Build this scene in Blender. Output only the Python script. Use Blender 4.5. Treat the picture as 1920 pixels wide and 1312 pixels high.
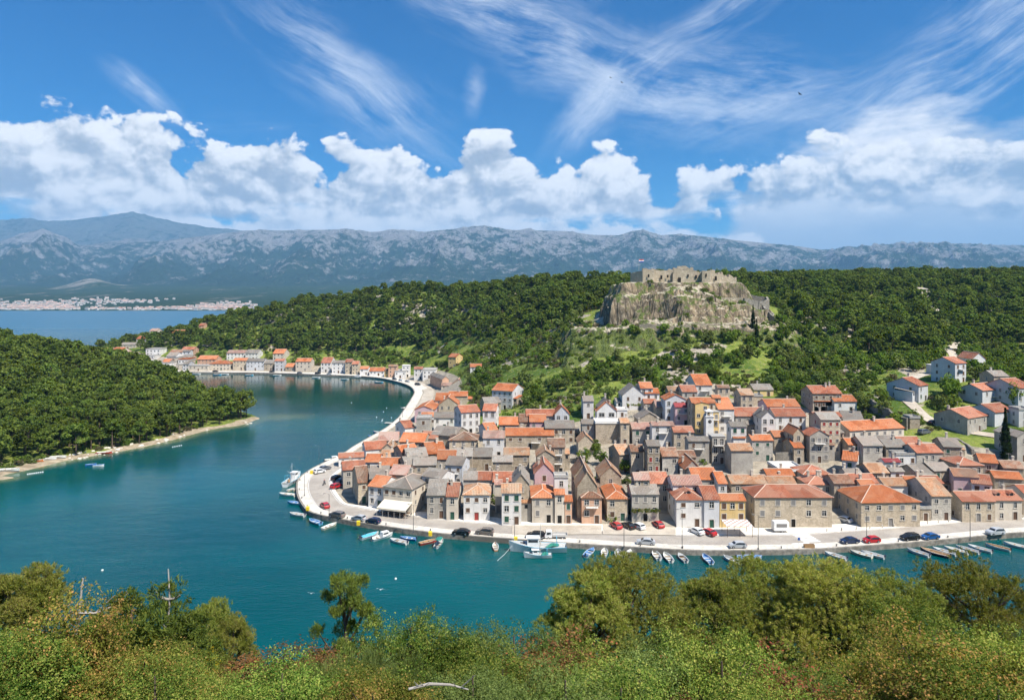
import bpy, bmesh, math, random
import numpy as np
from mathutils import Vector, Matrix
R = math.radians
random.seed(7)
for _o in list(bpy.data.objects): bpy.data.objects.remove(_o)
scene = bpy.context.scene
C = scene.collection

# ------------------------------------------------------------------ camera
EYE = 60.0; F = 1280.0; CX = 960.0; HY = 562.0      # eye height over the water, focal length in photo pixels, horizon row
cd = bpy.data.cameras.new('camera'); cam = bpy.data.objects.new('camera', cd); C.objects.link(cam)
cam.location = (0, 0, EYE); cam.rotation_euler = (R(90), 0, 0)
cd.lens = 24; cd.sensor_width = 36; cd.shift_y = -(656 - HY) / 1920
cd.clip_start = 0.5; cd.clip_end = 90000
scene.camera = cam
scene.view_settings.view_transform = 'Standard'; scene.view_settings.look = 'None'
scene.view_settings.exposure = 0.98; scene.view_settings.gamma = 1
scene.view_settings.use_curve_mapping = False
cy = scene.cycles
cy.max_bounces = 6; cy.diffuse_bounces = 2; cy.glossy_bounces = 2; cy.transmission_bounces = 3
cy.volume_bounces = 0; cy.transparent_max_bounces = 8; cy.use_denoising = True
cy.sample_clamp_indirect = 4
cy.use_adaptive_sampling = True; cy.adaptive_threshold = 0.02; cy.adaptive_min_samples = 12

# ------------------------------------------------------------------ sun
SAZ, SEL = 132.0, 55.0                               # clockwise from +Y, height
sd = Vector((math.sin(R(SAZ)) * math.cos(R(SEL)), math.cos(R(SAZ)) * math.cos(R(SEL)), math.sin(R(SEL))))
sl = bpy.data.lights.new('sun', 'SUN'); sun = bpy.data.objects.new('sun', sl); C.objects.link(sun)
sl.energy = 4.3; sl.angle = R(0.55); sl.color = (1.0, 0.93, 0.82)
sun.rotation_euler = sd.to_track_quat('Z', 'Y').to_euler()

# ------------------------------------------------------------------ node helpers
class NT:
    def __init__(s, tree): s.t = tree; tree.nodes.clear()
    def n(s, typ, **kw):
        nd = s.t.nodes.new(typ)
        for k, v in kw.items(): setattr(nd, k, v)
        return nd
    def put(s, sock, v):
        if isinstance(v, V): s.t.links.new(v.s, sock)
        elif hasattr(v, 'is_output'): s.t.links.new(v, sock)
        else:
            try: sock.default_value = v
            except Exception: sock.default_value = tuple(v) + (1,) if len(v) == 3 else v
    def m(s, op, a, b=None, c=None, clamp=False):
        nd = s.n('ShaderNodeMath', operation=op, use_clamp=clamp)
        s.put(nd.inputs[0], a)
        if b is not None: s.put(nd.inputs[1], b)
        if c is not None: s.put(nd.inputs[2], c)
        return V(s, nd.outputs[0])
    def xyz(s, x, y, z=0.0):
        nd = s.n('ShaderNodeCombineXYZ')
        for i, v in enumerate((x, y, z)): s.put(nd.inputs[i], v)
        return V(s, nd.outputs[0])
    def sep(s, v):
        nd = s.n('ShaderNodeSeparateXYZ'); s.put(nd.inputs[0], v)
        return [V(s, o) for o in nd.outputs]
    def noise(s, vec, scale=1, detail=4, rough=.5, lac=2.0, typ='FBM', dist=0.0, dim='3D'):
        nd = s.n('ShaderNodeTexNoise', noise_dimensions=dim); nd.noise_type = typ
        s.put(nd.inputs['Vector'], vec); s.put(nd.inputs['Scale'], scale)
        nd.inputs['Detail'].default_value = detail; nd.inputs['Roughness'].default_value = rough
        nd.inputs['Lacunarity'].default_value = lac; nd.inputs['Distortion'].default_value = dist
        return V(s, nd.outputs[0])
    def voro(s, vec, scale=1, detail=0, rough=.5, feature='F1', out='Distance', smooth=None, rand=1.0, dim='3D'):
        nd = s.n('ShaderNodeTexVoronoi', feature=feature, voronoi_dimensions=dim)
        s.put(nd.inputs['Vector'], vec); s.put(nd.inputs['Scale'], scale)
        if 'Detail' in nd.inputs: nd.inputs['Detail'].default_value = detail
        if 'Roughness' in nd.inputs: nd.inputs['Roughness'].default_value = rough
        if smooth is not None: nd.inputs['Smoothness'].default_value = smooth
        nd.inputs['Randomness'].default_value = rand
        return V(s, nd.outputs[out])
    def ss(s, v, a, b, x=0.0, y=1.0):
        nd = s.n('ShaderNodeMapRange', interpolation_type='SMOOTHSTEP')
        for i, q in enumerate((v, a, b, x, y)): s.put(nd.inputs[i], q)
        return V(s, nd.outputs[0])
    def lin(s, v, a, b, x=0.0, y=1.0):
        nd = s.n('ShaderNodeMapRange')
        for i, q in enumerate((v, a, b, x, y)): s.put(nd.inputs[i], q)
        return V(s, nd.outputs[0])
    def mix(s, f, a, b, blend='MIX'):
        nd = s.n('ShaderNodeMix', data_type='RGBA', blend_type=blend)
        s.put(nd.inputs[0], f); s.put(nd.inputs[6], a); s.put(nd.inputs[7], b)
        return V(s, nd.outputs[2])
    def curve(s, v, pts):
        nd = s.n('ShaderNodeFloatCurve'); s.put(nd.inputs['Value'], v)
        cv = nd.mapping.curves[0]
        while len(cv.points) > 2: cv.points.remove(cv.points[1])
        cv.points[0].location = pts[0]; cv.points[-1].location = pts[-1]
        for p in pts[1:-1]: cv.points.new(*p)
        nd.mapping.update()
        return V(s, nd.outputs[0])
class V:
    def __init__(s, t, sock): s.t = t; s.s = sock
    def __add__(a, b): return a.t.m('ADD', a, b)
    def __radd__(a, b): return a.t.m('ADD', a, b)
    def __sub__(a, b): return a.t.m('SUBTRACT', a, b)
    def __rsub__(a, b): return a.t.m('SUBTRACT', b, a)
    def __mul__(a, b): return a.t.m('MULTIPLY', a, b)
    def __rmul__(a, b): return a.t.m('MULTIPLY', a, b)
    def __truediv__(a, b): return a.t.m('DIVIDE', a, b)
    def __pow__(a, b): return a.t.m('POWER', a, b)
def C4(c): return (c[0], c[1], c[2], 1.0)

# ------------------------------------------------------------------ sky: Nishita with cumulus and cirrus banks by direction
def pos(px, py):                                     # photo direction -> azimuth and slope over the horizon
    az = math.atan((px - CX) / F)
    return az, (HY - py) / F * math.cos(az)
AZ0, AZ1 = -0.75, 0.75
def prof(pts, k=0.5):                                # float curve of slopes over azimuth
    q = [((pos(px, py)[0] - AZ0) / (AZ1 - AZ0), pos(px, py)[1] / k) for px, py in pts]
    q = [(0.0, q[0][1])] + [p for p in q if 0.002 < p[0] < .998] + [(1.0, q[-1][1])]
    return q
world = bpy.data.worlds.new('World'); scene.world = world; world.use_nodes = True
def build_world():
    t = NT(world.node_tree)
    tc = t.n('ShaderNodeTexCoord')
    sky = t.n('ShaderNodeTexSky', sky_type='NISHITA')
    sky.sun_disc = False; sky.sun_elevation = R(SEL); sky.sun_rotation = R(SAZ)
    sky.altitude = 60; sky.air_density = 1.0; sky.dust_density = 0.35; sky.ozone_density = 3.0
    x, y, z = t.sep(V(t, tc.outputs['Generated']))
    az = t.m('ARCTAN2', x, y)
    hor = t.m('SQRT', x * x + y * y + 1e-6)
    sl = z / hor
    an = (az - AZ0) / (AZ1 - AZ0)
    N = lambda v, sc, d, r=.55: t.noise(v, sc, d, r, dim='2D')
    # shared billow field, twice: here and a step towards the sun
    def field(dx, dy, wx, dt):
        q2 = t.xyz(az + dx + wx * .05, (sl + dy) * 1.25 + wx * .03)
        b1 = 1.0 - t.voro(q2, 11.0, 3.0, .5, dim='2D')
        n = N(q2, 30.0, dt, .62)
        return b1 * 0.55 + n * 0.55
    wx = N(t.xyz(az, sl * 1.25), 5.0, 2) - .5
    f0 = field(0, 0, wx, 6); f1 = field(.009, .014, wx, 3)
    blot = N(t.xyz(az + 4., sl * 1.8), 7.0, 4); bas = N(t.xyz(az + 9., sl * 3.0), 12.0, 4) - .5
    K = 0.5
    def bank(top, base, amp, off=.33, edge=.017, lo=(.38, .43, .50), hi=(.99, .985, .97), soft=.03, big=0.0):
        T = t.curve(an, prof(top, K)) * K; B = t.curve(an, prof(base, K)) * K
        a = t.ss(T + (f0 - off) * amp - sl, 0.0, edge) * t.ss(sl - B + bas * .07, 0.0, soft)
        rel = t.m('DIVIDE', sl - B, (T - B) + 0.002, clamp=True)
        lit = 0.36 + (f0 - f1) * 2.3 + rel * 0.36 + (blot - .5) * 1.3 + (f0 - .5) * .5 - big
        return a, t.mix(t.lin(t.ss(lit, -.25, 1.15), 0, 1, 0, 1), C4(lo), C4(hi))
    left = bank([(0, 200), (40, 195), (95, 178), (150, 215), (185, 250), (230, 218), (320, 262), (420, 272), (500, 268), (560, 300), (640, 296), (740, 288), (775, 305), (860, 290), (905, 238), (945, 268), (985, 310), (1010, 330), (1060, 420), (1100, 520), (1920, 560)],
                [(0, 420), (600, 430), (1000, 430), (1050, 450), (1920, 470)], .15, big=.02)
    mid = bank([(0, 560), (790, 520), (850, 400), (900, 355), (960, 352), (1010, 350), (1060, 312), (1140, 296), (1195, 308), (1240, 345), (1300, 360), (1345, 385), (1380, 520), (1920, 560)],
               [(0, 440), (860, 445), (1000, 440), (1320, 425), (1400, 440), (1920, 470)], .12, big=-.22)
    low = bank([(0, 385), (120, 375), (300, 390), (500, 392), (680, 372), (730, 352), (800, 360), (850, 385), (960, 400), (1060, 405), (1180, 412), (1330, 440), (1420, 445), (1500, 520), (1920, 560)],
               [(0, 470), (1920, 480)], .07, lo=(.62, .68, .75), big=-.3)
    right = bank([(0, 560), (1210, 520), (1265, 350), (1330, 322), (1420, 330), (1500, 300), (1600, 270), (1660, 262), (1720, 270), (1770, 282), (1850, 262), (1920, 258)],
                 [(0, 470), (1280, 400), (1380, 400), (1480, 400), (1600, 408), (1800, 412), (1920, 420)], .13, lo=(.32, .40, .51), big=.06)
    # smooth high deck behind the right bank, with its rain veil
    Td = t.curve(an, prof([(0, 560), (1300, 520), (1400, 330), (1480, 285), (1570, 240), (1650, 205), (1760, 185), (1850, 190), (1920, 182)], K)) * K
    deck = t.ss(Td - sl + (bas + (blot - .5)) * .09, -.01, .05) * t.ss(an, .56, .64)
    deckc = t.mix(t.ss(blot + bas * .3, .25, .7), C4((.66, .71, .79)), C4((.97, .98, 1.0)))
    deckc = t.mix(t.ss(sl, .165, .04), deckc, C4((.50, .58, .68)))
    # cirrus: rotated, stretched noise inside soft oval masks
    cw = N(t.xyz(az, sl), 4.0, 2) - .5; cm = N(t.xyz(az + 7., sl * 1.3), 7.0, 4, .6) - .5
    def streak(cx, cy, rx, ry, ang, seed, st=7.0, sc=9.0, lo=.40, hi=.74, gain=1.0, det=7):
        a0, s0 = pos(cx, cy)
        ca, sa = math.cos(R(ang)), math.sin(R(ang))
        dx, dy = az - a0, sl - s0
        u = dx * ca + dy * sa; v = dy * ca - dx * sa
        n = N(t.xyz(u * (sc / st) + seed, (v + cw * .055) * sc), 2.6, det, .72)
        rr = t.m('SQRT', (u / (rx / F)) * (u / (rx / F)) + (v / (ry / F)) * (v / (ry / F)))
        m = t.ss(rr + cm * 1.5, 1.15, .15)
        return t.ss(n * .62 + (cm + .5) * .42, lo, hi) * m * (gain * .80)
    cir = [streak(650, 140, 300, 85, -33, 2., gain=.85), streak(1010, 60, 330, 110, -24, 5., gain=.95),
           streak(1270, 165, 360, 105, -12, 8., st=4.5, gain=.92, lo=.40), streak(1110, 205, 150, 60, 48, 11., st=4., gain=.85, det=4),
           streak(1790, 110, 330, 105, 31, 14., gain=.95), streak(1480, 190, 230, 60, 14, 17., gain=.85, det=4),
           streak(258, 160, 80, 28, -35, 20., st=4., lo=.36, gain=.85, det=4), streak(1330, 40, 330, 50, 30, 23., gain=.7, det=4),
           streak(892, 170, 26, 75, -8, 26., st=2., gain=.5, det=3), streak(560, 235, 300, 26, 3, 29., lo=.40, gain=.30, det=4)]
    inv = None
    for c in cir:
        k = 1.0 - c
        inv = k if inv is None else inv * k
    cirm = 1.0 - inv
    # the clear blue, deeper than clean air alone gives it
    hs = t.n('ShaderNodeHueSaturation'); hs.inputs['Saturation'].default_value = 1.15; hs.inputs['Value'].default_value = 1.0
    t.put(hs.inputs['Color'], sky.outputs[0])
    tcol = t.mix(t.ss(sl, .55, 1.3), t.mix(t.ss(sl, .01, .22), C4((.10, .56, .80)), C4((.0, .37, .62))), C4((.95, 1.0, 1.0)))
    tint = t.mix(1.0, V(t, hs.outputs[0]), tcol, 'MULTIPLY')
    W = 6.5                                          # cloud brightness on the sky texture's scale
    def sc(c, k=W):
        nd = t.n('ShaderNodeVectorMath', operation='SCALE'); t.put(nd.inputs[0], c); nd.inputs['Scale'].default_value = k
        return V(t, nd.outputs[0])
    high = t.mix(cirm * .92, tint, C4((.86 * W, .91 * W, .98 * W)))
    col = t.mix(deck * .93, high, sc(deckc, W * .95))
    for a, c in (low, mid, left, right): col = t.mix(a, col, sc(c))
    def bgn(c):
        bg = t.n('ShaderNodeBackground'); t.put(bg.inputs[0], c); bg.inputs[1].default_value = 0.10; return bg.outputs[0]
    def pick(f, a, b):                               # above a height nothing but cirrus, above that only clear air: cheap to trace
        nd = t.n('ShaderNodeMixShader'); t.put(nd.inputs[0], f); t.t.links.new(a, nd.inputs[1]); t.t.links.new(b, nd.inputs[2]); return nd.outputs[0]
    up = t.m('MAXIMUM', t.m('GREATER_THAN', sl, .62), t.m('GREATER_THAN', t.m('ABSOLUTE', az), .95))
    up = t.m('MAXIMUM', up, t.m('LESS_THAN', sl, -.002))
    res = pick(up, pick(t.m('GREATER_THAN', sl, .36), bgn(col), bgn(high)), bgn(tint))
    out = t.n('ShaderNodeOutputWorld'); t.t.links.new(res, out.inputs[0])
build_world()
world.cycles.sampling_method = 'MANUAL'; world.cycles.sample_map_resolution = 512

# ------------------------------------------------------------------ helpers: tags, meshes, materials, pixels to places
def tag(o, label=None, cat=None, group=None, kind=None):
    if label: o['label'] = label
    if cat: o['category'] = cat
    if group: o['group'] = group
    if kind: o['kind'] = kind
    return o
def empty(name, loc=(0, 0, 0), rz=0.0):
    o = bpy.data.objects.new(name, None); C.objects.link(o); o.location = loc; o.rotation_euler = (0, 0, rz); return o
class MB:
    """a mesh collected face by face, with material slots"""
    def __init__(s): s.v = []; s.f = []; s.mi = []; s.k = 0
    def add(s, vs, fs, mi=None):
        b = len(s.v); s.v.extend(vs); mi = s.k if mi is None else mi
        for f in fs: s.f.append(tuple(i + b for i in f)); s.mi.append(mi)
    def quad(s, a, b, c, d, mi=None): s.add([a, b, c, d], [(0, 1, 2, 3)], mi)
    def box(s, x0, x1, y0, y1, z0, z1, mi=None):
        s.add([(x0, y0, z0), (x1, y0, z0), (x1, y1, z0), (x0, y1, z0), (x0, y0, z1), (x1, y0, z1), (x1, y1, z1), (x0, y1, z1)],
              [(0, 3, 2, 1), (4, 5, 6, 7), (0, 1, 5, 4), (1, 2, 6, 5), (2, 3, 7, 6), (3, 0, 4, 7)], mi)
    def tube(s, pts, rad, n=6, mi=None, cap=True):
        pts = [Vector(p) for p in pts]; rings = []
        rad = rad if hasattr(rad, '__len__') else [rad] * len(pts)
        vs = []; fs = []
        for i, p in enumerate(pts):
            d = (pts[min(i + 1, len(pts) - 1)] - pts[max(i - 1, 0)]).normalized()
            u = d.cross(Vector((0, 0, 1))) if abs(d.z) < .95 else d.cross(Vector((1, 0, 0)))
            u.normalize(); w = d.cross(u)
            for k in range(n):
                a = 2 * math.pi * k / n
                vs.append(tuple(p + (u * math.cos(a) + w * math.sin(a)) * rad[i]))
        for i in range(len(pts) - 1):
            for k in range(n):
                k2 = (k + 1) % n
                fs.append((i * n + k, i * n + k2, (i + 1) * n + k2, (i + 1) * n + k))
        if cap: fs.append(tuple(range(n))); fs.append(tuple((len(pts) - 1) * n + k for k in range(n - 1, -1, -1)))
        s.add(vs, fs, mi)
    def mesh(s, name, mats, smooth=False):
        me = bpy.data.meshes.new(name); me.from_pydata(s.v, [], s.f)
        for m in (mats if isinstance(mats, (list, tuple)) else [mats]): me.materials.append(m)
        if any(s.mi): me.polygons.foreach_set('material_index', s.mi)
        if smooth: me.polygons.foreach_set('use_smooth', [True] * len(s.f))
        me.update(); return me
    def build(s, name, mats, parent=None, smooth=False):
        return link(name, s.mesh(name, mats, smooth), parent)
def link(name, me, parent=None, loc=None):
    o = bpy.data.objects.new(name, me); C.objects.link(o)
    if parent: o.parent = parent
    if loc is not None: o.location = loc
    return o
def mat(name, rough=.8, spec=.3):
    m = bpy.data.materials.new(name); m.use_nodes = True
    t = NT(m.node_tree); b = t.n('ShaderNodeBsdfPrincipled'); o = t.n('ShaderNodeOutputMaterial')
    t.t.links.new(b.outputs[0], o.inputs[0])
    b.inputs['Roughness'].default_value = rough; b.inputs['Specular IOR Level'].default_value = spec
    t.b = b; t.o = o
    return m, t
def bump(t, h, dist=.1, strength=1.0):
    nd = t.n('ShaderNodeBump'); t.put(nd.inputs['Height'], h); nd.inputs['Distance'].default_value = dist; nd.inputs['Strength'].default_value = strength
    t.t.links.new(nd.outputs[0], t.b.inputs['Normal'])
def plain(name, col, rough=.6, spec=.3, metal=0.0, var=.12, scale=3.0):
    m, t = mat(name, rough, spec)
    tc = t.n('ShaderNodeTexCoord'); n = t.noise(V(t, tc.outputs['Object']), scale, 4, .6)
    oi = t.n('ShaderNodeObjectInfo')
    k = t.lin(n, .25, .75, 1 - var, 1 + var) * t.lin(V(t, oi.outputs['Random']), 0, 1, 1 - var * .5, 1 + var * .5)
    sc = t.n('ShaderNodeVectorMath', operation='SCALE'); sc.inputs[0].default_value = col[:3]; t.put(sc.inputs['Scale'], k)
    t.put(t.b.inputs['Base Color'], V(t, sc.outputs[0])); t.b.inputs['Metallic'].default_value = metal
    return m
def G(px, py, z=0.0):                                # the point at height z seen at a photo pixel
    Y = (EYE - z) * F / (py - HY); return Vector(((px - CX) / F * Y, Y, z))
def Pd(px, py, Y): return Vector(((px - CX) / F * Y, Y, EYE + (HY - py) / F * Y))

# ------------------------------------------------------------------ numpy noise
def _h(ix, iy, s):
    n = (ix.astype(np.int64) * 374761393 + iy.astype(np.int64) * 668265263 + s * 974634777) & 0x7fffffff
    n = ((n ^ (n >> 13)) * 1274126177) & 0x7fffffff
    return ((n ^ (n >> 16)) & 0xffff) / 65535.0
def vn(x, y, s=0):
    ix = np.floor(x); iy = np.floor(y); fx = x - ix; fy = y - iy
    fx = fx * fx * fx * (fx * (fx * 6 - 15) + 10); fy = fy * fy * fy * (fy * (fy * 6 - 15) + 10)
    a = _h(ix, iy, s); b = _h(ix + 1, iy, s); c = _h(ix, iy + 1, s); d = _h(ix + 1, iy + 1, s)
    return (a + (b - a) * fx) * (1 - fy) + (c + (d - c) * fx) * fy
def fbm(x, y, o=5, s=0, g=.5):
    r = 0; a = 1; t = 0
    for i in range(o): r = r + a * (vn(x, y, s + i * 17) - .5); t += a; a *= g; x = x * 2.03 + 5.1; y = y * 2.03 + 1.7
    return r / t * 2
def ridged(x, y, o=6, s=0, g=.5):
    r = 0; a = 1; t = 0
    for i in range(o): r = r + a * (1 - np.abs(2 * vn(x, y, s + i * 17) - 1)) ** 2; t += a; a *= g; x = x * 2.05 + 5.1; y = y * 2.05 + 1.7
    return r / t
def sst(x, a, b):
    t = np.clip((x - a) / (b - a), 0, 1); return t * t * (3 - 2 * t)
def inpoly(x, y, poly):
    r = np.zeros(np.shape(x), bool); n = len(poly)
    for i in range(n):
        x0, y0 = poly[i]; x1, y1 = poly[(i + 1) % n]
        if y0 == y1: continue
        c = ((y0 > y) != (y1 > y)) & (x < (x1 - x0) * (y - y0) / (y1 - y0) + x0); r ^= c
    return r
def dline(x, y, pts, closed=False):
    d = np.full(np.shape(x), 1e9); n = len(pts)
    for i in range(n if closed else n - 1):
        x0, y0 = pts[i]; x1, y1 = pts[(i + 1) % n]; dx, dy = x1 - x0, y1 - y0
        t = np.clip(((x - x0) * dx + (y - y0) * dy) / (dx * dx + dy * dy + 1e-9), 0, 1)
        d = np.minimum(d, np.hypot(x - x0 - t * dx, y - y0 - t * dy))
    return d
def sdist(x, y, poly):
    d = dline(x, y, poly, True); return np.where(inpoly(x, y, poly), d, -d)
def rbf(pts):
    P = np.array([p[:2] for p in pts], float); z = np.array([p[2] for p in pts], float)
    A = np.hypot(P[:, None, 0] - P[None, :, 0], P[:, None, 1] - P[None, :, 1]); n = len(P)
    M = np.zeros((n + 3, n + 3)); M[:n, :n] = A - np.eye(n) * 2.0; M[:n, n] = 1; M[n, :n] = 1; M[:n, n + 1:] = P; M[n + 1:, :n] = P.T
    w = np.linalg.solve(M, np.concatenate([z, [0, 0, 0]]))
    def f(x, y):
        r = w[n] + w[n + 1] * x + w[n + 2] * y
        for i in range(n): r = r + w[i] * np.hypot(x - P[i, 0], y - P[i, 1])
        return r
    return f
def smooth(pts, k=6):                                # Catmull-Rom through the points
    out = []; n = len(pts)
    for i in range(n - 1):
        p0, p1, p2, p3 = [np.array(pts[j][:2], float) for j in (max(i - 1, 0), i, i + 1, min(i + 2, n - 1))]
        for j in range(k):
            t = j / k
            out.append(tuple(.5 * (2 * p1 + (p2 - p0) * t + (2 * p0 - 5 * p1 + 4 * p2 - p3) * t * t + (3 * p1 - p0 - 3 * p2 + p3) * t ** 3)))
    out.append(tuple(pts[-1][:2])); return out
def W2(px, py, z=0.0): v = G(px, py, z); return (v.x, v.y)
# ================================================================== THE LAND
QPX = [(1920, 1007), (1806, 1017.5), (1690, 1027.6), (1545, 1037.7), (1420, 1041), (1302, 1041), (1201, 1036), (1062, 1027), (980, 1021), (829, 1009), (720, 995), (632, 980),
       (580, 967), (562, 947), (555, 926), (559, 904), (582, 885), (616, 868), (640, 857), (660, 843), (690, 825), (720, 808), (745, 788), (758, 770), (771, 750), (776, 737), (766, 726),
       (736, 716), (692, 709), (610, 705), (500, 701.5), (380, 700), (300, 698), (255, 692), (190, 688)]
QUAY = smooth([(900, 262), (600, 222), (400, 197), (270, 183), (190, 177), (155, 174.6)] + [W2(*p) for p in QPX] + [(-460, 640), (-560, 665)], 5)
MAIN = QUAY + [(-640, 690), (-620, 760), (-500, 790), (-330, 850), (-200, 960), (-100, 1150), (0, 1700), (1500, 1700), (1500, 262)]
PENF = smooth([(-900, 150), (-420, 190), W2(-120, 906), W2(0, 890), W2(60, 879), W2(120, 864), W2(230, 845), W2(300, 830), W2(400, 804), W2(450, 797), W2(487, 784)], 4)
PEN = PENF + [(-136, 356), (-152, 374), (-176, 402), (-203, 436), (-258, 498), (-330, 560), (-450, 596), (-700, 620), (-1200, 620), (-1200, 150)]
FORE = smooth([(-900, 112), (-200, 112), (-110, 108), (-60, 101), (-20, 97), (20, 96), (60, 96), (110, 98), (180, 100), (900, 104)], 4) + [(900, -200), (-900, -200)]
def cp(px, py, Y, dz=0): v = Pd(px, py, Y); return (v.x, v.y, v.z - dz)
ctl = [  # ground heights seen (pixel and distance); the last number takes off a tree's height
    (300, 178, 1.4), (140, 178, 1.4), (60, 180, 1.5), (0, 184, 1.5), (-30, 190, 1.5), (-45, 205, 1.5), (-60, 225, 1.6), (-55, 255, 1.8),
    (-20, 205, 3.0), (40, 205, 4.0), (100, 205, 4.5), (150, 205, 5.5), (-30, 240, 3.6), (10, 240, 6.5), (60, 240, 10.5), (110, 240, 11.5), (-40, 270, 3.4),
    cp(1300, 774, 265), cp(1300, 738, 296), cp(1000, 770, 300), cp(960, 763, 318), cp(870, 720, 400), cp(800, 702, 545), cp(1100, 650, 400), cp(1000, 650, 440), cp(900, 690, 450),
    cp(1060, 720, 320), cp(1180, 700, 330), cp(940, 740, 350), cp(880, 750, 350), cp(1100, 740, 290), cp(900, 800, 262),
    cp(980, 522, 650, 10), cp(1100, 519, 620, 9), cp(700, 535, 700, 10), cp(800, 528, 690, 10), cp(560, 550, 700, 10), cp(450, 576, 720, 10), cp(380, 601, 720, 9), cp(300, 625, 705, 8), cp(200, 640, 690, 8),
    cp(600, 640, 620, 6), cp(700, 630, 620, 6), cp(500, 655, 615, 3), cp(760, 660, 600, 6), cp(860, 640, 560, 6), cp(400, 655, 625, 4),
    (-270, 800, 12), (-100, 800, 35), (60, 800, 60), (0, 1000, 40), (200, 1000, 70), (600, 1000, 88), (-420, 730, 8),
    cp(1550, 519, 600, 8), cp(1700, 519, 620, 8), cp(1820, 512, 690, 7), cp(1915, 514, 700, 6), cp(1500, 560, 480, 6), cp(1600, 590, 430, 5), cp(1500, 640, 380, 4), cp(1700, 625, 400, 4),
    cp(1700, 682, 315, 1), cp(1810, 705, 300), cp(1905, 720, 265), cp(1700, 772, 250), cp(1500, 700, 325), cp(1800, 610, 440, 4), cp(1910, 640, 380, 4), cp(1550, 760, 262), cp(1420, 730, 300), cp(1830, 795, 245), cp(1900, 800, 235),
    cp(1890, 868, 207), cp(1800, 860, 212), (134, 186, 2.6), (160, 184, 3.0), (400, 240, 16), (500, 400, 46), (700, 600, 75), (120, 250, 12.5),
    cp(1280, 634, 358), cp(1400, 634, 362), cp(1180, 645, 362), cp(1450, 640, 372), cp(1120, 640, 380), (60, 430, 50), (160, 430, 58), (110, 480, 66), (110, 560, 68), (180, 560, 66), (20, 540, 54), (60, 600, 64)]
ctl += [(x, y, 1.2) for x, y in QUAY[32::6]]
fmain = rbf(ctl)
pctl = [cp(0, 622, 430, 9), cp(100, 640, 415, 9), cp(200, 673, 400, 9), cp(300, 710, 385, 9), (-500, 420, 34), (-700, 420, 36), (-160, 365, 2.0),
        (-250, 300, 6.5), (-330, 340, 18), (-400, 260, 8), (-190, 345, 3.5), (-300, 480, 14), (-420, 520, 16)]
pctl += [(x, y, .5) for x, y in PEN[:-2:3]]
fpen = rbf(pctl)
CAS = (104.0, 430.0)                                 # centre of the castle rock
def castle_r(x, y):
    dx = (x - CAS[0]) / 62.0; dy = (y - CAS[1]) / 70.0
    return np.sqrt(dx * dx + dy * dy)
def TH(x, y):
    x = np.asarray(x, float); y = np.asarray(y, float)
    n1 = fbm(x / 38, y / 38, 4, 3); n2 = fbm(x / 9, y / 9, 3, 8)
    sm = sdist(x, y, MAIN); sp = sdist(x, y, PEN); sf = sdist(x, y, FORE)
    hm = fmain(x, y); wild = sst(hm, 14, 30)
    hm = np.maximum(hm, .95) + wild * (n1 * 4.0 + n2 * .6)
    hm = np.minimum(hm, .82 + np.maximum(sm - 15, 0) * .5)
    hm = np.where(sm > 1.2, hm, -3.0)
    hp = np.clip(fpen(x, y), .4, 60) + sst(sp, 15, 60) * (n1 * 3 + n2 * .5)
    hp = np.minimum(hp, .1 + np.maximum(sp, 0) * .22 + np.maximum(sp - 9, 0) * .4 + n2 * .15)
    hp = np.where(sp > 0, hp, np.maximum(sp * .16, -4))
    hf = np.minimum(57.3 - .585 * y + n1 * 1.4 + n2 * .5, 57.0 + n2 * .3)
    hf = np.where(sf > 0, np.minimum(np.maximum(hf, .5 + sf * .05), sf * .7), np.maximum(sf * .5, -5))
    return np.maximum(np.maximum(hm, hp), hf)
gx = np.arange(-860, 1001, 3.0); gy = np.arange(-40, 1241, 3.0)
GX, GY = np.meshgrid(gx, gy); GH = TH(GX, GY)
def ground(x, y):
    """height of the land sheet at a place (bilinear, so things stand on it)"""
    fx = min(max((x - gx[0]) / 3.0, 0), len(gx) - 1.001); fy = min(max((y - gy[0]) / 3.0, 0), len(gy) - 1.001)
    i, j = int(fx), int(fy); fx -= i; fy -= j
    return float((GH[j, i] * (1 - fx) + GH[j, i + 1] * fx) * (1 - fy) + (GH[j + 1, i] * (1 - fx) + GH[j + 1, i + 1] * fx) * fy)
def hit(px, py, dh=0.0, y0=60.0, y1=1200.0):
    """distance at which the ray through a photo pixel meets the land raised by dh"""
    u = (px - CX) / F; v = (HY - py) / F; Y = y0
    while Y < y1:
        if EYE + v * Y <= ground(u * Y, Y) + dh: return Y
        Y += .5
    return None
def grid_mesh(name, X, Y, Z, material, smooth=True, attrs=None):
    ny, nx = X.shape
    co = np.stack([X, Y, Z], -1).reshape(-1, 3).astype(np.float32)
    idx = np.arange(nx * ny).reshape(ny, nx)
    q = np.stack([idx[:-1, :-1], idx[:-1, 1:], idx[1:, 1:], idx[1:, :-1]], -1).reshape(-1, 4)
    me = bpy.data.meshes.new(name); me.vertices.add(len(co)); me.vertices.foreach_set('co', co.ravel())
    me.loops.add(q.size); me.loops.foreach_set('vertex_index', q.ravel().astype(np.int32))
    me.polygons.add(len(q)); me.polygons.foreach_set('loop_start', np.arange(0, q.size, 4, dtype=np.int32))
    me.polygons.foreach_set('use_smooth', [smooth] * len(q))
    me.update(calc_edges=True)
    for k, a in (attrs or {}).items():
        at = me.color_attributes.new(k, 'FLOAT_COLOR', 'POINT')
        at.data.foreach_set('color', a.reshape(-1, 4).astype(np.float32).ravel())
    me.materials.append(material)
    return link(name, me)
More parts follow.
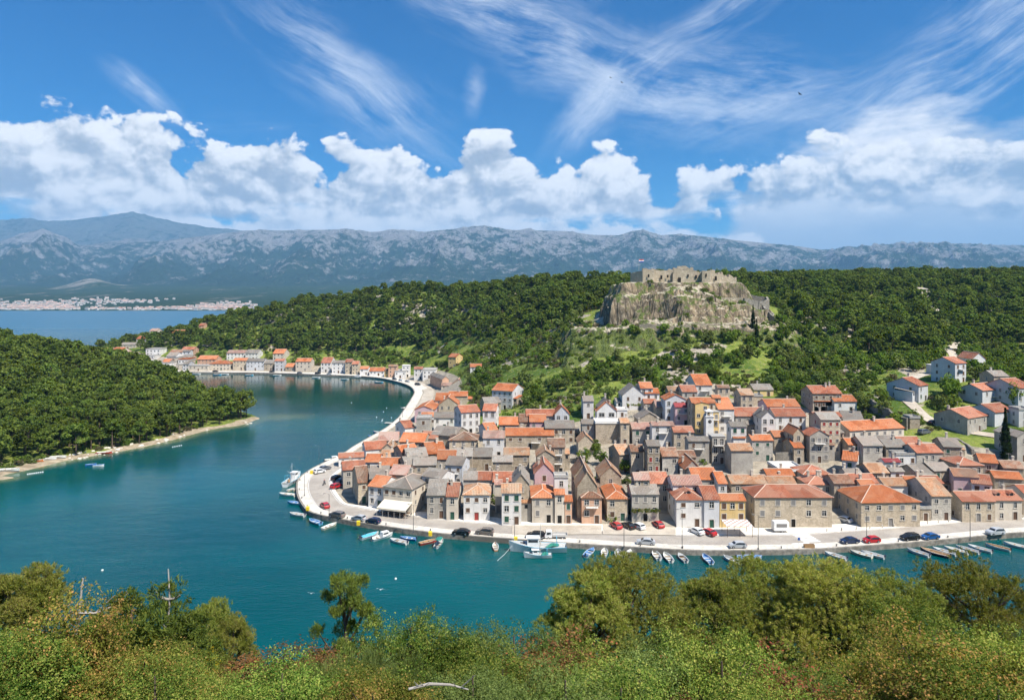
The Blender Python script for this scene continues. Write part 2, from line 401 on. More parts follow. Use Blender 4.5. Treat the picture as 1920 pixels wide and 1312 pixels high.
# --- town outline in world space, for pale ground and for keeping trees out
TOWN = [W2(*p, 1.2) for p in [(1990, 1003), (1690, 1027), (1302, 1036), (980, 1012), (720, 990), (580, 960), (560, 926), (590, 885), (660, 840), (745, 788)]] + \
       [(-62, 320), (-42, 305), (-28, 280), (-5, 258), (25, 262), (60, 276), (75, 290), (98, 284), (116, 260), (126, 232), (160, 214), (260, 195)]
def land_material():
    m, t = mat('land', .95, .1)
    tc = t.n('ShaderNodeTexCoord'); P = V(t, tc.outputs['Object'])
    at = t.n('ShaderNodeAttribute', attribute_name='zone'); r, g, b = t.sep(V(t, at.outputs['Color']))
    n1 = t.noise(P, .035, 6, .6); n2 = t.noise(P, .35, 5, .65); n3 = t.noise(P, 2.5, 4, .6)
    grass = t.mix(t.ss(n1 + (n2 - .5) * .5, .38, .62), C4((.075, .125, .022)), C4((.22, .26, .055)))
    grass = t.mix(t.ss(n2, .52, .72), grass, C4((.27, .25, .09)))
    grass = t.mix(t.ss(n3, .42, .7) * .65, grass, C4((.045, .075, .016)))
    town = t.mix(t.ss(n2, .3, .7), C4((.24, .21, .165)), C4((.40, .355, .28)))
    sand = t.mix(t.ss(n2, .3, .7), C4((.24, .19, .125)), C4((.43, .36, .26)))
    rock = t.mix(t.ss(n2, .3, .7), C4((.20, .175, .135)), C4((.44, .39, .31)))
    c = t.mix(t.ss(b + (n2 - .5) * .6, .35, .65), grass, rock)
    c = t.mix(t.ss(r + (n2 - .5) * .3, .4, .6), c, town)
    c = t.mix(t.ss(g + (n2 - .5) * .5, .4, .6), c, sand)
    t.put(t.b.inputs['Base Color'], c); bump(t, n2 + n3 * .3, .8)
    return m
zone = np.zeros(GX.shape + (4,)); zone[..., 3] = 1
zone[..., 0] = sst(sdist(GX, GY, TOWN), -6, 3)
dm = dline(GX, GY, QUAY); zone[..., 0] = np.maximum(zone[..., 0], 1 - sst(dm, 26, 34))
zone[..., 1] = (1 - sst(dline(GX, GY, PENF) + fbm(GX / 14, GY / 14, 3, 2) * 5, 3, 8.5))
zone[..., 2] = sst(fbm(GX / 20, GY / 20, 4, 77), .18, .40) * sst(GH, 8, 20) * .9
zone[..., 2] = np.maximum(zone[..., 2], (1 - sst(castle_r(GX, GY), .72, .95)))
M_LAND = land_material()
terrain = tag(grid_mesh('terrain', GX, GY, GH, M_LAND, attrs={'zone': zone}), 'green hills, headland and shores around the drowned river bay', kind='structure')

# --- castle rock, a finer sheet of its own standing out of the hill
def rock_height(x, y):
    dx = (x - CAS[0]); dy = (y - CAS[1]); a = np.where(dx < 0, 56.0, 60.0)
    w = fbm(x / 16, y / 16, 4, 31)
    r = (np.abs(dx / a) ** 2.7 + np.abs(dy / 72.0) ** 2.7) ** (1 / 2.7)
    ang = np.arctan2(dy, dx)
    r2 = r + w * .10
    f = np.interp(r2, [0, .40, .50, .62, .70, .745, .775, .805, .92, .97, 1.03, 1.12, 1.3], [70.3, 70, 67, 62.5, 61.0, 57, 52, 48.2, 46.9, 44.5, 40.5, 37, 20])
    rb = (np.abs(dx / np.where(dx < 0, 74.0, 62.0)) ** 2.7 + np.abs(dy / 72.0) ** 2.7) ** (1 / 2.7) + w * .06
    f = np.maximum(f, np.interp(rb, [0, .92, .97, 1.03, 1.12, 1.3], [47.5, 46.9, 44.5, 40.5, 37, 20])); r2 = np.where(r2 > .82, np.minimum(r2, np.maximum(rb, .82)), r2)
    f = f + ridged(x / 7, y / 7, 4, 9) * 2.2 * sst(r2, .45, .6) * (1 - sst(r2, 1.05, 1.15)) * (1 - .75 * np.exp(-((r2 - .87) / .06) ** 2)) + w * 1.5 * sst(r2, .48, .7) + fbm(x / 2.5, y / 2.5, 4, 5) * 1.1
    f = f + .85 * np.sin(f * 1.7 + w * 5) * sst(r2, .5, .62) * (1 - sst(r2, .86, .9) * .6)
    lim = sst(-dx, 20, 60)                           # the left flank is a tall ragged cliff
    f = f - lim * sst(r2, .5, .8) * 3
    fd = np.maximum(np.maximum(-36 - dx, dx - 33), np.maximum(-32.5 - dy, dy - 18)); fd = fd + w * 5 + (ridged(x / 9, y / 9, 3, 4) - .5) * 3.5 - 1.5; f = np.maximum(f, np.interp(fd, [0, 1.0, 3.0, 5.5, 8.0, 9.5], [70.1, 68.5, 63.5, 61.5, 55.0, 30.0]) + w * .6)
    f = f - 4.5 * sst(dx, 6, 15) * sst(-dy, 31, 35) * sst(f, 55, 58.5)
    f = f - 7 * sst(dx, 29, 38) * sst(f, 54, 60)
    return f
rx = np.arange(CAS[0] - 88, CAS[0] + 80, .8); ry = np.arange(CAS[1] - 86, CAS[1] + 60, .8)
RX, RY = np.meshgrid(rx, ry); RH = rock_height(RX, RY)
rg = np.vectorize(ground)(RX, RY)
edge = np.minimum.reduce([RX - rx[0], rx[-1] - RX, RY - ry[0], ry[-1] - RY])
te = sst(edge + fbm(RX / 6, RY / 6, 3, 40) * 6, 4, 18); RH = np.where(edge < 1.2, rg - 4, RH * te + np.minimum(RH, rg - 2.5) * (1 - te))
def rock_material():
    m, t = mat('limestone_rock', .95, .1)
    tc = t.n('ShaderNodeTexCoord'); P = V(t, tc.outputs['Object']); ge = t.n('ShaderNodeNewGeometry')
    nz = t.sep(V(t, ge.outputs['Normal']))[2]; x, y, z = t.sep(P)
    q = t.xyz(x, y, z * .35)
    n1 = t.noise(q, .09, 5, .6); n2 = t.noise(q, .7, 6, .65); n3 = t.noise(P, 3.0, 4, .6)
    c = t.mix(t.ss(n2, .35, .65), C4((.16, .125, .085)), C4((.42, .35, .25)))
    cr = t.voro(q, .28, 3, .6, feature='DISTANCE_TO_EDGE'); c = t.mix(t.ss(n1, .42, .62), c, C4((.36, .275, .18))); c = t.mix(t.ss(cr, .10, .0) * .75, c, C4((.07, .058, .045)))
    pale = t.mix(n3, C4((.38, .33, .24)), C4((.56, .50, .38)))
    c = t.mix(t.ss(nz + (n1 - .5) * .5, .58, .84), c, pale)
    g = t.mix(n3, C4((.06, .10, .02)), C4((.17, .19, .06)))
    c = t.mix(t.ss(t.noise(P, .16, 7, .72) + t.ss(z, 45.5, 40.) * .12, .505, .54) * t.ss(nz, .15, .5), c, g)
    t.put(t.b.inputs['Base Color'], c); bump(t, n2 + n3 * .5, 1.0)
    return m
M_ROCK = rock_material()
rock = tag(grid_mesh('castle_rock', RX, RY, RH, M_ROCK, smooth=False), 'bare limestone crag with pale ledges under the castle', kind='structure')
def ground2(x, y):
    g = ground(x, y)
    if rx[0] < x < rx[-1] and ry[0] < y < ry[-1]:
        i = int((x - rx[0]) / .8); j = int((y - ry[0]) / .8); g = max(g, float(RH[j, i]))
    return g

# --- water
def water_mesh():
    parts = []
    wx = np.concatenate([np.arange(-30000, -900, 1500), np.arange(-900, 1001, 6.0), np.arange(2000, 30001, 1500)])
    wy = np.concatenate([[-600, -200], np.arange(60, 820, 6.0), [900, 1100, 1500, 2200, 3000, 3800, 5000, 9000, 20000]])
    X, Y = np.meshgrid(wx, wy)
    sh = np.minimum(dline(X, Y, PENF), 400)
    inner = sst(Y, 330, 430) * (1 - sst(Y, 640, 760))
    a = np.zeros(X.shape + (4,)); a[..., 3] = 1
    a[..., 0] = np.exp(-np.maximum(sh + fbm(X / 18, Y / 18, 3, 4) * 3, 0) / 5.0) * (Y < 420)
    tip = np.hypot((X + 118) / 1.6, Y - 350); a[..., 0] = np.maximum(a[..., 0], .55 * np.exp(-(tip / 14.0) ** 2))
    a[..., 1] = inner; a[..., 2] = sst(Y, 700, 1500)
    return grid_mesh('water', X, Y, np.zeros(X.shape), water_material(), attrs={'zone': a})
def water_material():
    m, t = mat('water', .06, .5)
    tc = t.n('ShaderNodeTexCoord'); P = V(t, tc.outputs['Object']); x, y, z = t.sep(P)
    at = t.n('ShaderNodeAttribute', attribute_name='zone'); sh, calm, sea = t.sep(V(t, at.outputs['Color']))
    big = t.noise(t.xyz(x * .6, y * 1.0, 0.), .012, 4, .55)
    c = t.mix(t.ss(big, .35, .68), C4((.000, .047, .050)), C4((.000, .080, .082)))
    c = t.mix(calm * .6, c, C4((.002, .034, .034)))
    c = t.mix(sea, c, C4((.03, .12, .19)))
    c = t.mix(t.ss(sh, .12, .9), c, C4((.13, .17, .09)))
    t.put(t.b.inputs['Base Color'], c)
    n = t.noise(t.xyz(x, y * 1.5, 0.), .9, 4, .6); n2 = t.noise(t.xyz(x * .5, y, 2.), .22, 3, .5)
    amp = t.lin(t.noise(t.xyz(x * .5, y, 5.), .02, 3, .5), .3, .7, .35, 1.2) * (1.0 - calm * .72)
    bump(t, (n + n2 * 1.5) * amp, .12, .8)
    t.b.inputs['IOR'].default_value = 1.33
    t.put(t.b.inputs['Roughness'], t.lin(sea, 0, 1, .09, .3))
    return m
water = tag(water_mesh(), 'teal water of the river bay, opening to a blue inner sea', kind='structure')

# --- far plain and the mountain range
def far_land():
    px = np.linspace(-260, 2180, 1000); rad = np.concatenate([np.linspace(3600, 9000, 90), np.linspace(9060, 13000, 170), np.geomspace(13060, 24000, 130)])
    PX, YY = np.meshgrid(px, rad); U = (PX - CX) / F; X = U * YY
    crest1 = np.interp(px, [-260, 0, 40, 80, 110, 150, 300, 400, 460, 530, 640, 700, 740, 780, 840, 900, 960, 1060, 1110, 1160, 1185, 1205, 1240, 1270, 1310, 1380, 1440, 1500, 1540, 1600, 1700, 1800, 1850, 1920, 2180],
                       [450, 452, 440, 428, 440, 462, 452, 440, 432, 432, 430, 435, 430, 436, 430, 424, 431, 433, 440, 441, 433, 431, 441, 439, 442, 450, 456, 462, 468, 466, 459, 456, 458, 462, 470])
    crest2 = np.interp(px, [-260, 0, 60, 100, 130, 190, 225, 250, 290, 330, 410, 480, 560, 700, 2180], [412, 413, 410, 414, 412, 408, 400, 397, 408, 417, 428, 436, 446, 470, 500])
    z1 = EYE + (HY - crest1) / F * 12500; z2 = EYE + (HY - crest2) / F * 17500
    t1 = (YY - 8300) / (12500 - 8300); t2 = (YY - 12500) / 5000
    pl = 236 * np.clip((YY - 3680) / 4800, -.02, 1.1) + fbm(X / 900, YY / 900, 4, 3) * 22 * sst(YY, 4200, 6000)
    s1 = np.clip(t1, 0, 1) ** 1.15
    H1 = pl + (z1[None, :] - pl) * s1
    rid = ridged(X / 2100 + 3, YY / 2600, 7, 5, .55) - .5; rid2 = ridged(X / 700, YY / 900, 6, 15, .6) - .5
    env = np.sin(np.clip(t1, 0, 1) * math.pi) ** .7
    H1 = H1 + env * (rid * 520 + rid2 * 290) + np.clip(t1, 0, 1) * rid2 * 90
    back = np.clip(t2, 0, 1)
    v = -260 * np.sin(np.clip(t2 * 1.0, 0, 1) * math.pi)
    H2 = z1[None, :] * (1 - back) + z2[None, :] * back + v + env * 0 + np.sin(back * math.pi) * rid * 480 + back * rid2 * 90
    H = np.where(YY <= 12500, H1, H2)
    H = np.where(YY > 17500, z2[None, :] - (YY - 17500) * .16, H)
    hum = np.exp(-((PX - 172) / 42) ** 2) * np.exp(-((YY - 7600) / 500) ** 2); H = H + hum * 95
    hum2 = np.exp(-((PX - 1690) / 130) ** 2) * np.exp(-((YY - 6500) / 700) ** 2); H = H + hum2 * 150
    hum3 = np.exp(-((PX - 1380) / 160) ** 2) * np.exp(-((YY - 5200) / 500) ** 2); H = H + hum3 * 60
    H = np.where(YY < 3760, -5 + (YY - 3600) * .02, H)
    global FARH; FARH = (px, rad, H)
    m, t = mat('mountain', 1.0, .0)
    tc = t.n('ShaderNodeTexCoord'); P = V(t, tc.outputs['Object']); ge = t.n('ShaderNodeNewGeometry')
    x, y, z = t.sep(P); nx, nyy, nz = t.sep(V(t, ge.outputs['Normal']))
    n1 = t.noise(P, .0012, 8, .7); n2 = t.noise(P, .0055, 8, .74); n3 = t.noise(P, .0004, 3, .5)
    hi = t.ss(z + (n1 - .5) * 900., 250., 1500.)
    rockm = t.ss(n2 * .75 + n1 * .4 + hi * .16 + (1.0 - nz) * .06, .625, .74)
    rockm = rockm * (1.0 - t.ss(y, 12900., 14600.) * .6)  # back range: less bare rock, its darker colour also standing in for cloud shadow
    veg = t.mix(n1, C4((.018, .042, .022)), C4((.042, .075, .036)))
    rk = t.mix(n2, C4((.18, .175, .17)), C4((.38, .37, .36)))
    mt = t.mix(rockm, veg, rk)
    pln = t.mix(t.ss(t.noise(t.xyz(x, y * .3, 0.), .004, 7, .74), .55, .68), C4((.045, .082, .034)), C4((.30, .27, .22)))
    c = t.mix(t.ss(y, 7600., 8600.), pln, mt)
    hm_ = t.ss(t.m('SQRT', ((x + 4679.) / 330.) ** 2.0 + ((y - 7600.) / 700.) ** 2.0), 1.0, .6)
    c = t.mix(hm_ * t.ss(n2, .35, .6), c, C4((.40, .37, .32)))
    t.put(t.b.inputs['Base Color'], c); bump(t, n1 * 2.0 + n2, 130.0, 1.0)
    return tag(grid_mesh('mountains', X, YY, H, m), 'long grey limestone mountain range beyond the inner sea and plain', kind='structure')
far = far_land()
# --- haze: one closed box of thin pale air round everything
def haze():
    b = MB(); b.box(-26000, 26000, -900, 25500, -8, 2600)
    m = bpy.data.materials.new('haze'); m.use_nodes = True; t = NT(m.node_tree)
    v = t.n('ShaderNodeVolumePrincipled'); v.inputs['Color'].default_value = (.30, .62, 1.0, 1); v.inputs['Density'].default_value = HAZE; v.inputs['Anisotropy'].default_value = .0
    o = t.n('ShaderNodeOutputMaterial'); t.t.links.new(v.outputs[0], o.inputs['Volume'])
    return tag(b.build('haze', m), 'thin blue haze over the far shore and mountains', kind='stuff')
HAZE = 5.0e-5
haze()
# ================================================================== HOUSE MATERIALS
def wall_mat(name, base, alt, kind='stone'):
    m, t = mat(name, .92, .15)
    tc = t.n('ShaderNodeTexCoord'); P = V(t, tc.outputs['Object']); oi = t.n('ShaderNodeObjectInfo'); rnd = V(t, oi.outputs['Random'])
    x, y, z = t.sep(P)
    q = t.xyz(x + rnd * 37., y, z)
    big = t.noise(q, .35, 5, .65); fine = t.noise(q, 3.0, 4, .6)
    streak = t.noise(t.xyz(x * 2.5 + rnd * 11., y * 2.5, z * .25), .9, 4, .6)
    if kind == 'stone':
        v = t.voro(t.xyz(x + rnd * 9., y, z * 1.7), 3.1, 0, out='Color'); vs = t.sep(v)[0]
        e = t.voro(t.xyz(x + rnd * 9., y, z * 1.7), 3.1, 0, feature='DISTANCE_TO_EDGE')
        c = t.mix(vs * .8 + fine * .2, C4(base), C4(alt))
        c = t.mix(t.ss(big, .45, .7) * .6, c, C4([min(1, q_ * 1.25) for q_ in alt]))
        c = t.mix(t.ss(e, .05, .0) * .45, c, C4([q_ * .55 for q_ in base]))
        bump(t, t.ss(e, 0, .12) + fine * .4, .06)
    else:
        c = t.mix(t.ss(big, .3, .75), C4(base), C4(alt))
        c = t.mix(t.ss(fine, .55, .8) * .25, c, C4([q_ * .7 for q_ in base]))
        bump(t, fine, .02)
    c = t.mix(t.ss(streak, .52, .75) * .35, c, C4([q_ * .55 for q_ in base]))
    k = t.lin(rnd, 0, 1, .88, 1.1)
    sc = t.n('ShaderNodeVectorMath', operation='SCALE'); t.put(sc.inputs[0], c); t.put(sc.inputs['Scale'], k)
    t.put(t.b.inputs['Base Color'], V(t, sc.outputs[0]))
    return m
WM = {'st': wall_mat('grey_rubble_stone', (.29, .24, .18), (.53, .45, .345)), 'tn': wall_mat('tan_ashlar_stone', (.43, .35, .255), (.66, .565, .43)),
      'wh': wall_mat('white_plaster', (.60, .58, .55), (.74, .72, .69), 'p'), 'gr': wall_mat('grey_render', (.30, .275, .24), (.46, .43, .375), 'p'),
      'cr': wall_mat('cream_plaster', (.50, .44, .36), (.62, .56, .47), 'p'), 'ye': wall_mat('yellow_plaster', (.62, .44, .19), (.72, .54, .27), 'p'),
      'pk': wall_mat('pink_plaster', (.52, .36, .38), (.62, .46, .47), 'p'), 'pe': wall_mat('salmon_plaster', (.50, .30, .20), (.62, .40, .28), 'p'),
      'bl': wall_mat('pale_blue_plaster', (.47, .475, .48), (.58, .585, .59), 'p'), 'ws': wall_mat('whitewashed_stone', (.40, .37, .32), (.62, .58, .51))}
def roof_mat(name, cols, patch=.5, corr=1.0):
    m, t = mat(name, .88, .15)
    tc = t.n('ShaderNodeTexCoord'); uv = V(t, tc.outputs['UV']); oi = t.n('ShaderNodeObjectInfo'); rnd = V(t, oi.outputs['Random'])
    u, v, _ = t.sep(uv)
    n = t.noise(t.xyz(u * .5 + rnd * 50., v * .5, rnd * 9.), .8, 5, .65)
    tile = t.voro(t.xyz(u * 4.2 + rnd * 7., v * 2.6, 0.), 1.0, 0, out='Color', dim='2D'); tv = t.sep(tile)[0]
    st = t.noise(t.xyz(u * 3.0, v * .35, rnd * 5.), 1.2, 4, .6)
    c = t.mix(tv, C4(cols[0]), C4(cols[1]))
    c = t.mix(t.ss(n, .46, .64) * patch, c, C4(cols[2])); sp = t.noise(t.xyz(u * 1.3 + rnd * 20., v * 1.3, 3.), 1.6, 3, .7)
    c = t.mix(t.ss(sp, .52, .7) * .5, c, C4([q * .55 for q in cols[0]]))
    c = t.mix(t.ss(st, .55, .78) * .45, c, C4([q * .5 for q in cols[1]]))
    pt = t.sep(t.voro(t.xyz(u * .30 + rnd * 31., v * .22 + rnd * 5., 0.), 1.0, 0, out='Color', dim='2D', rand=.8)); c = t.mix(t.ss(pt[0], .62, .66) * .5, c, C4(cols[2])); c = t.mix(t.ss(pt[1], .74, .78) * .45, c, C4([q * .6 for q in cols[0]]))
    row = t.m('FRACT', v * 2.6); c = t.mix(t.ss(row, .8, 1.0) * .35, c, C4([q * .45 for q in cols[0]]))
    col = t.m('SINE', u * 2 * math.pi * 2.4)
    c = t.mix(t.ss(col, -.2, -1.0) * .30 * corr, c, C4([q * .4 for q in cols[0]]))
    k = t.lin(t.m('FRACT', rnd * 5.7), 0, 1, .70, 1.16)
    sc = t.n('ShaderNodeVectorMath', operation='SCALE'); t.put(sc.inputs[0], c); t.put(sc.inputs['Scale'], k)
    t.put(t.b.inputs['Base Color'], V(t, sc.outputs[0]))
    bump(t, col * .5 + row * .4 * -1.0 + tv * .3, .07 * corr + .01)
    return m
RM = {'or': roof_mat('bright_orange_tiles', [(.44, .135, .055), (.57, .20, .085), (.52, .25, .14)], .6), 'rd': roof_mat('terracotta_tiles', [(.35, .115, .065), (.47, .18, .105), (.44, .24, .165)], .7),
      'br': roof_mat('old_brown_tiles', [(.24, .12, .075), (.38, .20, .125), (.33, .26, .20)], .8), 'mx': roof_mat('patchy_old_tiles', [(.38, .19, .10), (.55, .31, .18), (.42, .34, .25)], .9),
      'gy': roof_mat('grey_slab_roof', [(.235, .215, .185), (.31, .285, .25), (.25, .20, .165)], .7, .35), 'pk': roof_mat('faded_pink_tiles', [(.40, .22, .17), (.52, .31, .25), (.46, .36, .30)], .8),
      'mg': roof_mat('dark_crimson_roof', [(.30, .06, .07), (.38, .09, .09), (.30, .10, .09)], .3), 'wt': plain('white_concrete', (.66, .64, .60), .9), 'ct': plain('grey_concrete', (.36, .345, .32), .9, var=.25)}
M_CAP = plain('mortar_ridge', (.55, .42, .33), .9); M_STONE = plain('dressed_stone', (.52, .48, .42), .9)
M_GLASS = plain('dark_glass', (.025, .03, .035), .15, .5); M_WOOD = plain('brown_shutter', (.12, .07, .045), .7); M_GREEN = plain('green_shutter', (.03, .09, .06), .6)
M_GREYSH = plain('grey_shutter', (.22, .21, .20), .7); M_WHITE = plain('white_paint', (.75, .75, .73), .5); M_REDP = plain('red_paint', (.30, .05, .04), .6)
M_DARK = plain('dark_opening', (.02, .018, .016), .9); M_METAL = plain('dark_iron', (.10, .10, .10), .5); M_RAIL = plain('railing', (.45, .44, .42), .6)
WNAME = dict(st='grey stone', tn='tan stone', wh='white', gr='grey', cr='cream', ye='yellow', pk='pink', pe='salmon', bl='pale blue', ws='whitewashed stone')
RNAME = dict(rd='terracotta', br='brown', mx='patchy old tile', gy='grey', pk='faded pink', mg='crimson', wt='flat white', ct='flat concrete'); RNAME['or'] = 'bright orange'
# ================================================================== HOUSE BUILDER
SHARED = {}
def shared(key, fn):
    if key not in SHARED: SHARED[key] = fn()
    return SHARED[key]
def window_frame(w, h):
    def f():
        b = MB(); e = .13
        b.box(-w/2-e, w/2+e, -.06, .0, h/2, h/2+e); b.box(-w/2-e-.05, w/2+e+.05, -.12, .0, -h/2-e, -h/2)
        b.box(-w/2-e, -w/2, -.05, .0, -h/2, h/2); b.box(w/2, w/2+e, -.05, .0, -h/2, h/2)
        return b.mesh('window', M_STONE)
    return shared(('wf', w, h), f)
def window_pane(w, h, shut):
    def f():
        b = MB(); b.k = 0
        b.box(-w/2, w/2, .14, .17, -h/2, h/2)
        b.k = 1; b.box(-.035, .035, .10, .139, -h/2, h/2); b.box(-w/2, w/2, .10, .138, h*.12, h*.12+.05)
        return b.mesh('pane', [M_GLASS, M_WHITE])
    def g():
        b = MB(); m = {'g': M_GREEN, 'b': M_WOOD, 'y': M_GREYSH, 'r': M_REDP, 'w': M_WHITE}[shut]
        for s in (-1, 1):
            x0, x1 = sorted((s*.012, s*w/2)); b.box(x0, x1, -.03, .03, -h/2, h/2)
            for k in range(5): zz = -h/2 + h*(k+.5)/5; b.box(x0+.05, x1-.05, -.05, -.03, zz-.03, zz+.03)
        return b.mesh('shutter', m)
    return shared(('wp', w, h, shut), g if shut else f)
def door_mesh(w, h, kind):
    def f():
        b = MB(); e = .16
        b.k = 1; b.box(-w/2-e, -w/2, -.06, .0, 0, h+e); b.box(w/2, w/2+e, -.06, .0, 0, h+e); b.box(-w/2, w/2, -.06, .0, h, h+e)
        b.k = 0; b.box(-w/2, w/2, .12, .16, 0, h); b.box(-.02, .02, .09, .119, 0, h)
        return b.mesh('door', [{'b': M_WOOD, 'r': M_REDP, 'd': M_DARK, 'y': M_GREYSH, 'g': M_GREEN}[kind], M_STONE])
    return shared(('d', w, h, kind), f)
def wall_face(b, a, c, z0, z1, holes, dep=.17):
    """a wall from a to c (local xy), with openings (s0, s1, za, zb) along it, outward to the right-hand side of a->c"""
    ax, ay = a; dx, dy = c[0]-ax, c[1]-ay; L = math.hypot(dx, dy); dx /= L; dy /= L; nx, ny = dy, -dx
    P = lambda s, z, d=0.: (ax + dx*s - nx*d, ay + dy*s - ny*d, z)
    xs = sorted({0., L, *[h[0] for h in holes], *[h[1] for h in holes]}); zs = sorted({z0, z1, *[h[2] for h in holes], *[h[3] for h in holes]})
    for i in range(len(xs)-1):
        for j in range(len(zs)-1):
            mx_, mz = (xs[i]+xs[i+1])/2, (zs[j]+zs[j+1])/2
            if any(h[0] < mx_ < h[1] and h[2] < mz < h[3] for h in holes): continue
            b.quad(P(xs[i], zs[j]), P(xs[i+1], zs[j]), P(xs[i+1], zs[j+1]), P(xs[i], zs[j+1]))
    for s0, s1, za, zb in holes:
        b.quad(P(s0, za), P(s0, za, dep), P(s0, zb, dep), P(s0, zb)); b.quad(P(s1, za, dep), P(s1, za), P(s1, zb), P(s1, zb, dep))
        b.quad(P(s0, za), P(s1, za), P(s1, za, dep), P(s0, za, dep)); b.quad(P(s0, zb, dep), P(s1, zb, dep), P(s1, zb), P(s0, zb))
def uv_slopes(me):
    """roof UVs in metres: u along the eave, v up the slope"""
    uvl = me.uv_layers.new(name='UVMap'); up = Vector((0, 0, 1))
    for p in me.polygons:
        n = p.normal; u = up.cross(n)
        u = Vector((1, 0, 0)) if u.length < .05 else u.normalized(); v = n.cross(u)
        for li in p.loop_indices:
            co = me.vertices[me.loops[li].vertex_index].co; uvl.data[li].uv = (co.dot(u), co.dot(v))
def slab(b, pts, th=.14):
    pts = [Vector(p) for p in pts]; n = (pts[1]-pts[0]).cross(pts[2]-pts[0]).normalized()
    if n.z < 0: pts.reverse(); n = -n
    m = len(pts); lo = [p - Vector((0, 0, th)) for p in pts]
    b.add([tuple(p) for p in pts+lo], [tuple(range(m)), tuple(range(2*m-1, m-1, -1))] + [(i, i+m, (i+1) % m+m, (i+1) % m) for i in range(m)])
HOUSES = []
def house(x0, x1, ye, yr, typ, H, wc, rc, phrase, yaw=0., yb=None, D=None, win=None, shut=None, Y=None, door=True, bal=0, slope=.42, ov=.35, cap=True, chim=None, group='houses of the old town', detail=1, dorm=0, ww=None, wh=None, arch=0, nofront=False, y0=60.):
    rs = random.Random(int(x0*7 + ye*13))
    pm = (x0+x1)/2; ww = ww or rs.choice([.85, .95, 1.1]); wh = wh or rs.choice([1.15, 1.35, 1.5])
    if yb is not None:
        Yb = hit(pm, yb, 0, y0); Y = Yb if Yb else Y
        H = (yb-ye)/F*Y
    elif Y is None: Y = hit(pm, ye, H, y0) or (690 if y0 > 400 else 300)
    yw = R(yaw); tn = math.tan(yw); u0, u1 = (x0-CX)/F, (x1-CX)/F
    dd = tn*(u1-u0)*Y/(2-tn*(u1+u0))
    A = Vector((u0*(Y-dd), Y-dd)); B = Vector((u1*(Y+dd), Y+dd)); W = (B-A).length; ze = EYE+(HY-ye)/F*Y
    ex = (B-A)/W; ey = Vector((-ex.y, ex.x)); yw = math.atan2(ex.y, ex.x)
    vr = (HY-yr)/F
    # depth and rise from the ridge row
    if typ == 'g':
        h = (vr*Y-(ze-EYE))/(slope-vr) if yaw == 0 else (vr*Y-(ze-EYE))/(slope-vr*math.cos(yw))
        h = min(max(h, 1.6), 9.0); rise = slope*h; D = D or 2*h; rise = slope*D/2
    elif typ == 'h':
        h = (vr*Y-(ze-EYE))/(slope-vr); h = min(max(h, 1.8), 9.0)
        if D is None: D = 2*h
        rise = slope*min(D, W)/2
    elif typ == 'f':
        D = D or 10.; rise = max((ye-yr)/F*Y, .5); slope = rise/(W/2)
    elif typ == 't':
        D = D or min(max((ze-EYE)/vr - Y, 3.5), 14.); rise = .0
    elif typ == 's':
        D = D or 8.; rise = slope*D*.6
    M = (A+B)/2 + ey*(D/2)
    cs = [A, B, B+ey*D, A+ey*D]; gs = [ground2(p.x, p.y) for p in cs]; gf = (gs[0]+gs[1])/2
    zb = min(gs) - .6; gf = max(min(gf, ze-2.2), zb+.3, 1.25)
    root = empty('house', (M.x, M.y, gf), yw)
    L = lambda z: z-gf
    z0, z1 = L(zb), L(ze); hw, hd = W/2, D/2
    # openings
    fl = 2.75; nwf = win if win is not None else max(1, int(round(W/3.1)))
    rows = []; z = z1 - (1.55 if typ != 't' else 1.7)
    while z - wh/2 > .35: rows.append(z); z -= fl
    if not rows and z1 > 1.9: rows = [z1-1.15]
    doork = rs.choice('bdbyg') if door is True else door
    holes_f = []; wins = []; doors = []
    if nwf > 0:
        for ri, zc in enumerate(rows):
            last = (ri == len(rows)-1)
            for k in range(nwf):
                s = W*(k+.5)/nwf
                if last and door and k == nwf//2 and z1 > 2.6 and gs[0] > zb+.2:
                    h_ = min(2.15, z1-.5); holes_f.append((s-.55, s+.55, 0.0, h_)); doors.append((s, 1.1, h_)); continue
                if rs.random() < (.14 if win is None else .04) and detail: continue
                w_, h__ = ww, min(wh, z1*.5)
                holes_f.append((s-w_/2, s+w_/2, zc-h__/2, zc+h__/2)); wins.append(('f', s, zc, w_, h__))
    holes_s = {'r': [], 'l': []}
    for sd_ in ('r', 'l'):
        vis = (M.x < 40) if sd_ == 'r' else (M.x > -40)
        if yaw > 15: vis = sd_ == 'l'
        if yaw < -15: vis = sd_ == 'r'
        if not vis or nwf == 0 or D < 4.5 or nofront: continue
        ns = max(1, int(D/4.2))
        for zc in rows:
            for k in range(ns):
                if rs.random() < .12: continue
                s = D*(k+.5)/ns; w_, h__ = .85, min(1.2, z1*.45)
                holes_s[sd_].append((s-w_/2, s+w_/2, zc-h__/2, zc+h__/2)); wins.append((sd_, s, zc, w_, h__))
    b = MB()
    wall_face(b, (-hw, -hd), (hw, -hd), z0, z1, holes_f)
    wall_face(b, (hw, -hd), (hw, hd), z0, z1, holes_s['r'])
    wall_face(b, (hw, hd), (-hw, hd), z0, z1, [])
    wall_face(b, (-hw, hd), (-hw, -hd), z0, z1, [(D-h_[1], D-h_[0], h_[2], h_[3]) for h_ in holes_s['l']])
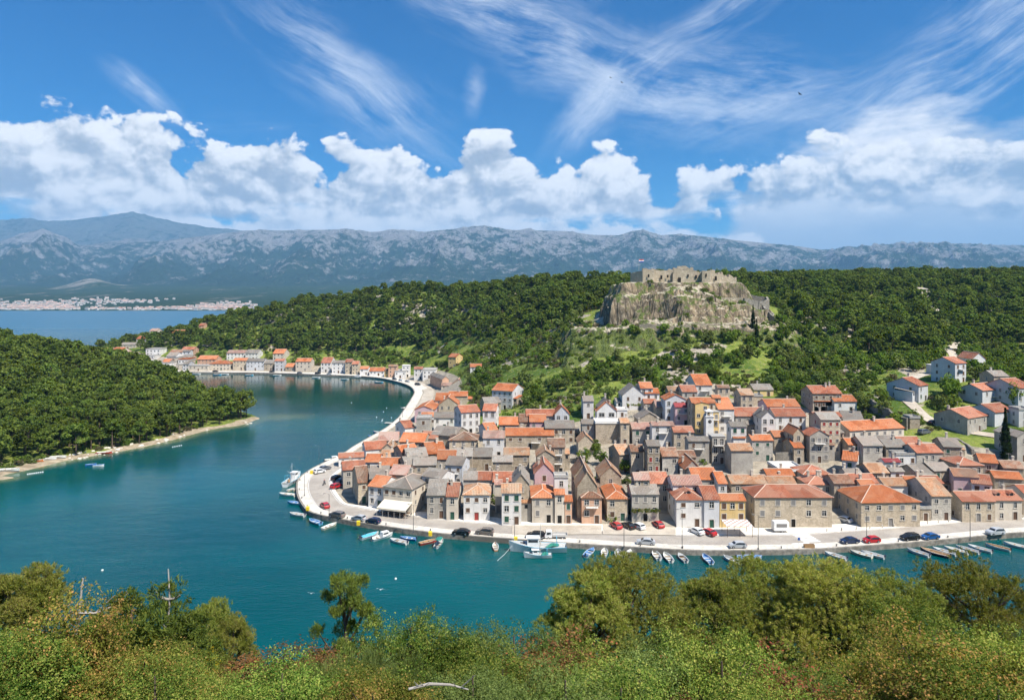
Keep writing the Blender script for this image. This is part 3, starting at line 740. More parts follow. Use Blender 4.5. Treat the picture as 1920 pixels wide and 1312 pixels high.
    if typ == 'g':
        for s in (-1, 1):
            t_ = [(s*hw, -hd, z1), (s*hw, hd, z1), (s*hw, 0, z1+rise)]; b.add(t_ if s > 0 else t_[::-1], [(0, 1, 2)])
    elif typ == 'f':
        for s in (-1, 1):
            t_ = [(-hw, s*hd, z1), (hw, s*hd, z1), (0, s*hd, z1+rise)]; b.add(t_ if s < 0 else t_[::-1], [(0, 1, 2)])
    elif typ == 's':
        b.quad((hw, hd, z1), (-hw, hd, z1), (-hw, hd, z1+rise), (hw, hd, z1+rise))
        for s in (-1, 1):
            t_ = [(s*hw, -hd, z1), (s*hw, hd, z1), (s*hw, hd, z1+rise)]; b.add(t_ if s > 0 else t_[::-1], [(0, 1, 2)])
    b.build('wall', WM[wc], root)
    # roof
    r = MB(); caps = []; up = .05; zr = z1+rise+up; ze_ = z1+up
    oh = ov; drop = slope*oh
    if typ == 'g':
        slab(r, [(-hw-oh*.6, -hd-oh, ze_-drop), (hw+oh*.6, -hd-oh, ze_-drop), (hw+oh*.6, 0, zr), (-hw-oh*.6, 0, zr)])
        slab(r, [(hw+oh*.6, hd+oh, ze_-drop), (-hw-oh*.6, hd+oh, ze_-drop), (-hw-oh*.6, 0, zr), (hw+oh*.6, 0, zr)])
        caps = [((-hw-oh*.6, 0, zr+.03), (hw+oh*.6, 0, zr+.03))]
    elif typ == 'f':
        slab(r, [(-hw-oh, -hd-oh*.6, ze_-drop), (0, -hd-oh*.6, zr), (0, hd+oh*.6, zr), (-hw-oh, hd+oh*.6, ze_-drop)])
        slab(r, [(hw+oh, hd+oh*.6, ze_-drop), (0, hd+oh*.6, zr), (0, -hd-oh*.6, zr), (hw+oh, -hd-oh*.6, ze_-drop)])
        caps = [((0, -hd-oh*.6, zr+.03), (0, hd+oh*.6, zr+.03))]
    elif typ == 'h':
        k = min(hw, hd); e1 = [(-hw-oh, -hd-oh, ze_-drop), (hw+oh, -hd-oh, ze_-drop), (hw+oh, hd+oh, ze_-drop), (-hw-oh, hd+oh, ze_-drop)]
        if hw >= hd: p, q = (-hw+k, 0, zr), (hw-k, 0, zr)
        else: p, q = (0, -hd+k, zr), (0, hd-k, zr)
        if hw >= hd:
            slab(r, [e1[0], e1[1], q, p]); slab(r, [e1[2], e1[3], p, q]); slab(r, [e1[3], e1[0], p]); slab(r, [e1[1], e1[2], q])
            caps = [(p, q), (e1[0], p), (e1[3], p), (e1[1], q), (e1[2], q)]
        else:
            slab(r, [e1[0], e1[1], p]); slab(r, [e1[1], e1[2], q, p]); slab(r, [e1[2], e1[3], q]); slab(r, [e1[3], e1[0], p, q])
            caps = [(p, q), (e1[0], p), (e1[1], p), (e1[2], q), (e1[3], q)]
    elif typ == 's':
        slab(r, [(-hw-oh*.5, -hd-oh, ze_-drop), (hw+oh*.5, -hd-oh, ze_-drop), (hw+oh*.5, hd+oh, zr), (-hw-oh*.5, hd+oh, zr)])
    elif typ == 't':
        slab(r, [(-hw-.2, -hd-.2, z1+.16), (hw+.2, -hd-.2, z1+.16), (hw+.2, hd+.2, z1+.16), (-hw-.2, hd+.2, z1+.16)], .2)
        if rs.random() < .6:
            for bx in ((-hw-.1, hw+.1, -hd-.1, -hd+.05), (-hw-.1, hw+.1, hd-.05, hd+.1), (-hw-.1, -hw+.05, -hd+.05, hd-.05), (hw-.05, hw+.1, -hd+.05, hd-.05)): r.box(*bx, z1+.16, z1+.7)
    if cap and rc not in ('gy', 'wt', 'ct') or (cap and typ == 'h'):
        r.k = 1
        for p, q in caps: r.tube([p, q], .13 if typ != 'h' else .11, 5)
    ro = r.build('roof', [RM[rc], M_CAP], root); uv_slopes(ro.data)
    if chim is None: chim = rs.random() < .7 and typ != 't'
    if chim and detail:
        def chm():
            c = MB(); c.box(-.3, .3, -.3, .3, -1.0, 1.0); c.box(-.38, .38, -.38, .38, 1.0, 1.1); c.box(-.26, .26, -.26, .26, 1.1, 1.3); c.box(-.36, .36, -.36, .36, 1.3, 1.37)
            return c.mesh('chimney', WM['cr'])
        for i in range(chim if chim is not True else 1):
            cx_ = rs.uniform(-.35, .35)*W; cy_ = rs.uniform(-.1, .25)*D
            zc_ = zr - slope*abs(cy_ if typ == 'g' or hw >= hd else cx_) if typ in 'gh' else (zr - slope*abs(cx_) if typ == 'f' else z1+.4)
            if typ == 'f': zc_ = zr-slope*abs(cx_)
            link('chimney', shared('chim', chm), ro, (cx_, cy_, zc_+.25))
    if detail and typ in 'gfh' and rs.random() < .35:
        def ant():
            c = MB(); c.tube([(0, 0, -.3), (0, 0, 2.2)], .03, 4); c.tube([(-.6, 0, 2.0), (.6, 0, 2.0)], .02, 4)
            for k_ in range(5): c.tube([(-.55+k_*.27, -.3+k_*.03, 2.0), (-.55+k_*.27, .3-k_*.03, 2.0)], .012, 3)
            return c.mesh('antenna', M_RAIL)
        link('antenna', shared('ant', ant), ro, (rs.uniform(-.2, .2)*W if hw >= hd else 0, 0, zr))
    if detail and yb is None and typ in 'gf' and W > 5 and rs.random() < .40:
        a_ = MB(); sx = rs.choice((-1, 1)); aw = rs.uniform(1.8, 2.8); ad = D*rs.uniform(.4, .6); ah = z1*rs.uniform(.45, .7); xa, xb = sorted((sx*(hw-.01), sx*(hw+aw))); ya = -hd+rs.uniform(.3, D-ad-.2)
        a_.box(xa, xb, ya, ya+ad, z0, ah); a_.k = 1; a_.v.extend([]); slab(a_, [(xa-.1, ya-.25, ah+.05), (xb+.1, ya-.25, ah+.05), (xb+.1, ya+ad+.1, ah+.9), (xa-.1, ya+ad+.1, ah+.9)], .12); a_.k = 0; a_.box(xa+.002, xb-.002, ya+ad-.3, ya+ad-.002, ah+.001, ah+.7)
        a_.k = 2; a_.box((xa+xb)/2-.4, (xa+xb)/2+.4, ya-.03, ya-.003, ah-1.5, ah-.5)
        an_ = a_.build('annex', [WM[rs.choice([wc, 'st', 'gr'])], RM[rs.choice([rc, 'gy', 'mx', 'br'])], M_GLASS], root); uv_slopes(an_.data)
    for i in range(dorm):
        s = W*(i+.5)/dorm - hw; d_ = MB(); d_.k = 1
        yy = -hd*.62; zz = z1+slope*(hd*.30)
        d_.box(s-.6, s+.6, yy, yy+1.6, zz, zz+.75); d_.k = 2; d_.box(s-.38, s+.38, yy-.03, yy-.002, zz+.12, zz+.66); d_.k = 0
        slab(d_, [(s-.85, yy-.25, zz+.66), (s, yy-.25, zz+1.15), (s, yy+2.4, zz+1.15), (s-.85, yy+2.4, zz+.66)], .08)
        slab(d_, [(s+.85, yy+2.4, zz+.66), (s, yy+2.4, zz+1.15), (s, yy-.25, zz+1.15), (s+.85, yy-.25, zz+.66)], .08)
        do = d_.build('dormer', [RM[rc], WM[wc], M_GLASS], ro); uv_slopes(do.data)
    # windows and doors
    skind = shut if shut is not None else rs.choice([None, None, 'b', 'y', 'g', 'b', None, 'y'])
    for sd_, s, zc, w_, h__ in wins:
        w_ = round(w_, 2); h__ = round(h__, 1 if detail else 1)
        kd = skind if (skind and rs.random() < .62) else None
        if sd_ == 'f': loc, rz = (-hw+s, -hd, zc), 0
        elif sd_ == 'r': loc, rz = (hw, -hd+s, zc), math.pi/2
        else: loc, rz = (-hw, -hd+s, zc), -math.pi/2
        if not detail:
            wo = link('window', window_pane(w_, h__, None), root, loc); wo.rotation_euler.z = rz; continue
        wo = link('window', window_frame(w_, h__), root, loc); wo.rotation_euler.z = rz
        link('shutter' if kd else 'pane', window_pane(w_, h__, kd), wo)
    for s, w_, h__ in doors:
        link('door', door_mesh(w_, round(h__, 1), doork if doork in 'bdbygr' else 'b'), root, (-hw+s, -hd, 0))
    for k in range(bal):
        if k+0 < len(rows):
            def bm():
                q = MB(); q.box(-1.6, 1.6, -1.15, -.003, -.14, 0); q.k = 1
                for i in range(9): q.box(-1.58+i*.395-.02, -1.58+i*.395+.02, -1.13, -1.09, 0, .95)
                q.box(-1.6, 1.6, -1.14, -1.08, .95, 1.0); q.box(-1.6, -1.55, -1.07, -.01, .9, .96); q.box(1.55, 1.6, -1.07, -.01, .9, .96)
                return q.mesh('balcony', [RM['wt'], M_RAIL])
            link('balcony', shared('bal', bm), root, (0 if W < 7 else rs.uniform(-.2, .2)*W, -hd, rows[k]-1.0))
    if len(('%s house with %s roof %s' % (WNAME[wc], RNAME[rc], phrase)).split()) > 16: print('LONG', phrase)
    lab = '%s house with %s roof %s' % (WNAME[wc], RNAME[rc], phrase)
    tag(root, lab, 'house', group)
    HOUSES.append((root, cs, ze, A, B)); return root
TILE = {1: (620, 700, 6), 2: (620, 840, 6), 3: (920, 700, 6), 4: (920, 840, 6), 5: (1220, 690, 6), 6: (1220, 840, 6), 7: (1500, 690, 6), 8: (1500, 840, 6),
        11: (1700, 640, 5.964), 12: (1720, 840, 8.2), 13: (80, 600, 6), 14: (380, 640, 6), 15: (680, 640, 8)}
def hs(tile, x0, x1, ye, yr, typ, H, wc, rc, phrase, **kw):
    ox, oy, s = TILE[tile]
    if kw.get('yb') is not None: kw['yb'] = oy + kw['yb']/s
    return house(ox+x0/s, ox+x1/s, oy+ye/s, oy+yr/s, typ, H, wc, rc, phrase, **kw)
# ================================================================== THE HOUSES (tile, left, right, eaves row, ridge row, roof kind, height, wall, roof, where)
BAY = dict(group='houses along the far bay', detail=0, y0=440.)
T = hs
T(6, 1170, 2040, 545, 407, 'h', 8.4, 'tn', 'rd', 'longest on the quay, five windows per floor', yb=905, win=5, shut='y', chim=0)
T(8, 690, 1350, 600, 410, 'h', 8, 'tn', 'or', 'on the quay beside the parked white car', yaw=3, yb=905, win=5, shut='y', chim=0, wh=1.2)
T(8, 1480, 1700, 530, 415, 'g', 8, 'ws', 'mx', 'with roof holes, narrow, on the quay', yb=830, win=2, D=14, chim=0)
T(8, 1355, 1474, 680, 665, 't', 4, 'st', 'ct', 'low annex beside the big tan quay house', yb=840, win=1)
T(12, 690, 1190, 808, 660, 'g', 8, 'tn', 'rd', 'on the quay behind the right lamp post', yb=1155, win=3, shut='b', chim=0)
T(12, 1192, 1610, 790, 640, 'g', 8, 'cr', 'rd', 'with two dormers and a red door canopy', yb=1132, win=2, dorm=2, chim=1)
T(12, 1640, 1900, 690, 560, 'g', 8, 'cr', 'rd', 'last on the quay at the frame edge', yb=1090)
T(6, 290, 600, 570, 415, 'h', 8, 'wh', 'rd', 'with one dormer, on the quay', yb=895, win=2, dorm=1, shut='b', chim=0, D=10)
T(6, 602, 772, 570, 418, 'g', 8, 'bl', 'rd', 'joined to the dormer house by the pergola', yb=898, win=1, shut='w', chim=0)
T(6, 778, 1065, 582, 510, 'g', 7.5, 'ye', 'or', 'behind the checkered pergola on the quay', yb=890, win=3, chim=0, shut='b')
T(4, 1590, 1890, 510, 400, 'g', 8, 'gr', 'gy', 'behind the green vine on the quay', yb=832, win=3, shut='y')
T(4, 1620, 1790, 350, 275, 'g', 10, 'st', 'pk', 'penthouse above the vine house', win=2)
T(4, 1310, 1545, 560, 355, 'h', 7, 'tn', 'or', 'behind the three parked cars and the bush', yb=830, win=2, D=13, chim=0)
T(4, 1025, 1250, 548, 395, 'h', 8, 'pe', 'br', 'with the banner balcony, on the quay', yb=862, win=2, D=11, chim=0, bal=1)
T(4, 975, 1200, 425, 262, 'f', 9, 'st', 'mx', 'directly behind the salmon balcony house', D=9, win=0)
T(4, 940, 1150, 305, 170, 'f', 9, 'st', 'mx', 'second behind the salmon balcony house', D=9, win=1)
T(4, 465, 715, 548, 350, 'h', 8, 'cr', 'or', 'on the quay at the dark alley', yb=858, win=2, D=11, shut='y')
T(4, 722, 830, 512, 455, 'g', 8, 'cr', 'or', 'narrow, with green shutters on the quay', yb=860, win=1, shut='g', chim=0)
T(4, 835, 915, 590, 525, 'g', 7, 'pe', 'or', 'narrow, beside the green shuttered house', yb=862, win=1, chim=0)
T(4, 718, 872, 330, 292, 't', 10, 'wh', 'ct', 'terrace block behind the narrow quay houses', win=1)
T(4, 145, 305, 628, 525, 'h', 5, 'tn', 'mx', 'small, ivy covered, on the quay', yb=832, win=1, shut='b', chim=1)
T(4, 125, 345, 495, 398, 'g', 9, 'wh', 'mx', 'behind the small ivy covered quay house', win=2, chim=1)
T(4, 255, 435, 400, 290, 'f', 10, 'st', 'gy', 'gable at the dark alley mouth', D=12, win=1)
T(4, 495, 712, 275, 165, 'f', 9, 'pk', 'rd', 'gable behind the cream alley house', D=9, win=1)
T(2, 1495, 1788, 515, 382, 'h', 8.3, 'wh', 'mx', 'three storeys with red door, on the quay', yb=835, win=3, shut='b', door='r', chim=0)
T(2, 1085, 1298, 520, 342, 'g', 8, 'gr', 'gy', 'on the quay right of the awning', yb=812, win=2, chim=0)
T(2, 1302, 1435, 535, 385, 'g', 8, 'cr', 'rd', 'narrow, between grey and white quay houses', yb=828, win=1, chim=1)
T(2, 592, 912, 440, 300, 'h', 8.3, 'cr', 'gy', 'above the long cream awning', yaw=-20, yb=745, win=4, D=13, shut='b', chim=1)
T(2, 425, 590, 425, 318, 'g', 7.5, 'wh', 'or', 'joined left of the awning building', yaw=-20, yb=690, win=2, shut='y', D=9)
T(2, 310, 440, 378, 215, 'g', 8, 'tn', 'br', 'tall, at the road bend by parked cars', yaw=20, yb=640, win=1, D=14, chim=0)
T(2, 440, 650, 335, 195, 'g', 7.5, 'st', 'gy', 'behind the tall bend house', yaw=8)
T(2, 660, 850, 290, 190, 'g', 7.5, 'st', 'pk', 'behind the awning building ridge', yaw=-10)
T(2, 1030, 1240, 318, 228, 'g', 8, 'wh', 'gy', 'behind the awning building, turned right', yaw=-28)
T(2, 140, 390, 232, 112, 'g', 5.5, 'gr', 'rd', 'at the road bend above the red car', yaw=18, D=8)
T(2, 545, 768, 192, 106, 'g', 5, 'st', 'or', 'low, two rows behind the bend house')
T(2, 385, 545, 150, 22, 'g', 4.5, 'wh', 'or', 'steep square roof near the pier', D=8)
T(2, 560, 750, 96, 20, 'g', 4.5, 'tn', 'mx', 'mossy, beside the steep square roof')
T(1, 90, 372, 938, 885, 'g', 3.6, 'wh', 'rd', 'low shed at the bend quay edge', yaw=14, D=5, detail=0)
T(2, 845, 1010, 175, 48, 'g', 6, 'st', 'gy', 'gabled, behind the low orange roof', yaw=24, D=8)
T(2, 930, 1185, 185, 100, 'g', 6, 'st', 'gy', 'long and low behind the awning building', yaw=4)
T(2, 1290, 1482, 185, 88, 'g', 6.5, 'bl', 'gy', 'with glazed veranda in the left quarter', yaw=-12, bal=1)
T(2, 1585, 1812, 90, -8, 'g', 6.3, 'st', 'gy', 'two storeys, long roof, four front windows', yb=250, win=2)
T(1, 1400, 1590, 925, 832, 'g', 6.3, 'st', 'gy', 'joined left of the long grey roofed one', win=1)
T(2, 1195, 1400, 118, 20, 'g', 6, 'gr', 'or', 'left of the long grey roofed pair')
T(1, 1090, 1300, 895, 768, 'g', 6, 'st', 'or', 'with roof hatch in the left quarter', yaw=18)
T(2, 1492, 1645, 348, 255, 'g', 5, 'gr', 'gy', 'low, behind the three storey white house')
T(2, 1648, 1820, 350, 260, 'g', 5, 'ws', 'rd', 'low, behind the red door house', chim=1)
T(4, 28, 268, 372, 262, 'g', 5, 'ws', 'rd', 'with roof hole, behind the ivy house', chim=1)
T(4, 22, 245, 148, 78, 'g', 5.5, 'st', 'gy', 'two dark windows, near the alley top', win=2)
T(4, 148, 435, 72, -5, 'g', 6, 'st', 'mx', 'on a terrace left of the long alley', bal=0)
T(2, 1850, 1925, 400, 370, 'g', 8, 'cr', 'pk', 'sliver right of the red door house')
# left shore cluster
T(1, 945, 1160, 405, 365, 'f', 6, 'pk', 'or', 'gable by the far promenade', D=20, yaw=-4, win=2)
T(1, 1020, 1190, 478, 434, 'g', 3.5, 'wh', 'or', 'small, before the pink gable')
T(1, 965, 1120, 508, 478, 't', 7, 'gr', 'ct', 'plain block near the far promenade', win=1)
T(1, 1215, 1440, 350, 265, 'f', 6, 'tn', 'or', 'wide gable below the green slope', D=10)
T(1, 1175, 1340, 300, 216, 'g', 5, 'cr', 'or', 'behind the pink gable')
T(1, 1325, 1535, 252, 200, 'g', 5, 'tn', 'or', 'highest by the grey bushes')
T(1, 1200, 1385, 398, 352, 't', 4, 'pe', 'wt', 'pale canopy terrace', win=0)
T(1, 1160, 1400, 495, 430, 'g', 5, 'wh', 'gy', 'below the pale canopy terrace')
T(1, 1470, 1680, 430, 350, 'g', 8.5, 'wh', 'rd', 'three storeys, dark side windows, left quarter', yaw=22, D=9, win=3)
T(1, 1712, 1860, 415, 350, 'g', 7, 'wh', 'rd', 'tall windows, beside a bright side wall', yaw=-6, win=2, D=9, wh=1.9)
T(1, 1735, 1915, 328, 262, 'g', 5.5, 'st', 'gy', 'below the long white hillside house', yaw=16)
T(1, 835, 945, 605, 515, 'g', 4.5, 'wh', 'rd', 'at the water by the jetty', yaw=32, D=10)
T(1, 1130, 1400, 690, 592, 'g', 5, 'st', 'gy', 'ruined, with collapsed roof', yaw=-22, win=1)
T(1, 1005, 1190, 725, 650, 'g', 5, 'cr', 'rd', 'beside the collapsed roof ruin', yaw=-15)
T(1, 535, 758, 750, 658, 'g', 5, 'st', 'pk', 'at the water beside two moored boats', yaw=5)
T(1, 775, 1050, 765, 665, 'g', 6, 'st', 'or', 'broad, behind the waterside pink roof', yaw=-8)
T(1, 1335, 1650, 745, 655, 'h', 5.5, 'tn', 'br', 'hipped, in the middle of the left quarter', win=3)
T(1, 1755, 1880, 632, 552, 'g', 4.5, 'bl', 'or', 'small, below the tall window house', yaw=22)
T(3, -85, 150, 722, 645, 'g', 7, 'wh', 'pk', 'tall side wall, left of the long orange roof', chim=1)
T(1, 800, 985, 868, 745, 'g', 7, 'st', 'or', 'turned to the bend, dark side wall', yaw=32, D=7)
T(1, 860, 1090, 930, 765, 'g', 6.5, 'st', 'gy', 'with square roof hole', yaw=18, D=9)
T(1, 395, 640, 845, 758, 'g', 3.8, 'wh', 'rd', 'boat shed at the small pier', yaw=20)
T(1, 550, 735, 872, 790, 'f', 4.2, 'tn', 'mx', 'gabled boat shed behind the pier', D=8)
# middle
T(3, 15, 245, 190, 112, 'g', 9, 'bl', 'or', 'standing alone on the green slope', yaw=-26, D=12, win=4, chim=0)
T(3, 95, 315, 572, 486, 'g', 4.5, 'tn', 'or', 'low, left of the brown roof pair')
T(3, 322, 438, 540, 455, 'g', 5, 'st', 'br', 'joined to a bright pink walled neighbour')
T(3, 440, 622, 540, 460, 'g', 5.5, 'pk', 'or', 'joined right of the small brown roof')
T(3, 400, 722, 472, 402, 'g', 6, 'gr', 'rd', 'long, at the foot of the green slope')
T(3, 722, 885, 452, 366, 'f', 6.5, 'bl', 'or', 'gable at the foot of the green slope', D=9)
T(3, 615, 945, 610, 525, 'g', 6, 'st', 'gy', 'wide, three dark windows, below the blue gable', win=4)
T(3, 170, 712, 692, 610, 'g', 6.5, 'st', 'or', 'longest in the middle, with balcony', yb=862, win=5, bal=1, chim=2)
T(3, 650, 835, 822, 730, 'g', 9, 'st', 'br', 'with two balconies above the alley', bal=2)
T(4, 520, 718, 85, 22, 'f', 8, 'st', 'mx', 'gable above the alley head', D=8, win=0)
T(3, 985, 1158, 765, 685, 'f', 4.5, 'tn', 'mx', 'alone among the garden trees', D=7, win=1)
T(3, 1182, 1480, 562, 522, 't', 9, 'st', 'wt', 'with a huge blank front wall', yb=795, win=0)
T(3, 1195, 1415, 418, 320, 'f', 7, 'wh', 'or', 'gable above the blank stone wall', D=6, win=2, ww=1.9)
T(3, 1208, 1392, 372, 284, 'f', 7.5, 'gr', 'gy', 'gable peeping behind the orange one', D=5, win=1)
T(3, 1422, 1538, 412, 400, 't', 6, 'wh', 'wt', 'terrace beside the white orange gable', win=1)
T(3, 1042, 1158, 308, 248, 'g', 7, 'wh', 'gy', 'small tower left of the white gable')
T(3, 1028, 1168, 562, 512, 'g', 7, 'gr', 'gy', 'squeezed left of the blank stone wall')
T(3, 1482, 1738, 242, 135, 'f', 6, 'wh', 'gy', 'high gable on the slope', D=10, win=2)
T(3, 1688, 1825, 162, 96, 'g', 8, 'wh', 'or', 'topmost beside the high grey gable')
T(3, 1738, 1898, 220, 165, 'g', 6, 'wh', 'or', 'below the topmost orange roof', win=2)
T(3, 1728, 1868, 332, 286, 'g', 3.5, 'cr', 'rd', 'small, with a red railing')
T(3, 1865, 1990, 378, 305, 'g', 4.5, 'tn', 'pk', 'beside the red railing')
T(3, 1662, 1915, 512, 436, 'f', 5, 'st', 'gy', 'low gable above the pink tile roof', D=9, win=0)
T(3, 1595, 1822, 620, 550, 'g', 8, 'gr', 'pk', 'right of the huge blank wall', yb=800, win=2)
T(5, 15, 262, 642, 602, 'g', 8, 'wh', 'pk', 'modern, with big openings, centre', win=2, bal=1)
T(3, 1462, 1560, 552, 500, 'g', 8, 'tn', 'mx', 'sliver behind the blank wall')
T(3, 1450, 1582, 905, 795, 'g', 6, 'st', 'mx', 'ruined, dark side wall, by garden trees', yaw=12)
T(3, 1582, 1722, 872, 800, 'g', 8, 'tn', 'br', 'joined right of the garden ruin')
T(3, 1765, 1905, 810, 745, 'g', 11, 'st', 'gy', 'tower-like, with open loft', win=2, shut='r')
T(6, 132, 310, 85, -10, 'g', 8, 'ws', 'br', 'beside the tower-like loft house', win=2)
T(6, 318, 508, 96, 26, 'g', 6, 'st', 'br', 'behind a small bright bush')
T(4, 1232, 1470, 312, 200, 'f', 8, 'st', 'mx', 'broad gable left of the round tree', D=10, win=1)
T(6, -85, 208, 390, 266, 'g', 7, 'gr', 'rd', 'right of the vine penthouse', win=3)
T(6, 482, 758, 345, 215, 'g', 6.5, 'gr', 'or', 'brightest roof behind the dormer house', win=2, shut='r')
T(6, 385, 560, 225, 132, 'f', 6.5, 'gr', 'or', 'behind the brightest central roof', D=9)
T(6, 762, 858, 390, 262, 'g', 7, 'wh', 'or', 'narrow, right of the brightest roof')
T(6, 252, 575, 405, 302, 'g', 8.5, 'wh', 'pk', 'behind the dormer house')
# upper centre
T(5, 278, 434, 432, 386, 'g', 10, 'pk', 'mg', 'tall, with glazed veranda', yb=650, win=2, bal=1, D=6)
T(5, 165, 400, 352, 296, 'f', 9, 'bl', 'or', 'gable behind the crimson roof', D=8)
T(5, 502, 652, 398, 380, 'f', 12, 'ye', 'or', 'tall tower block left of the clock', yb=748, win=2, D=11, chim=0)
T(5, 465, 728, 388, 330, 'g', 11, 'tn', 'or', 'behind the tall yellow block')
T(5, 652, 768, 492, 478, 't', 9, 'ye', 'ct', 'balconied, right behind the clock tower', win=2, bal=1)
T(5, 762, 940, 458, 326, 'g', 9, 'wh', 'or', 'steep roof right of the clock tower', win=2, bal=1)
T(5, 698, 790, 330, 300, 'g', 12, 'tn', 'or', 'small peak over the yellow block')
T(5, 262, 484, 716, 650, 'g', 6.5, 'st', 'rd', 'in front of the tall pink house')
T(5, 200, 352, 252, 206, 'g', 4.5, 'st', 'mx', 'high on the slope, joined to red hip')
T(5, 356, 524, 262, 190, 'g', 5.5, 'gr', 'rd', 'high on the slope, with deep porch')
T(5, 510, 690, 188, 66, 'g', 7.5, 'wh', 'or', 'highest in the centre, white balcony', yb=320, bal=1, win=2)
T(5, 755, 890, 218, 190, 'g', 6, 'tn', 'br', 'right of the highest central house')
T(5, 1015, 1160, 300, 232, 'g', 6, 'tn', 'mx', 'left of the arched windows')
T(5, 1092, 1262, 318, 300, 't', 6, 'tn', 'ct', 'with two round arched windows', yb=425, win=2, ww=1.3)
T(5, 1162, 1380, 240, 175, 'g', 6, 'ye', 'gy', 'high, at the foot of the trees', yb=322, win=2)
T(5, 1312, 1680, 428, 346, 'g', 5.5, 'pk', 'or', 'long, upper row right of centre', win=0)
T(5, 955, 1318, 536, 440, 'g', 6.5, 'gr', 'rd', 'long with roof hatch, right of clock', win=4)
T(5, 1248, 1400, 552, 480, 'f', 9, 'wh', 'gy', 'gable joined to the long white one', D=8, win=2)
T(5, 1402, 1745, 536, 450, 'g', 9.5, 'wh', 'rd', 'long, three storeys, small brown shutters', yb=705, win=3, shut='b')
T(5, 1085, 1335, 632, 580, 'g', 7, 'st', 'gy', 'below the long roof with hatch', yb=762, win=2)
T(5, 905, 1078, 652, 602, 'g', 8, 'wh', 'gy', 'two small windows, right of the clock', win=2)
T(5, 932, 1065, 780, 726, 'g', 4.5, 'wh', 'or', 'small veranda, centre right')
T(5, 1142, 1375, 806, 746, 'g', 7, 'ws', 'or', 'with green shutters, centre right', win=2, shut='g')
T(5, 1392, 1608, 768, 700, 'g', 8, 'tn', 'or', 'two lone windows in rough stone', yb=950, win=2)
T(5, 1606, 1722, 735, 668, 'f', 9, 'tn', 'or', 'gable joined right of rough stone one', D=8, win=1)
T(5, 1612, 1722, 888, 786, 'g', 5.5, 'st', 'or', 'small, left of the stone tower')
T(5, 908, 1150, 922, 845, 'g', 7.5, 'gr', 'mx', 'over a blank grey wall', win=0)
T(5, 425, 658, 815, 765, 'g', 8, 'gr', 'gy', 'concrete, below the clock tower', win=2, bal=1)
T(5, 692, 838, 770, 740, 't', 9, 'gr', 'ct', 'concrete, tall glass front', win=2, wh=2.0, bal=1)
T(6, 908, 1330, 392, 300, 'g', 5, 'st', 'mx', 'long weathered roof behind the yellow house', win=3)
T(6, 1335, 1640, 400, 315, 'g', 5, 'st', 'mx', 'collapsing behind the longest quay house', win=1)
T(6, 1312, 1618, 300, 230, 'g', 6, 'st', 'or', 'behind the collapsing weathered roof')
T(6, 1462, 1755, 262, 168, 't', 5, 'st', 'wt', 'wide pale terrace left of stone tower', win=0)
# right of centre
T(8, 40, 350, 290, 180, 'h', 6, 'wh', 'rd', 'hipped below the stone tower')
T(8, 95, 380, 402, 302, 'h', 5.5, 'cr', 'rd', 'small chimneys, behind the longest quay house', chim=2)
T(8, 205, 402, 425, 356, 'f', 6.5, 'wh', 'rd', 'gable with wide window in the side lane', yb=600, D=8, win=1, ww=2.2)
T(8, 385, 598, 388, 295, 'g', 7, 'st', 'br', 'above the lane with the white car')
T(8, 575, 880, 385, 285, 'g', 5.5, 'st', 'rd', 'long, behind the hipped orange quay house')
T(8, 700, 860, 432, 352, 'g', 5.5, 'wh', 'or', 'peeping over the hipped orange roof')
T(8, 955, 1215, 415, 332, 'g', 5, 'wh', 'mx', 'antenna roof behind the hipped orange one')
T(8, 1218, 1420, 392, 312, 'g', 4.5, 'ws', 'or', 'left half of a bright orange pair')
T(8, 1424, 1612, 388, 308, 'g', 4.5, 'ws', 'rd', 'right half of a bright roof pair')
T(7, 235, 455, 575, 500, 'g', 13, 'tn', 'gy', 'tallest stone tower, with open gallery', win=3, D=8, bal=0, shut='r')
T(7, 110, 328, 755, 690, 'f', 9, 'gr', 'rd', 'gable with balcony before the stone tower', win=3, bal=1, D=6)
T(7, 160, 385, 368, 305, 'g', 8, 'bl', 'or', 'left half of the big upper white house', win=2, shut='b', yb=500)
T(7, 387, 640, 370, 300, 'g', 8, 'wh', 'or', 'right half of the big upper house', win=2, shut='b', yb=505)
T(7, 145, 468, 282, 196, 'g', 7, 'st', 'rd', 'behind the big upper white house', chim=2)
T(7, 490, 720, 590, 480, 'g', 5.5, 'st', 'gy', 'gable right, behind the long orange roof', yaw=-14)
T(7, 172, 470, 540, 492, 'g', 7, 'st', 'rd', 'behind the stone tower')
T(7, 560, 1170, 682, 560, 'g', 6, 'cr', 'or', 'very long with seven windows', yaw=14, D=10, win=7, shut='y', chim=1)
T(7, 1236, 1350, 562, 540, 't', 6.5, 'st', 'ct', 'square block at the lane end', yb=690, win=0)
T(7, 545, 708, 856, 785, 'g', 6, 'st', 'or', 'small, under the very long orange roof')
T(7, 712, 930, 865, 762, 'g', 7, 'ws', 'gy', 'two storeys, under the very long roof')
T(7, 892, 1100, 802, 755, 'g', 5, 'st', 'gy', 'low, right under the very long roof')
T(7, 968, 1205, 882, 795, 'g', 6, 'st', 'gy', 'with one crimson roof patch')
T(7, 1155, 1398, 866, 770, 'g', 5, 'st', 'rd', 'near the lane with parked cars')
T(7, 1312, 1605, 945, 850, 'g', 6, 'ws', 'rd', 'shed with three tall doors', yaw=3, win=4)
T(8, 1082, 1330, 76, 42, 't', 6, 'wh', 'ct', 'boxy, below the terracotta shed')
T(8, 475, 642, 132, 12, 'g', 6.5, 'wh', 'or', 'turned right, below the stone tower', yaw=-30, D=9)
T(8, 795, 1000, 270, 166, 'g', 6, 'st', 'mx', 'middle of the right quarter')
T(8, 520, 705, 282, 226, 'g', 5, 'gr', 'gy', 'low, behind the long terracotta roof')
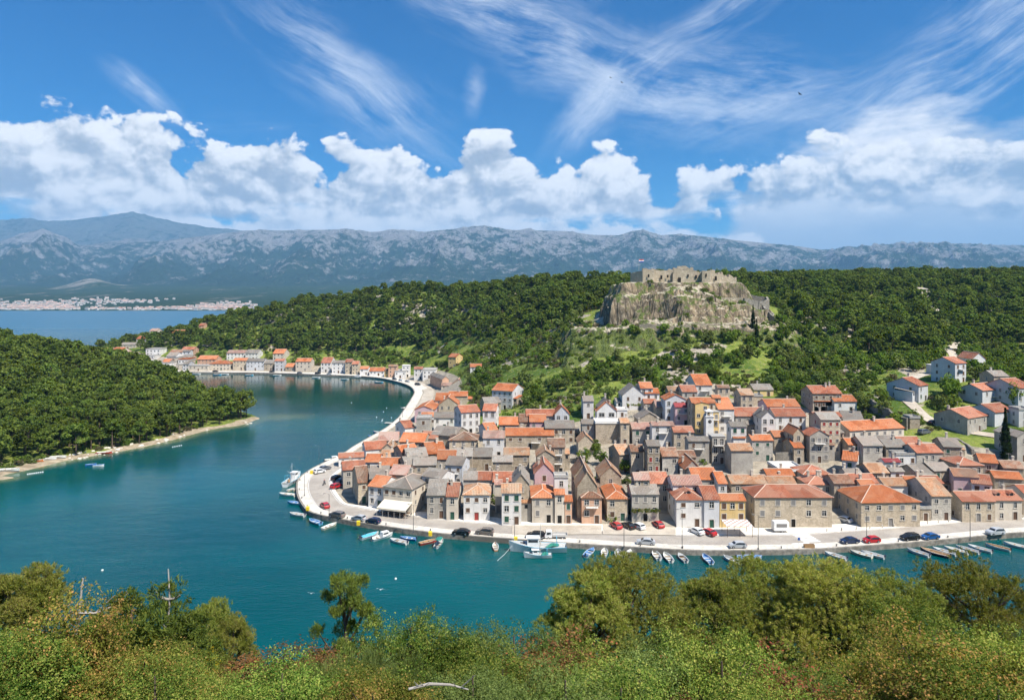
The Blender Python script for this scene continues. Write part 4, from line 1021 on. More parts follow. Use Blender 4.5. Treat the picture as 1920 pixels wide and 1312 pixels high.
T(8, 1022, 1170, 256, 218, 'g', 6, 'wh', 'gy', 'small, with eaves brackets')
T(8, 952, 1130, 150, 126, 'g', 6.5, 'wh', 'mg', 'flat crimson edge, right quarter')
T(8, 1335, 1500, 290, 178, 'g', 5.5, 'st', 'gy', 'barn, left of two', yaw=10)
T(8, 1505, 1708, 246, 158, 'g', 5.5, 'st', 'gy', 'barn, right of two', yaw=8)
T(12, 645, 1008, 256, 102, 'h', 6, 'tn', 'rd', 'hipped, beside the tall cypress foot', win=3)
T(12, 965, 1235, 215, 122, 'g', 5.5, 'gr', 'or', 'bright side gable near the cypress', yaw=-22, D=8)
T(12, 1325, 1640, 300, 192, 'g', 6, 'st', 'br', 'right of the cypress foot', yaw=-14)
T(12, 1190, 1620, 460, 352, 'g', 5.5, 'st', 'or', 'wide, at the right frame edge', yaw=-16)
T(12, 840, 1150, 540, 420, 'g', 6, 'wh', 'rd', 'white gable behind the dormer pair', yaw=-24, D=8)
T(12, 560, 950, 430, 312, 'g', 6, 'pk', 'br', 'battered roof, right quarter', yaw=-16)
T(7, 1615, 1820, 880, 745, 'g', 5.5, 'st', 'gy', 'barn under the curved lane wall', yaw=-12, D=9)
# up the right slope
T(11, 680, 895, 838, 706, 'g', 7.2, 'gr', 'rd', 'round gable window, by the cypress', yaw=30, D=11, win=4, chim=1, yb=1015)
T(11, 985, 1200, 782, 676, 'g', 7, 'bl', 'rd', 'partly behind the tall cypress', yaw=18, D=10, yb=930)
T(11, 848, 1040, 538, 450, 'g', 6, 'bl', 'rd', 'with long balcony on the right slope', yaw=24, D=9, yb=680, bal=2, win=2)
T(11, 1248, 1420, 515, 402, 'g', 6.5, 'bl', 'rd', 'at the right edge above the cypress', yaw=20, D=13)
T(11, 738, 880, 190, 128, 'f', 7, 'wh', 'rd', 'highest gable on the right slope', D=11, win=2, yb=290)
T(11, 542, 665, 240, 190, 'g', 8, 'bl', 'rd', 'over a tall dark basement', yaw=24, D=10, win=2, bal=1)
T(7, 1335, 1440, 190, 132, 'g', 6.5, 'bl', 'rd', 'half hidden by a big tree', yaw=34, D=12)
T(11, 975, 1140, 384, 322, 'g', 4, 'tn', 'gy', 'open shelter beside the lane', win=1)
T(11, 1235, 1400, 1060, 1010, 'f', 8, 'gr', 'gy', 'sliver at the right edge', D=10)
T(11, 1255, 1400, 765, 740, 't', 6, 'wh', 'ct', 'box at the right edge behind trees')
T(11, 302, 392, 268, 255, 't', 4, 'wh', 'wt', 'tiny annex on the grass bank', win=0)
# --- the far side of the bay
for r_ in [
 (14, 70, 305, 250, 212, 'h', 325, 'cr', 'or', 'low and wide, third from the left quay end'), (14, 340, 490, 215, 185, 'g', 325, 'tn', 'or', 'three storeys, left of the blue front'),
 (14, 492, 690, 222, 190, 'g', 330, 'bl', 'gy', 'wide blue upper floor'), (14, 692, 790, 245, 205, 'g', 330, 'st', 'gy', 'windowless, right of the blue front'),
 (14, 810, 912, 218, 195, 'g', 335, 'bl', 'rd', 'with blue balconies'), (14, 930, 1035, 285, 245, 'g', 335, 'st', 'or', 'smallest in the quay row'),
 (14, 1045, 1215, 225, 188, 'g', 340, 'cr', 'or', 'large, bright right gable'), (14, 1330, 1440, 240, 178, 'g', 350, 'wh', 'rd', 'steep white gable'),
 (14, 1455, 1600, 242, 212, 'g', 365, 'wh', 'gy', 'broad, four ground doors'), (14, 1604, 1678, 230, 198, 'g', 375, 'tn', 'rd', 'left of the dark balconies'),
 (14, 1680, 1750, 255, 220, 'g', 378, 'tn', 'rd', 'with dark balconies'), (14, 1770, 1860, 308, 278, 'g', 385, 'wh', 'or', 'low, before a white van'),
 (15, 100, 320, 442, 388, 'g', 525, 'wh', 'or', 'left of the ochre front'), (15, 325, 465, 440, 405, 'g', 545, 'ye', 'br', 'ochre, the only one'),
 (15, 482, 645, 450, 410, 't', 560, 'wh', 'ct', 'modern, balconies'), (15, 770, 900, 412, 378, 'g', 580, 'wh', 'rd', 'where the promenade turns'),
 (14, -60, 145, 200, 158, 'g', 322, 'pe', 'or', 'high, second from the left quay end')]:
    T(*r_[:6], 8, *r_[7:], yb=r_[6], **BAY)
for r_ in [
 (15, 1195, 1290, 562, 525, 'f', 5, 'pe', 'gy', 'long white storehouse at the bend', dict(D=30, yaw=22)), (15, 1335, 1535, 640, 566, 'f', 5, 'st', 'br', 'barn at the slope foot', dict(D=10)),
 (15, 1285, 1400, 232, 165, 'g', 7.5, 'ye', 'or', 'alone on the slope above the bend', dict(yaw=-25, D=10)), (15, 1612, 1780, 380, 335, 'g', 5, 'wh', 'or', 'small, right of the yellow slope house', {}),
 (15, 590, 700, 362, 350, 't', 9, 'wh', 'wt', 'white box over the modern one', {}), (15, 385, 520, 372, 348, 'g', 9, 'pe', 'mx', 'orange box over the ochre one', {}),
 (15, 900, 1090, 432, 395, 't', 6, 'wh', 'ct', 'low white block before the bend', {}), (15, 1180, 1330, 660, 620, 'g', 3.5, 'cr', 'pk', 'cream shed by the barn', {}),
 (14, 270, 470, 130, 98, 'g', 6, 'wh', 'pk', 'upper row, left of two', {}), (14, 480, 620, 130, 90, 'g', 6, 'wh', 'gy', 'upper row, right of two', {}), (14, 790, 912, 135, 85, 'g', 6.5, 'cr', 'or', 'upper row, alone', {}),
 (13, 92, 235, 262, 228, 'g', 5, 'pe', 'or', 'last on the left, over the pines', {}), (13, 530, 640, 352, 315, 'g', 9, 'wh', 'or', 'first of the left hill row', {}),
 (13, 642, 760, 348, 310, 'g', 9, 'bl', 'or', 'second of the left hill row', {}), (13, 770, 880, 352, 305, 'g', 9, 'cr', 'or', 'third of the left hill row', {}),
 (13, 815, 960, 402, 362, 'g', 9, 'cr', 'pk', 'fourth of the left hill row', {}), (13, 962, 1055, 388, 362, 'g', 9, 'cr', 'pk', 'pale side of the fourth hill house', {}),
 (13, 985, 1120, 455, 410, 'g', 8, 'bl', 'or', 'at the quay start, bright roof', {}), (13, 1110, 1280, 482, 470, 't', 6, 'cr', 'ct', 'lowest of the white steps', {}),
 (13, 1140, 1250, 398, 385, 't', 8, 'wh', 'ct', 'middle of the white steps', {}), (13, 1160, 1320, 328, 305, 't', 8, 'wh', 'ct', 'top of the white steps', {}),
 (13, 1055, 1200, 210, 178, 'g', 6, 'wh', 'or', 'alone on the spit hill', {}), (13, 1140, 1250, 180, 145, 'g', 5, 'cr', 'wt', 'behind the spit hill house', {}),
 (13, 1430, 1570, 360, 332, 'g', 8, 'wh', 'br', 'upper left of the terraces', {}), (13, 1572, 1660, 352, 335, 'g', 8, 'bl', 'gy', 'upper right of the terraces', {}),
 (13, 1562, 1700, 330, 300, 'g', 6, 'pe', 'rd', 'red, over the terraces', {}), (13, 1320, 1440, 482, 470, 't', 6, 'wh', 'ct', 'low left of the terraces', {}),
 (13, 1400, 1500, 425, 410, 't', 7, 'cr', 'ct', 'middle left of the terraces', {}), (13, 1640, 1860, 512, 498, 't', 5, 'cr', 'ct', 'low terrace before the orange roofs', {}),
 (13, 462, 530, 396, 366, 'g', 6, 'pe', 'or', 'low orange roof first on the left hill', {}), (13, 725, 800, 425, 400, 'g', 5, 'cr', 'or', 'small, under the third left hill house', {}), (13, 1240, 1300, 505, 480, 'g', 6, 'cr', 'gy', 'squeezed right of the white steps', {}), (13, 1510, 1640, 455, 440, 't', 6, 'st', 'ct', 'stone terrace under the blue upper one', {}), (13, 1500, 1600, 500, 490, 't', 4, 'cr', 'ct', 'lowest terrace by the quay cars', {}), (13, 1755, 1812, 62, 36, 'g', 5, 'pe', 'rd', 'red, high among the pines', {}), (13, 1455, 1600, 140, 110, 'g', 5, 'wh', 'or', 'on the spit ridge', {}),
 (13, 1200, 1285, 122, 95, 'g', 5, 'cr', 'pk', 'tiny, on the spit ridge', {}), (13, 872, 1045, 278, 250, 'g', 4, 'cr', 'gy', 'long low one on the spit', {})]:
    T(*r_[:10], **r_[10], **BAY)

_r = random.Random(17)
for _k in range(16):
    _px = _r.uniform(165, 345); _py = np.interp(_px, [165, 250, 345], [664, 668, 676])+_r.uniform(-9, 8)
    _o = house(_px, _px+_r.uniform(11, 18), _py, _py-_r.uniform(4, 7), _r.choice('gggt'), _r.uniform(4.5, 8), _r.choice(['wh', 'cr', 'wh', 'pe', 'st', 'bl']), _r.choice(['or', 'rd', 'pk', 'or', 'gy', 'br']), '', **BAY)
    _o['label'] = 'small village house packed on the far left hillside above the quay'; _o['group'] = 'small houses of the far left hillside'
# ================================================================== TREES AND PLANTS
def leaf_mat(name, c1, c2, c3=None, trans=.35, vs=.8):
    m = bpy.data.materials.new(name); m.use_nodes = True; t = NT(m.node_tree)
    tc = t.n('ShaderNodeTexCoord'); P = V(t, tc.outputs['Object']); oi = t.n('ShaderNodeObjectInfo'); rnd = V(t, oi.outputs['Random'])
    ge = t.n('ShaderNodeNewGeometry'); isl = V(t, ge.outputs['Random Per Island'])
    x, y, z = t.sep(P); n = t.noise(t.xyz(x + rnd * 30., y, z), vs, 3, .6)
    c = t.mix(t.ss(n + (isl - .5) * .38, .3, .7), C4(c1), C4(c2))
    if c3: c = t.mix(t.ss(isl * .6 + n * .8, .78, .96), c, C4(c3))
    k = t.lin(rnd, 0, 1, .66, 1.30)
    sc = t.n('ShaderNodeVectorMath', operation='SCALE'); t.put(sc.inputs[0], c); t.put(sc.inputs['Scale'], k); col = V(t, sc.outputs[0])
    hs_ = t.n('ShaderNodeHueSaturation'); t.put(hs_.inputs['Hue'], t.lin(t.m('FRACT', rnd * 7.3), 0, 1, .485, .51)); t.put(hs_.inputs['Color'], col); col = V(t, hs_.outputs[0])
    d = t.n('ShaderNodeBsdfDiffuse'); t.put(d.inputs[0], col)
    tr = t.n('ShaderNodeBsdfTranslucent'); t.put(tr.inputs[0], t.mix(1.0, col, C4((1.5, 1.4, .5)), 'MULTIPLY'))
    mx = t.n('ShaderNodeMixShader'); mx.inputs[0].default_value = trans
    t.t.links.new(d.outputs[0], mx.inputs[1]); t.t.links.new(tr.outputs[0], mx.inputs[2])
    o = t.n('ShaderNodeOutputMaterial'); t.t.links.new(mx.outputs[0], o.inputs[0]); return m
L_PINE = leaf_mat('pine_needles', (.060, .100, .020), (.165, .215, .045)); L_PINEF = leaf_mat('light_pine_needles', (.14, .18, .03), (.36, .385, .085), (.25, .22, .08))
L_BROAD = leaf_mat('broad_leaves', (.065, .115, .018), (.18, .255, .045)); L_OAK = leaf_mat('oak_leaves', (.055, .105, .018), (.185, .255, .045), (.28, .29, .07), .25)
L_RUST = leaf_mat('rusty_new_leaves', (.09, .11, .02), (.22, .225, .045), (.38, .24, .08)); L_RED = leaf_mat('reddish_leaves', (.13, .075, .035), (.27, .15, .07), (.33, .12, .055))
L_OLIVE = leaf_mat('olive_leaves', (.09, .13, .035), (.21, .26, .08)); L_CYP = leaf_mat('cypress_needles', (.012, .028, .010), (.035, .06, .02), None, .15)
L_YEL = leaf_mat('yellow_broom', (.35, .30, .02), (.55, .48, .04)); L_FERN = leaf_mat('sumac_leaves', (.05, .11, .015), (.14, .24, .03), (.30, .16, .05))
L_GREY = leaf_mat('grey_scrub', (.09, .10, .05), (.19, .18, .10), (.22, .16, .10))
M_BARK = plain('bark', (.10, .075, .055), .95, var=.3); M_PALEB = plain('pale_dead_wood', (.30, .275, .25), .9, var=.25)
rg_ = np.random.default_rng(5)
def leaf_cloud(cen, rad, n, size, aspect=.55, up=.35, shell=.55, flat=1.0, rng=None, curl=0.0, hang=0.0):
    """n leaf-sized faces spread through each puff (cen, rad)"""
    rng = rng or rg_; cen = np.asarray(cen, float); rad = np.asarray(rad, float); N = len(cen)*n
    ci = np.repeat(np.arange(len(cen)), n)
    d = rng.normal(size=(N, 3)); d /= np.linalg.norm(d, axis=1)[:, None]
    rr = (shell + (1-shell)*rng.random(N)**.6)*rad[ci]*(.8+.35*rng.random(N))
    p = cen[ci] + d*rr[:, None]*np.array([1, 1, flat])
    nrm = d*1.15 + rng.normal(size=(N, 3))*.6 + np.array([0, 0, up]); nrm /= np.linalg.norm(nrm, axis=1)[:, None]
    a = rng.normal(size=(N, 3)) + np.array([0, 0, -hang]); u = np.cross(nrm, a); u /= np.linalg.norm(u, axis=1)[:, None]+1e-9; w = np.cross(nrm, u)
    s = size*(.6+.8*rng.random(N))[:, None]
    v = np.stack([p-w*s, p+u*s*aspect, p+w*s, p-u*s*aspect], 1).reshape(-1, 3)
    return v
def quads_mesh(name, v, mats, extra=None):
    """leaf quads plus optional bark mesh (MB) as one mesh"""
    nq = len(v)//4; ev, ef = ([], []) if extra is None else (extra.v, extra.f)
    co = np.concatenate([v, np.array(ev, float).reshape(-1, 3)]) if len(ev) else v
    me = bpy.data.meshes.new(name); me.vertices.add(len(co)); me.vertices.foreach_set('co', co.astype(np.float32).ravel())
    li = list(range(nq*4)); st = list(range(0, nq*4, 4)); mi = [0]*nq; k = nq*4
    for f in ef: st.append(k); li += [i+nq*4 for i in f]; k += len(f); mi.append(1)
    me.loops.add(k); me.loops.foreach_set('vertex_index', np.array(li, np.int32))
    me.polygons.add(len(st)); me.polygons.foreach_set('loop_start', np.array(st, np.int32)); me.polygons.foreach_set('material_index', mi)
    me.update(calc_edges=True)
    for m in mats: me.materials.append(m)
    return me
def puffs(kind, h, w, n, rng):
    c = []; r = []
    for i in range(n):
        if kind == 'pine':      # domed tiers carried on ascending limbs
            t = rng.random()**.8; z = h*(.38 + .58*t); R_ = w*.5*(1.0-.62*max(0, t-.45)/.55)*(.35+.65*rng.random()**.5)*(0.75 if t < .12 else 1)
            a = rng.random()*6.283; c.append((R_*math.cos(a), R_*math.sin(a), z + .10*h*(1-R_/(w*.5)))); r.append(w*(.085+.085*rng.random()))
        elif kind == 'umb':     # flat-topped, layered
            t = rng.integers(0, 4)/3; z = h*(.52+.40*t); R_ = w*.5*(1-.35*t)*rng.random()**.5
            a = rng.random()*6.283; c.append((R_*math.cos(a), R_*math.sin(a), z+rng.normal()*.03*h-.05*h*(R_/(w*.5))**2)); r.append(w*(.075+.07*rng.random()))
        elif kind == 'round':
            d = rng.normal(size=3); d /= np.linalg.norm(d); k = rng.random()**.4; lump = 1+.22*math.sin(3*d[0]*2+h)+.15*math.sin(5*d[1])
            c.append((d[0]*w*.40*k*lump, d[1]*w*.40*k*lump, h*.56+d[2]*h*.36*k*lump)); r.append(w*(.09+.09*rng.random()))
        elif kind == 'bush':
            a = rng.random()*6.283; t = rng.random(); R_ = w*.42*rng.random()**.5
            c.append((R_*math.cos(a), R_*math.sin(a), h*(.12+.72*t*(1-.5*(R_/(w*.42))**2)))); r.append(w*(.09+.10*rng.random()))
        elif kind == 'cyp':
            t = rng.random(); R_ = w*.5*math.sin(min(1, t*1.15+.12)*math.pi)**.55*(1-t*.45)*rng.random()**.4*.8; a = rng.random()*6.283
            c.append((R_*math.cos(a), R_*math.sin(a), h*(.02+.97*t))); r.append(w*(.13+.05*rng.random())*(1.15-t*.75))
    return c, r
def trunk_mb(h, w, kind, cen, rng, nb=7, base=.02):
    b = MB(); lean = rng.normal(size=2)*.03*h; r0 = h*.022+.05; top = h*(.88 if kind != 'bush' else .5)
    pts = [(lean[0]*t*t, lean[1]*t*t, top*t - (.5 if t == 0 else 0)) for t in (0, .3, .6, 1)]
    b.tube(pts, [r0, r0*.8, r0*.55, r0*.15], 6)
    for i in range(nb):
        c = cen[int(rng.integers(0, len(cen)))]; t = min(.95, max(.2, (c[2]-.22*h)/top)); s = (lean[0]*t*t, lean[1]*t*t, top*t)
        if c[2] < s[2]: s = (s[0], s[1], max(.15*h, c[2]-.1*h))
        mid = ((s[0]+c[0])/2, (s[1]+c[1])/2, (s[2]+c[2])/2 - .02*h)
        b.tube([s, mid, c], [r0*.4, r0*.28, r0*.08], 4)
    return b
def spray_cloud(cen, rad, nspray, nleaf, size, aspect=.6, spread=.2, flat=.8, shell=.7, rng=None, up=.7, needle=0.0, coh=.45):
    """leaves gathered in sprays on each puff; the leaves of one spray face roughly one way"""
    cen = np.asarray(cen, float); rad = np.asarray(rad, float); M = len(cen)*nspray; ci = np.repeat(np.arange(len(cen)), nspray)
    d = rng.normal(size=(M, 3)); d[:, 2] += .25; d /= np.linalg.norm(d, axis=1)[:, None]
    rr = rad[ci]*(shell+(1.12-shell)*rng.random(M)); sp = cen[ci]+d*rr[:, None]*np.array([1, 1, flat])
    sn = d*.7+np.array([0, 0, up])+rng.normal(size=(M, 3))*.35; sn /= np.linalg.norm(sn, axis=1)[:, None]
    N = M*nleaf; si = np.repeat(np.arange(M), nleaf); D = d[si]; n = sn[si]+rng.normal(size=(N, 3))*coh; n /= np.linalg.norm(n, axis=1)[:, None]
    if needle > 0:
        w = D+np.array([0, 0, .35])+rng.normal(size=(N, 3))*needle; w /= np.linalg.norm(w, axis=1)[:, None]; u = np.cross(n, w); u /= np.linalg.norm(u, axis=1)[:, None]+1e-9
        p = sp[si]+rng.normal(size=(N, 3))*spread*.5
    else:
        a = rng.normal(size=(N, 3)); u = np.cross(n, a); u /= np.linalg.norm(u, axis=1)[:, None]+1e-9; w = np.cross(n, u); off_ = rng.normal(size=(N, 3))*spread; off_ -= n*(np.sum(off_*n, 1)*.6)[:, None]; p = sp[si]+off_
    s = size*(.6+.8*rng.random(N))[:, None]
    return np.stack([p-w*s, p+u*s*aspect, p+w*s, p-u*s*aspect], 1).reshape(-1, 3)
TREES = {}
def make_tree(key, kind, h, w, npuff, nleaf, size, leaf, seed, aspect=.6, flat=.75, shell=.5, nb=7, bark=None, joined=False, big=1.0, **kw):
    rng = np.random.default_rng(seed); cen, rad = puffs(kind, h, w, npuff, rng); rad = [r*big for r in rad]
    if 'nspray' in kw: v = spray_cloud(cen, rad, kw['nspray'], nleaf, size, aspect, kw.get('spread', .15), flat, shell, rng, kw.get('up', .7), kw.get('needle', 0.), kw.get('coh', .45))
    else: v = leaf_cloud(cen, rad, nleaf, size, aspect, flat=flat, shell=shell, rng=rng, **kw)
    tb = trunk_mb(h, w, kind, cen, rng, nb)
    bark = bark or M_BARK
    if joined: TREES[key] = (quads_mesh(key, v, [leaf, bark], tb), None)
    else: TREES[key] = (quads_mesh('crown', v, [leaf]), tb.mesh('trunk', bark))
    return TREES[key]
NK = {}
def plant(name, key, x, y, s=1.0, rz=None, label=None, cat='tree', group=None, z=None, sz=1.0, dz=-.15):
    z = ground2(x, y)+dz if z is None else z
    cr, tr = TREES[key]; rz = random.random()*6.28 if rz is None else rz
    if tr is None:
        o = link(name, cr); o.location = (x, y, z); o.rotation_euler.z = rz; o.scale = (s, s, s*sz)
    else:
        o = empty(name, (x, y, z), rz); o.scale = (s, s, s*sz); link('crown', cr, o); link('trunk', tr, o)
    NK[name] = NK.get(name, 0)+1
    return tag(o, label, cat, group)
# far kinds
for i in range(6): make_tree('fp%d' % i, 'pine' if i % 3 else 'umb', 9.5+(i % 3), 7.6+.5*(i % 2), 44, 34, .36, L_PINE, 40+i, joined=(i >= 4), flat=.7)
for i in range(4): make_tree('sp%d' % i, 'pine', 9, 7.5, 30, 22, .50, L_PINE, 140+i, joined=True, flat=.7)
for i in range(4): make_tree('fb%d' % i, 'round', 6.5, 6.4, 42, 30, .30, L_BROAD if i % 2 else L_OLIVE, 60+i, joined=False, flat=.85)
for i in range(3): make_tree('sb%d' % i, 'round', 5.5, 6, 26, 22, .42, L_BROAD if i else L_OLIVE, 160+i, joined=True)
for i in range(4): make_tree('bu%d' % i, 'bush', 2.4, 3.4, 22, 26, .20, [L_BROAD, L_OLIVE, L_OAK, L_GREY][i], 80+i, joined=True)
make_tree('cyp', 'cyp', 15, 3.4, 130, 60, .20, L_CYP, 99, flat=1.5, shell=.7, nb=2)
# foreground kinds, leaf by leaf
for i in range(3): make_tree('oak%d' % i, 'round', 6.2, 6.0, [46, 54, 40][i], 20, [.042, .036, .040][i], [L_OAK, L_OAK, L_OLIVE][i], 200+i, aspect=.62, shell=.5, nb=40, big=1.35, nspray=52, spread=.13)
for i in range(2): make_tree('rust%d' % i, 'round', 5.6, 5.0, 44, 20, .040, L_RUST, 210+i, aspect=.66, shell=.35, nb=44, big=1.35, nspray=46, spread=.14)
make_tree('red', 'bush', 3.6, 5.5, 44, 20, .04, L_RED, 220, shell=.45, big=1.35, nspray=50, spread=.12, nb=24)
for i in range(2): make_tree('shr%d' % i, 'bush', 3.2, 5.0, 42, 20, [.042, .10][i], [L_OAK, L_FERN][i], 225+i, shell=.5, big=1.35, nspray=[50, 30][i], spread=.13, needle=[0., .7][i], nb=24, aspect=.6 if i == 0 else .2)
for i in range(3): make_tree('pinef%d' % i, ['pine', 'umb', 'pine'][i], [15, 14, 13][i], [13.5, 13, 9][i], [120, 92, 80][i], 22, .13, L_PINEF, 230+i, aspect=.16, flat=.55, shell=.55, nb=50, up=.5, big=1.02, nspray=52, spread=.16, needle=.75)
make_tree('darkpine', 'round', 6.5, 5.6, 80, 22, .09, L_PINE, 240, aspect=.22, nspray=26, needle=.7, flat=.6, nb=20)
make_tree('broom', 'bush', 4.6, 5.5, 60, 26, .17, L_OLIVE, 245, aspect=.05, flat=1.3, shell=.2, nb=34, nspray=30, spread=.2, needle=.35, up=1.5)
make_tree('yellow', 'bush', 2.6, 2.6, 34, 200, .05, L_YEL, 250, nb=8)
make_tree('sparse', 'umb', 9, 5.0, 30, 22, .11, L_PINE, 252, aspect=.16, flat=.5, nb=34, shell=.4, nspray=34, needle=.75)
# --- scatter
def scatter(x0, x1, y0, y1, sp, keep, seed, jit=.45):
    rng = np.random.default_rng(seed); xs = np.arange(x0, x1, sp); ys = np.arange(y0, y1, sp)
    X, Y = np.meshgrid(xs, ys); X = X + rng.uniform(-jit, jit, X.shape)*sp; Y = Y + rng.uniform(-jit, jit, Y.shape)*sp
    X = X.ravel(); Y = Y.ravel(); u = CX + X/np.maximum(Y, 1)*F; k = (u > -140) & (u < 2060)
    X, Y = X[k], Y[k]; m = keep(X, Y); return X[m], Y[m]
def GHat(X, Y):
    i = np.clip(((X-gx[0])/3).astype(int), 0, len(gx)-1); j = np.clip(((Y-gy[0])/3).astype(int), 0, len(gy)-1); return GH[j, i]
def view(X, Y, dz=6):
    """photo pixel of a tree's middle"""
    Z = GHat(X, Y)+dz; return CX+X/Y*F, HY-(Z-EYE)/Y*F
def clear_houses(X, Y, d=3.5):
    ok = np.ones(len(X), bool)
    for root, cs, ze, A, B in HOUSES:
        c = sum(cs, Vector((0, 0)))/4; rad = (cs[0]-cs[2]).length/2
        if c.length < 1: continue
        ok &= np.hypot(X-c.x, Y-c.y) > rad*.85+d*.5
        # and keep the sight line to the front clear
        t = (Y < c.y) & (Y > c.y-26) & (np.abs(X/np.maximum(Y, 1)-c.x/c.y)*c.y < rad*.8+d*.5) & (GHat(X, Y)+d*1.6 > ze-3-(c.y-Y)*.15)
        ok &= ~t
    return ok
ROADS = []                                            # centre lines kept free of trees: (points, half width)
LANE = [(186, 205), (166, 226), (150, 240), (152, 262), (163, 285), (186, 300), (215, 330), (240, 375), (262, 400)]
DIRT = [(300, 480), (322, 540), (338, 560), (360, 600), (352, 640), (380, 690)]
def free(X, Y, extra=0):
    k = (dline(X, Y, LANE) > 4+extra) & (dline(X, Y, DIRT) > 6+extra)
    return k
def far_pine(X, Y):
    s = sdist(X, Y, PEN); return (s > np.where(X > -172, 4.2, 8.0)) & (fbm(X/16, Y/16, 2, 5)+sst(s, 9, 18)+(X > -172) > -.15)
px_, py_ = scatter(-760, -120, 215, 600, 5.6, far_pine, 1)
def mainwood(X, Y):
    u, v = view(X, Y); g = GHat(X, Y); s = sdist(X, Y, MAIN); r = castle_r(X, Y)
    left = (u < 1165) & (Y > 470) & (fbm(X/20, Y/20, 3, 71) > -.45) & ((g > 13) | (u < 330)) & (s > 42) & ((v < np.interp(u, [0, 330, 380, 560, 760, 850, 960, 1165], [700, 650, 648, 650, 652, 630, 614, 600])))
    right = (u >= 1380) & (r > 1.2) & (v < np.interp(u, [1380, 1450, 1500, 1640, 1700, 1800, 1900, 1960, 2200], [520, 545, 600, 650, 650, 640, 625, 660, 700])) & (g > 24) & (fbm(X/18, Y/18, 3, 61) > -.22)
    back = (Y > 500) & (u >= 1165) & (u < 1400) & (r > 1.25)
    return (left | right | back) & (s > 30) & free(X, Y) & (sdist(X, Y, TOWN) < -12)
wx_, wy_ = scatter(-420, 760, 300, 800, 6.0, mainwood, 2)
k = clear_houses(wx_, wy_, 4) ; wx_, wy_ = wx_[k], wy_[k]
def slope_veg(X, Y):
    u, v = view(X, Y, 3); s = sdist(X, Y, TOWN); r = castle_r(X, Y); dens = fbm(X/22, Y/22, 3, 50)
    dens = np.where(u > 1440, dens + .30, dens); dens = np.where((u > 1660) & (v > 690), dens - .38, dens); dens = np.where((u < 1440) & (v > 636), dens - .30, dens)
    return (s < -7) & (sdist(X, Y, MAIN) > 34) & (GHat(X, Y) > 4.5) & (r > 1.06) & ~mainwood(X, Y) & (dens > -.10) & free(X, Y) & (Y > 195) & (Y < 640)
bx_, by_ = scatter(-420, 620, 195, 640, 5.4, slope_veg, 3)
k = clear_houses(bx_, by_, 4); bx_, by_ = bx_[k], by_[k]
def bushveg(X, Y):
    r = castle_r(X, Y); return (sdist(X, Y, TOWN) < -4) & (sdist(X, Y, MAIN) > 30) & (GHat(X, Y) > 3.5) & (Y > 195) & (Y < 640) & (r > 1.0) & (fbm(X/12, Y/12, 3, 90) > -.12) & free(X, Y, -1)
ux_, uy_ = scatter(-420, 420, 195, 640, 3.8, bushveg, 4)
k = clear_houses(ux_, uy_, 2); ux_, uy_ = ux_[k], uy_[k]
def gn_scatter(name, pts, keys, label, smin, smax, sz=1.0, seed=0):
    """one countless mass: instances of the kinds above on a cloud of points"""
    rng = np.random.default_rng(seed); ki = rng.integers(0, len(keys), len(pts))
    me = bpy.data.meshes.new(name); P = np.array([(x, y, ground2(x, y)-.2) for x, y in pts], np.float32)
    me.vertices.add(len(P)); me.vertices.foreach_set('co', P.ravel())
    for an, arr in (('rz', rng.random(len(P))*6.28), ('sc', rng.uniform(smin, smax, len(P))), ('ki', ki.astype(float))):
        at = me.attributes.new(an, 'FLOAT', 'POINT'); at.data.foreach_set('value', arr.astype(np.float32))
    o = link(name, me); ng = bpy.data.node_groups.new(name, 'GeometryNodeTree')
    ng.interface.new_socket('Geometry', in_out='INPUT', socket_type='NodeSocketGeometry'); ng.interface.new_socket('Geometry', in_out='OUTPUT', socket_type='NodeSocketGeometry')
    N = ng.nodes; Lk = ng.links; gi = N.new('NodeGroupInput'); go = N.new('NodeGroupOutput'); join = N.new('GeometryNodeJoinGeometry')
    def attr(n_):
        a = N.new('GeometryNodeInputNamedAttribute'); a.data_type = 'FLOAT'; a.inputs['Name'].default_value = n_; return a.outputs[0]
    rz, sc, kk = attr('rz'), attr('sc'), attr('ki'); cx = N.new('ShaderNodeCombineXYZ'); Lk.new(rz, cx.inputs[2])
    c2 = N.new('ShaderNodeCombineXYZ'); [Lk.new(sc, c2.inputs[i]) for i in range(3)]
    for i, key in enumerate(keys):
        cmp = N.new('FunctionNodeCompare'); cmp.data_type = 'FLOAT'; cmp.operation = 'EQUAL'; Lk.new(kk, cmp.inputs[0]); cmp.inputs[1].default_value = float(i); cmp.inputs['Epsilon'].default_value = .1
        oi = N.new('GeometryNodeObjectInfo'); oi.inputs['Object'].default_value = PROTO[key]; oi.inputs['As Instance'].default_value = True
        ip = N.new('GeometryNodeInstanceOnPoints'); Lk.new(gi.outputs[0], ip.inputs['Points']); Lk.new(cmp.outputs[0], ip.inputs['Selection']); Lk.new(oi.outputs['Geometry'], ip.inputs['Instance'])
        Lk.new(cx.outputs[0], ip.inputs['Rotation']); Lk.new(c2.outputs[0], ip.inputs['Scale']); Lk.new(ip.outputs[0], join.inputs[0])
    Lk.new(join.outputs[0], go.inputs[0])
    md = o.modifiers.new('spread', 'NODES'); md.node_group = ng
    return tag(o, label, kind='stuff')
PROTO = {}
def where(x, y, W):
    u, v = CX+x/y*F, HY-(ground2(x, y)+3-EYE)/y*F
    return min(W, key=lambda w: (w[0]-u)**2+((w[1]-v)*1.6)**2)[2]
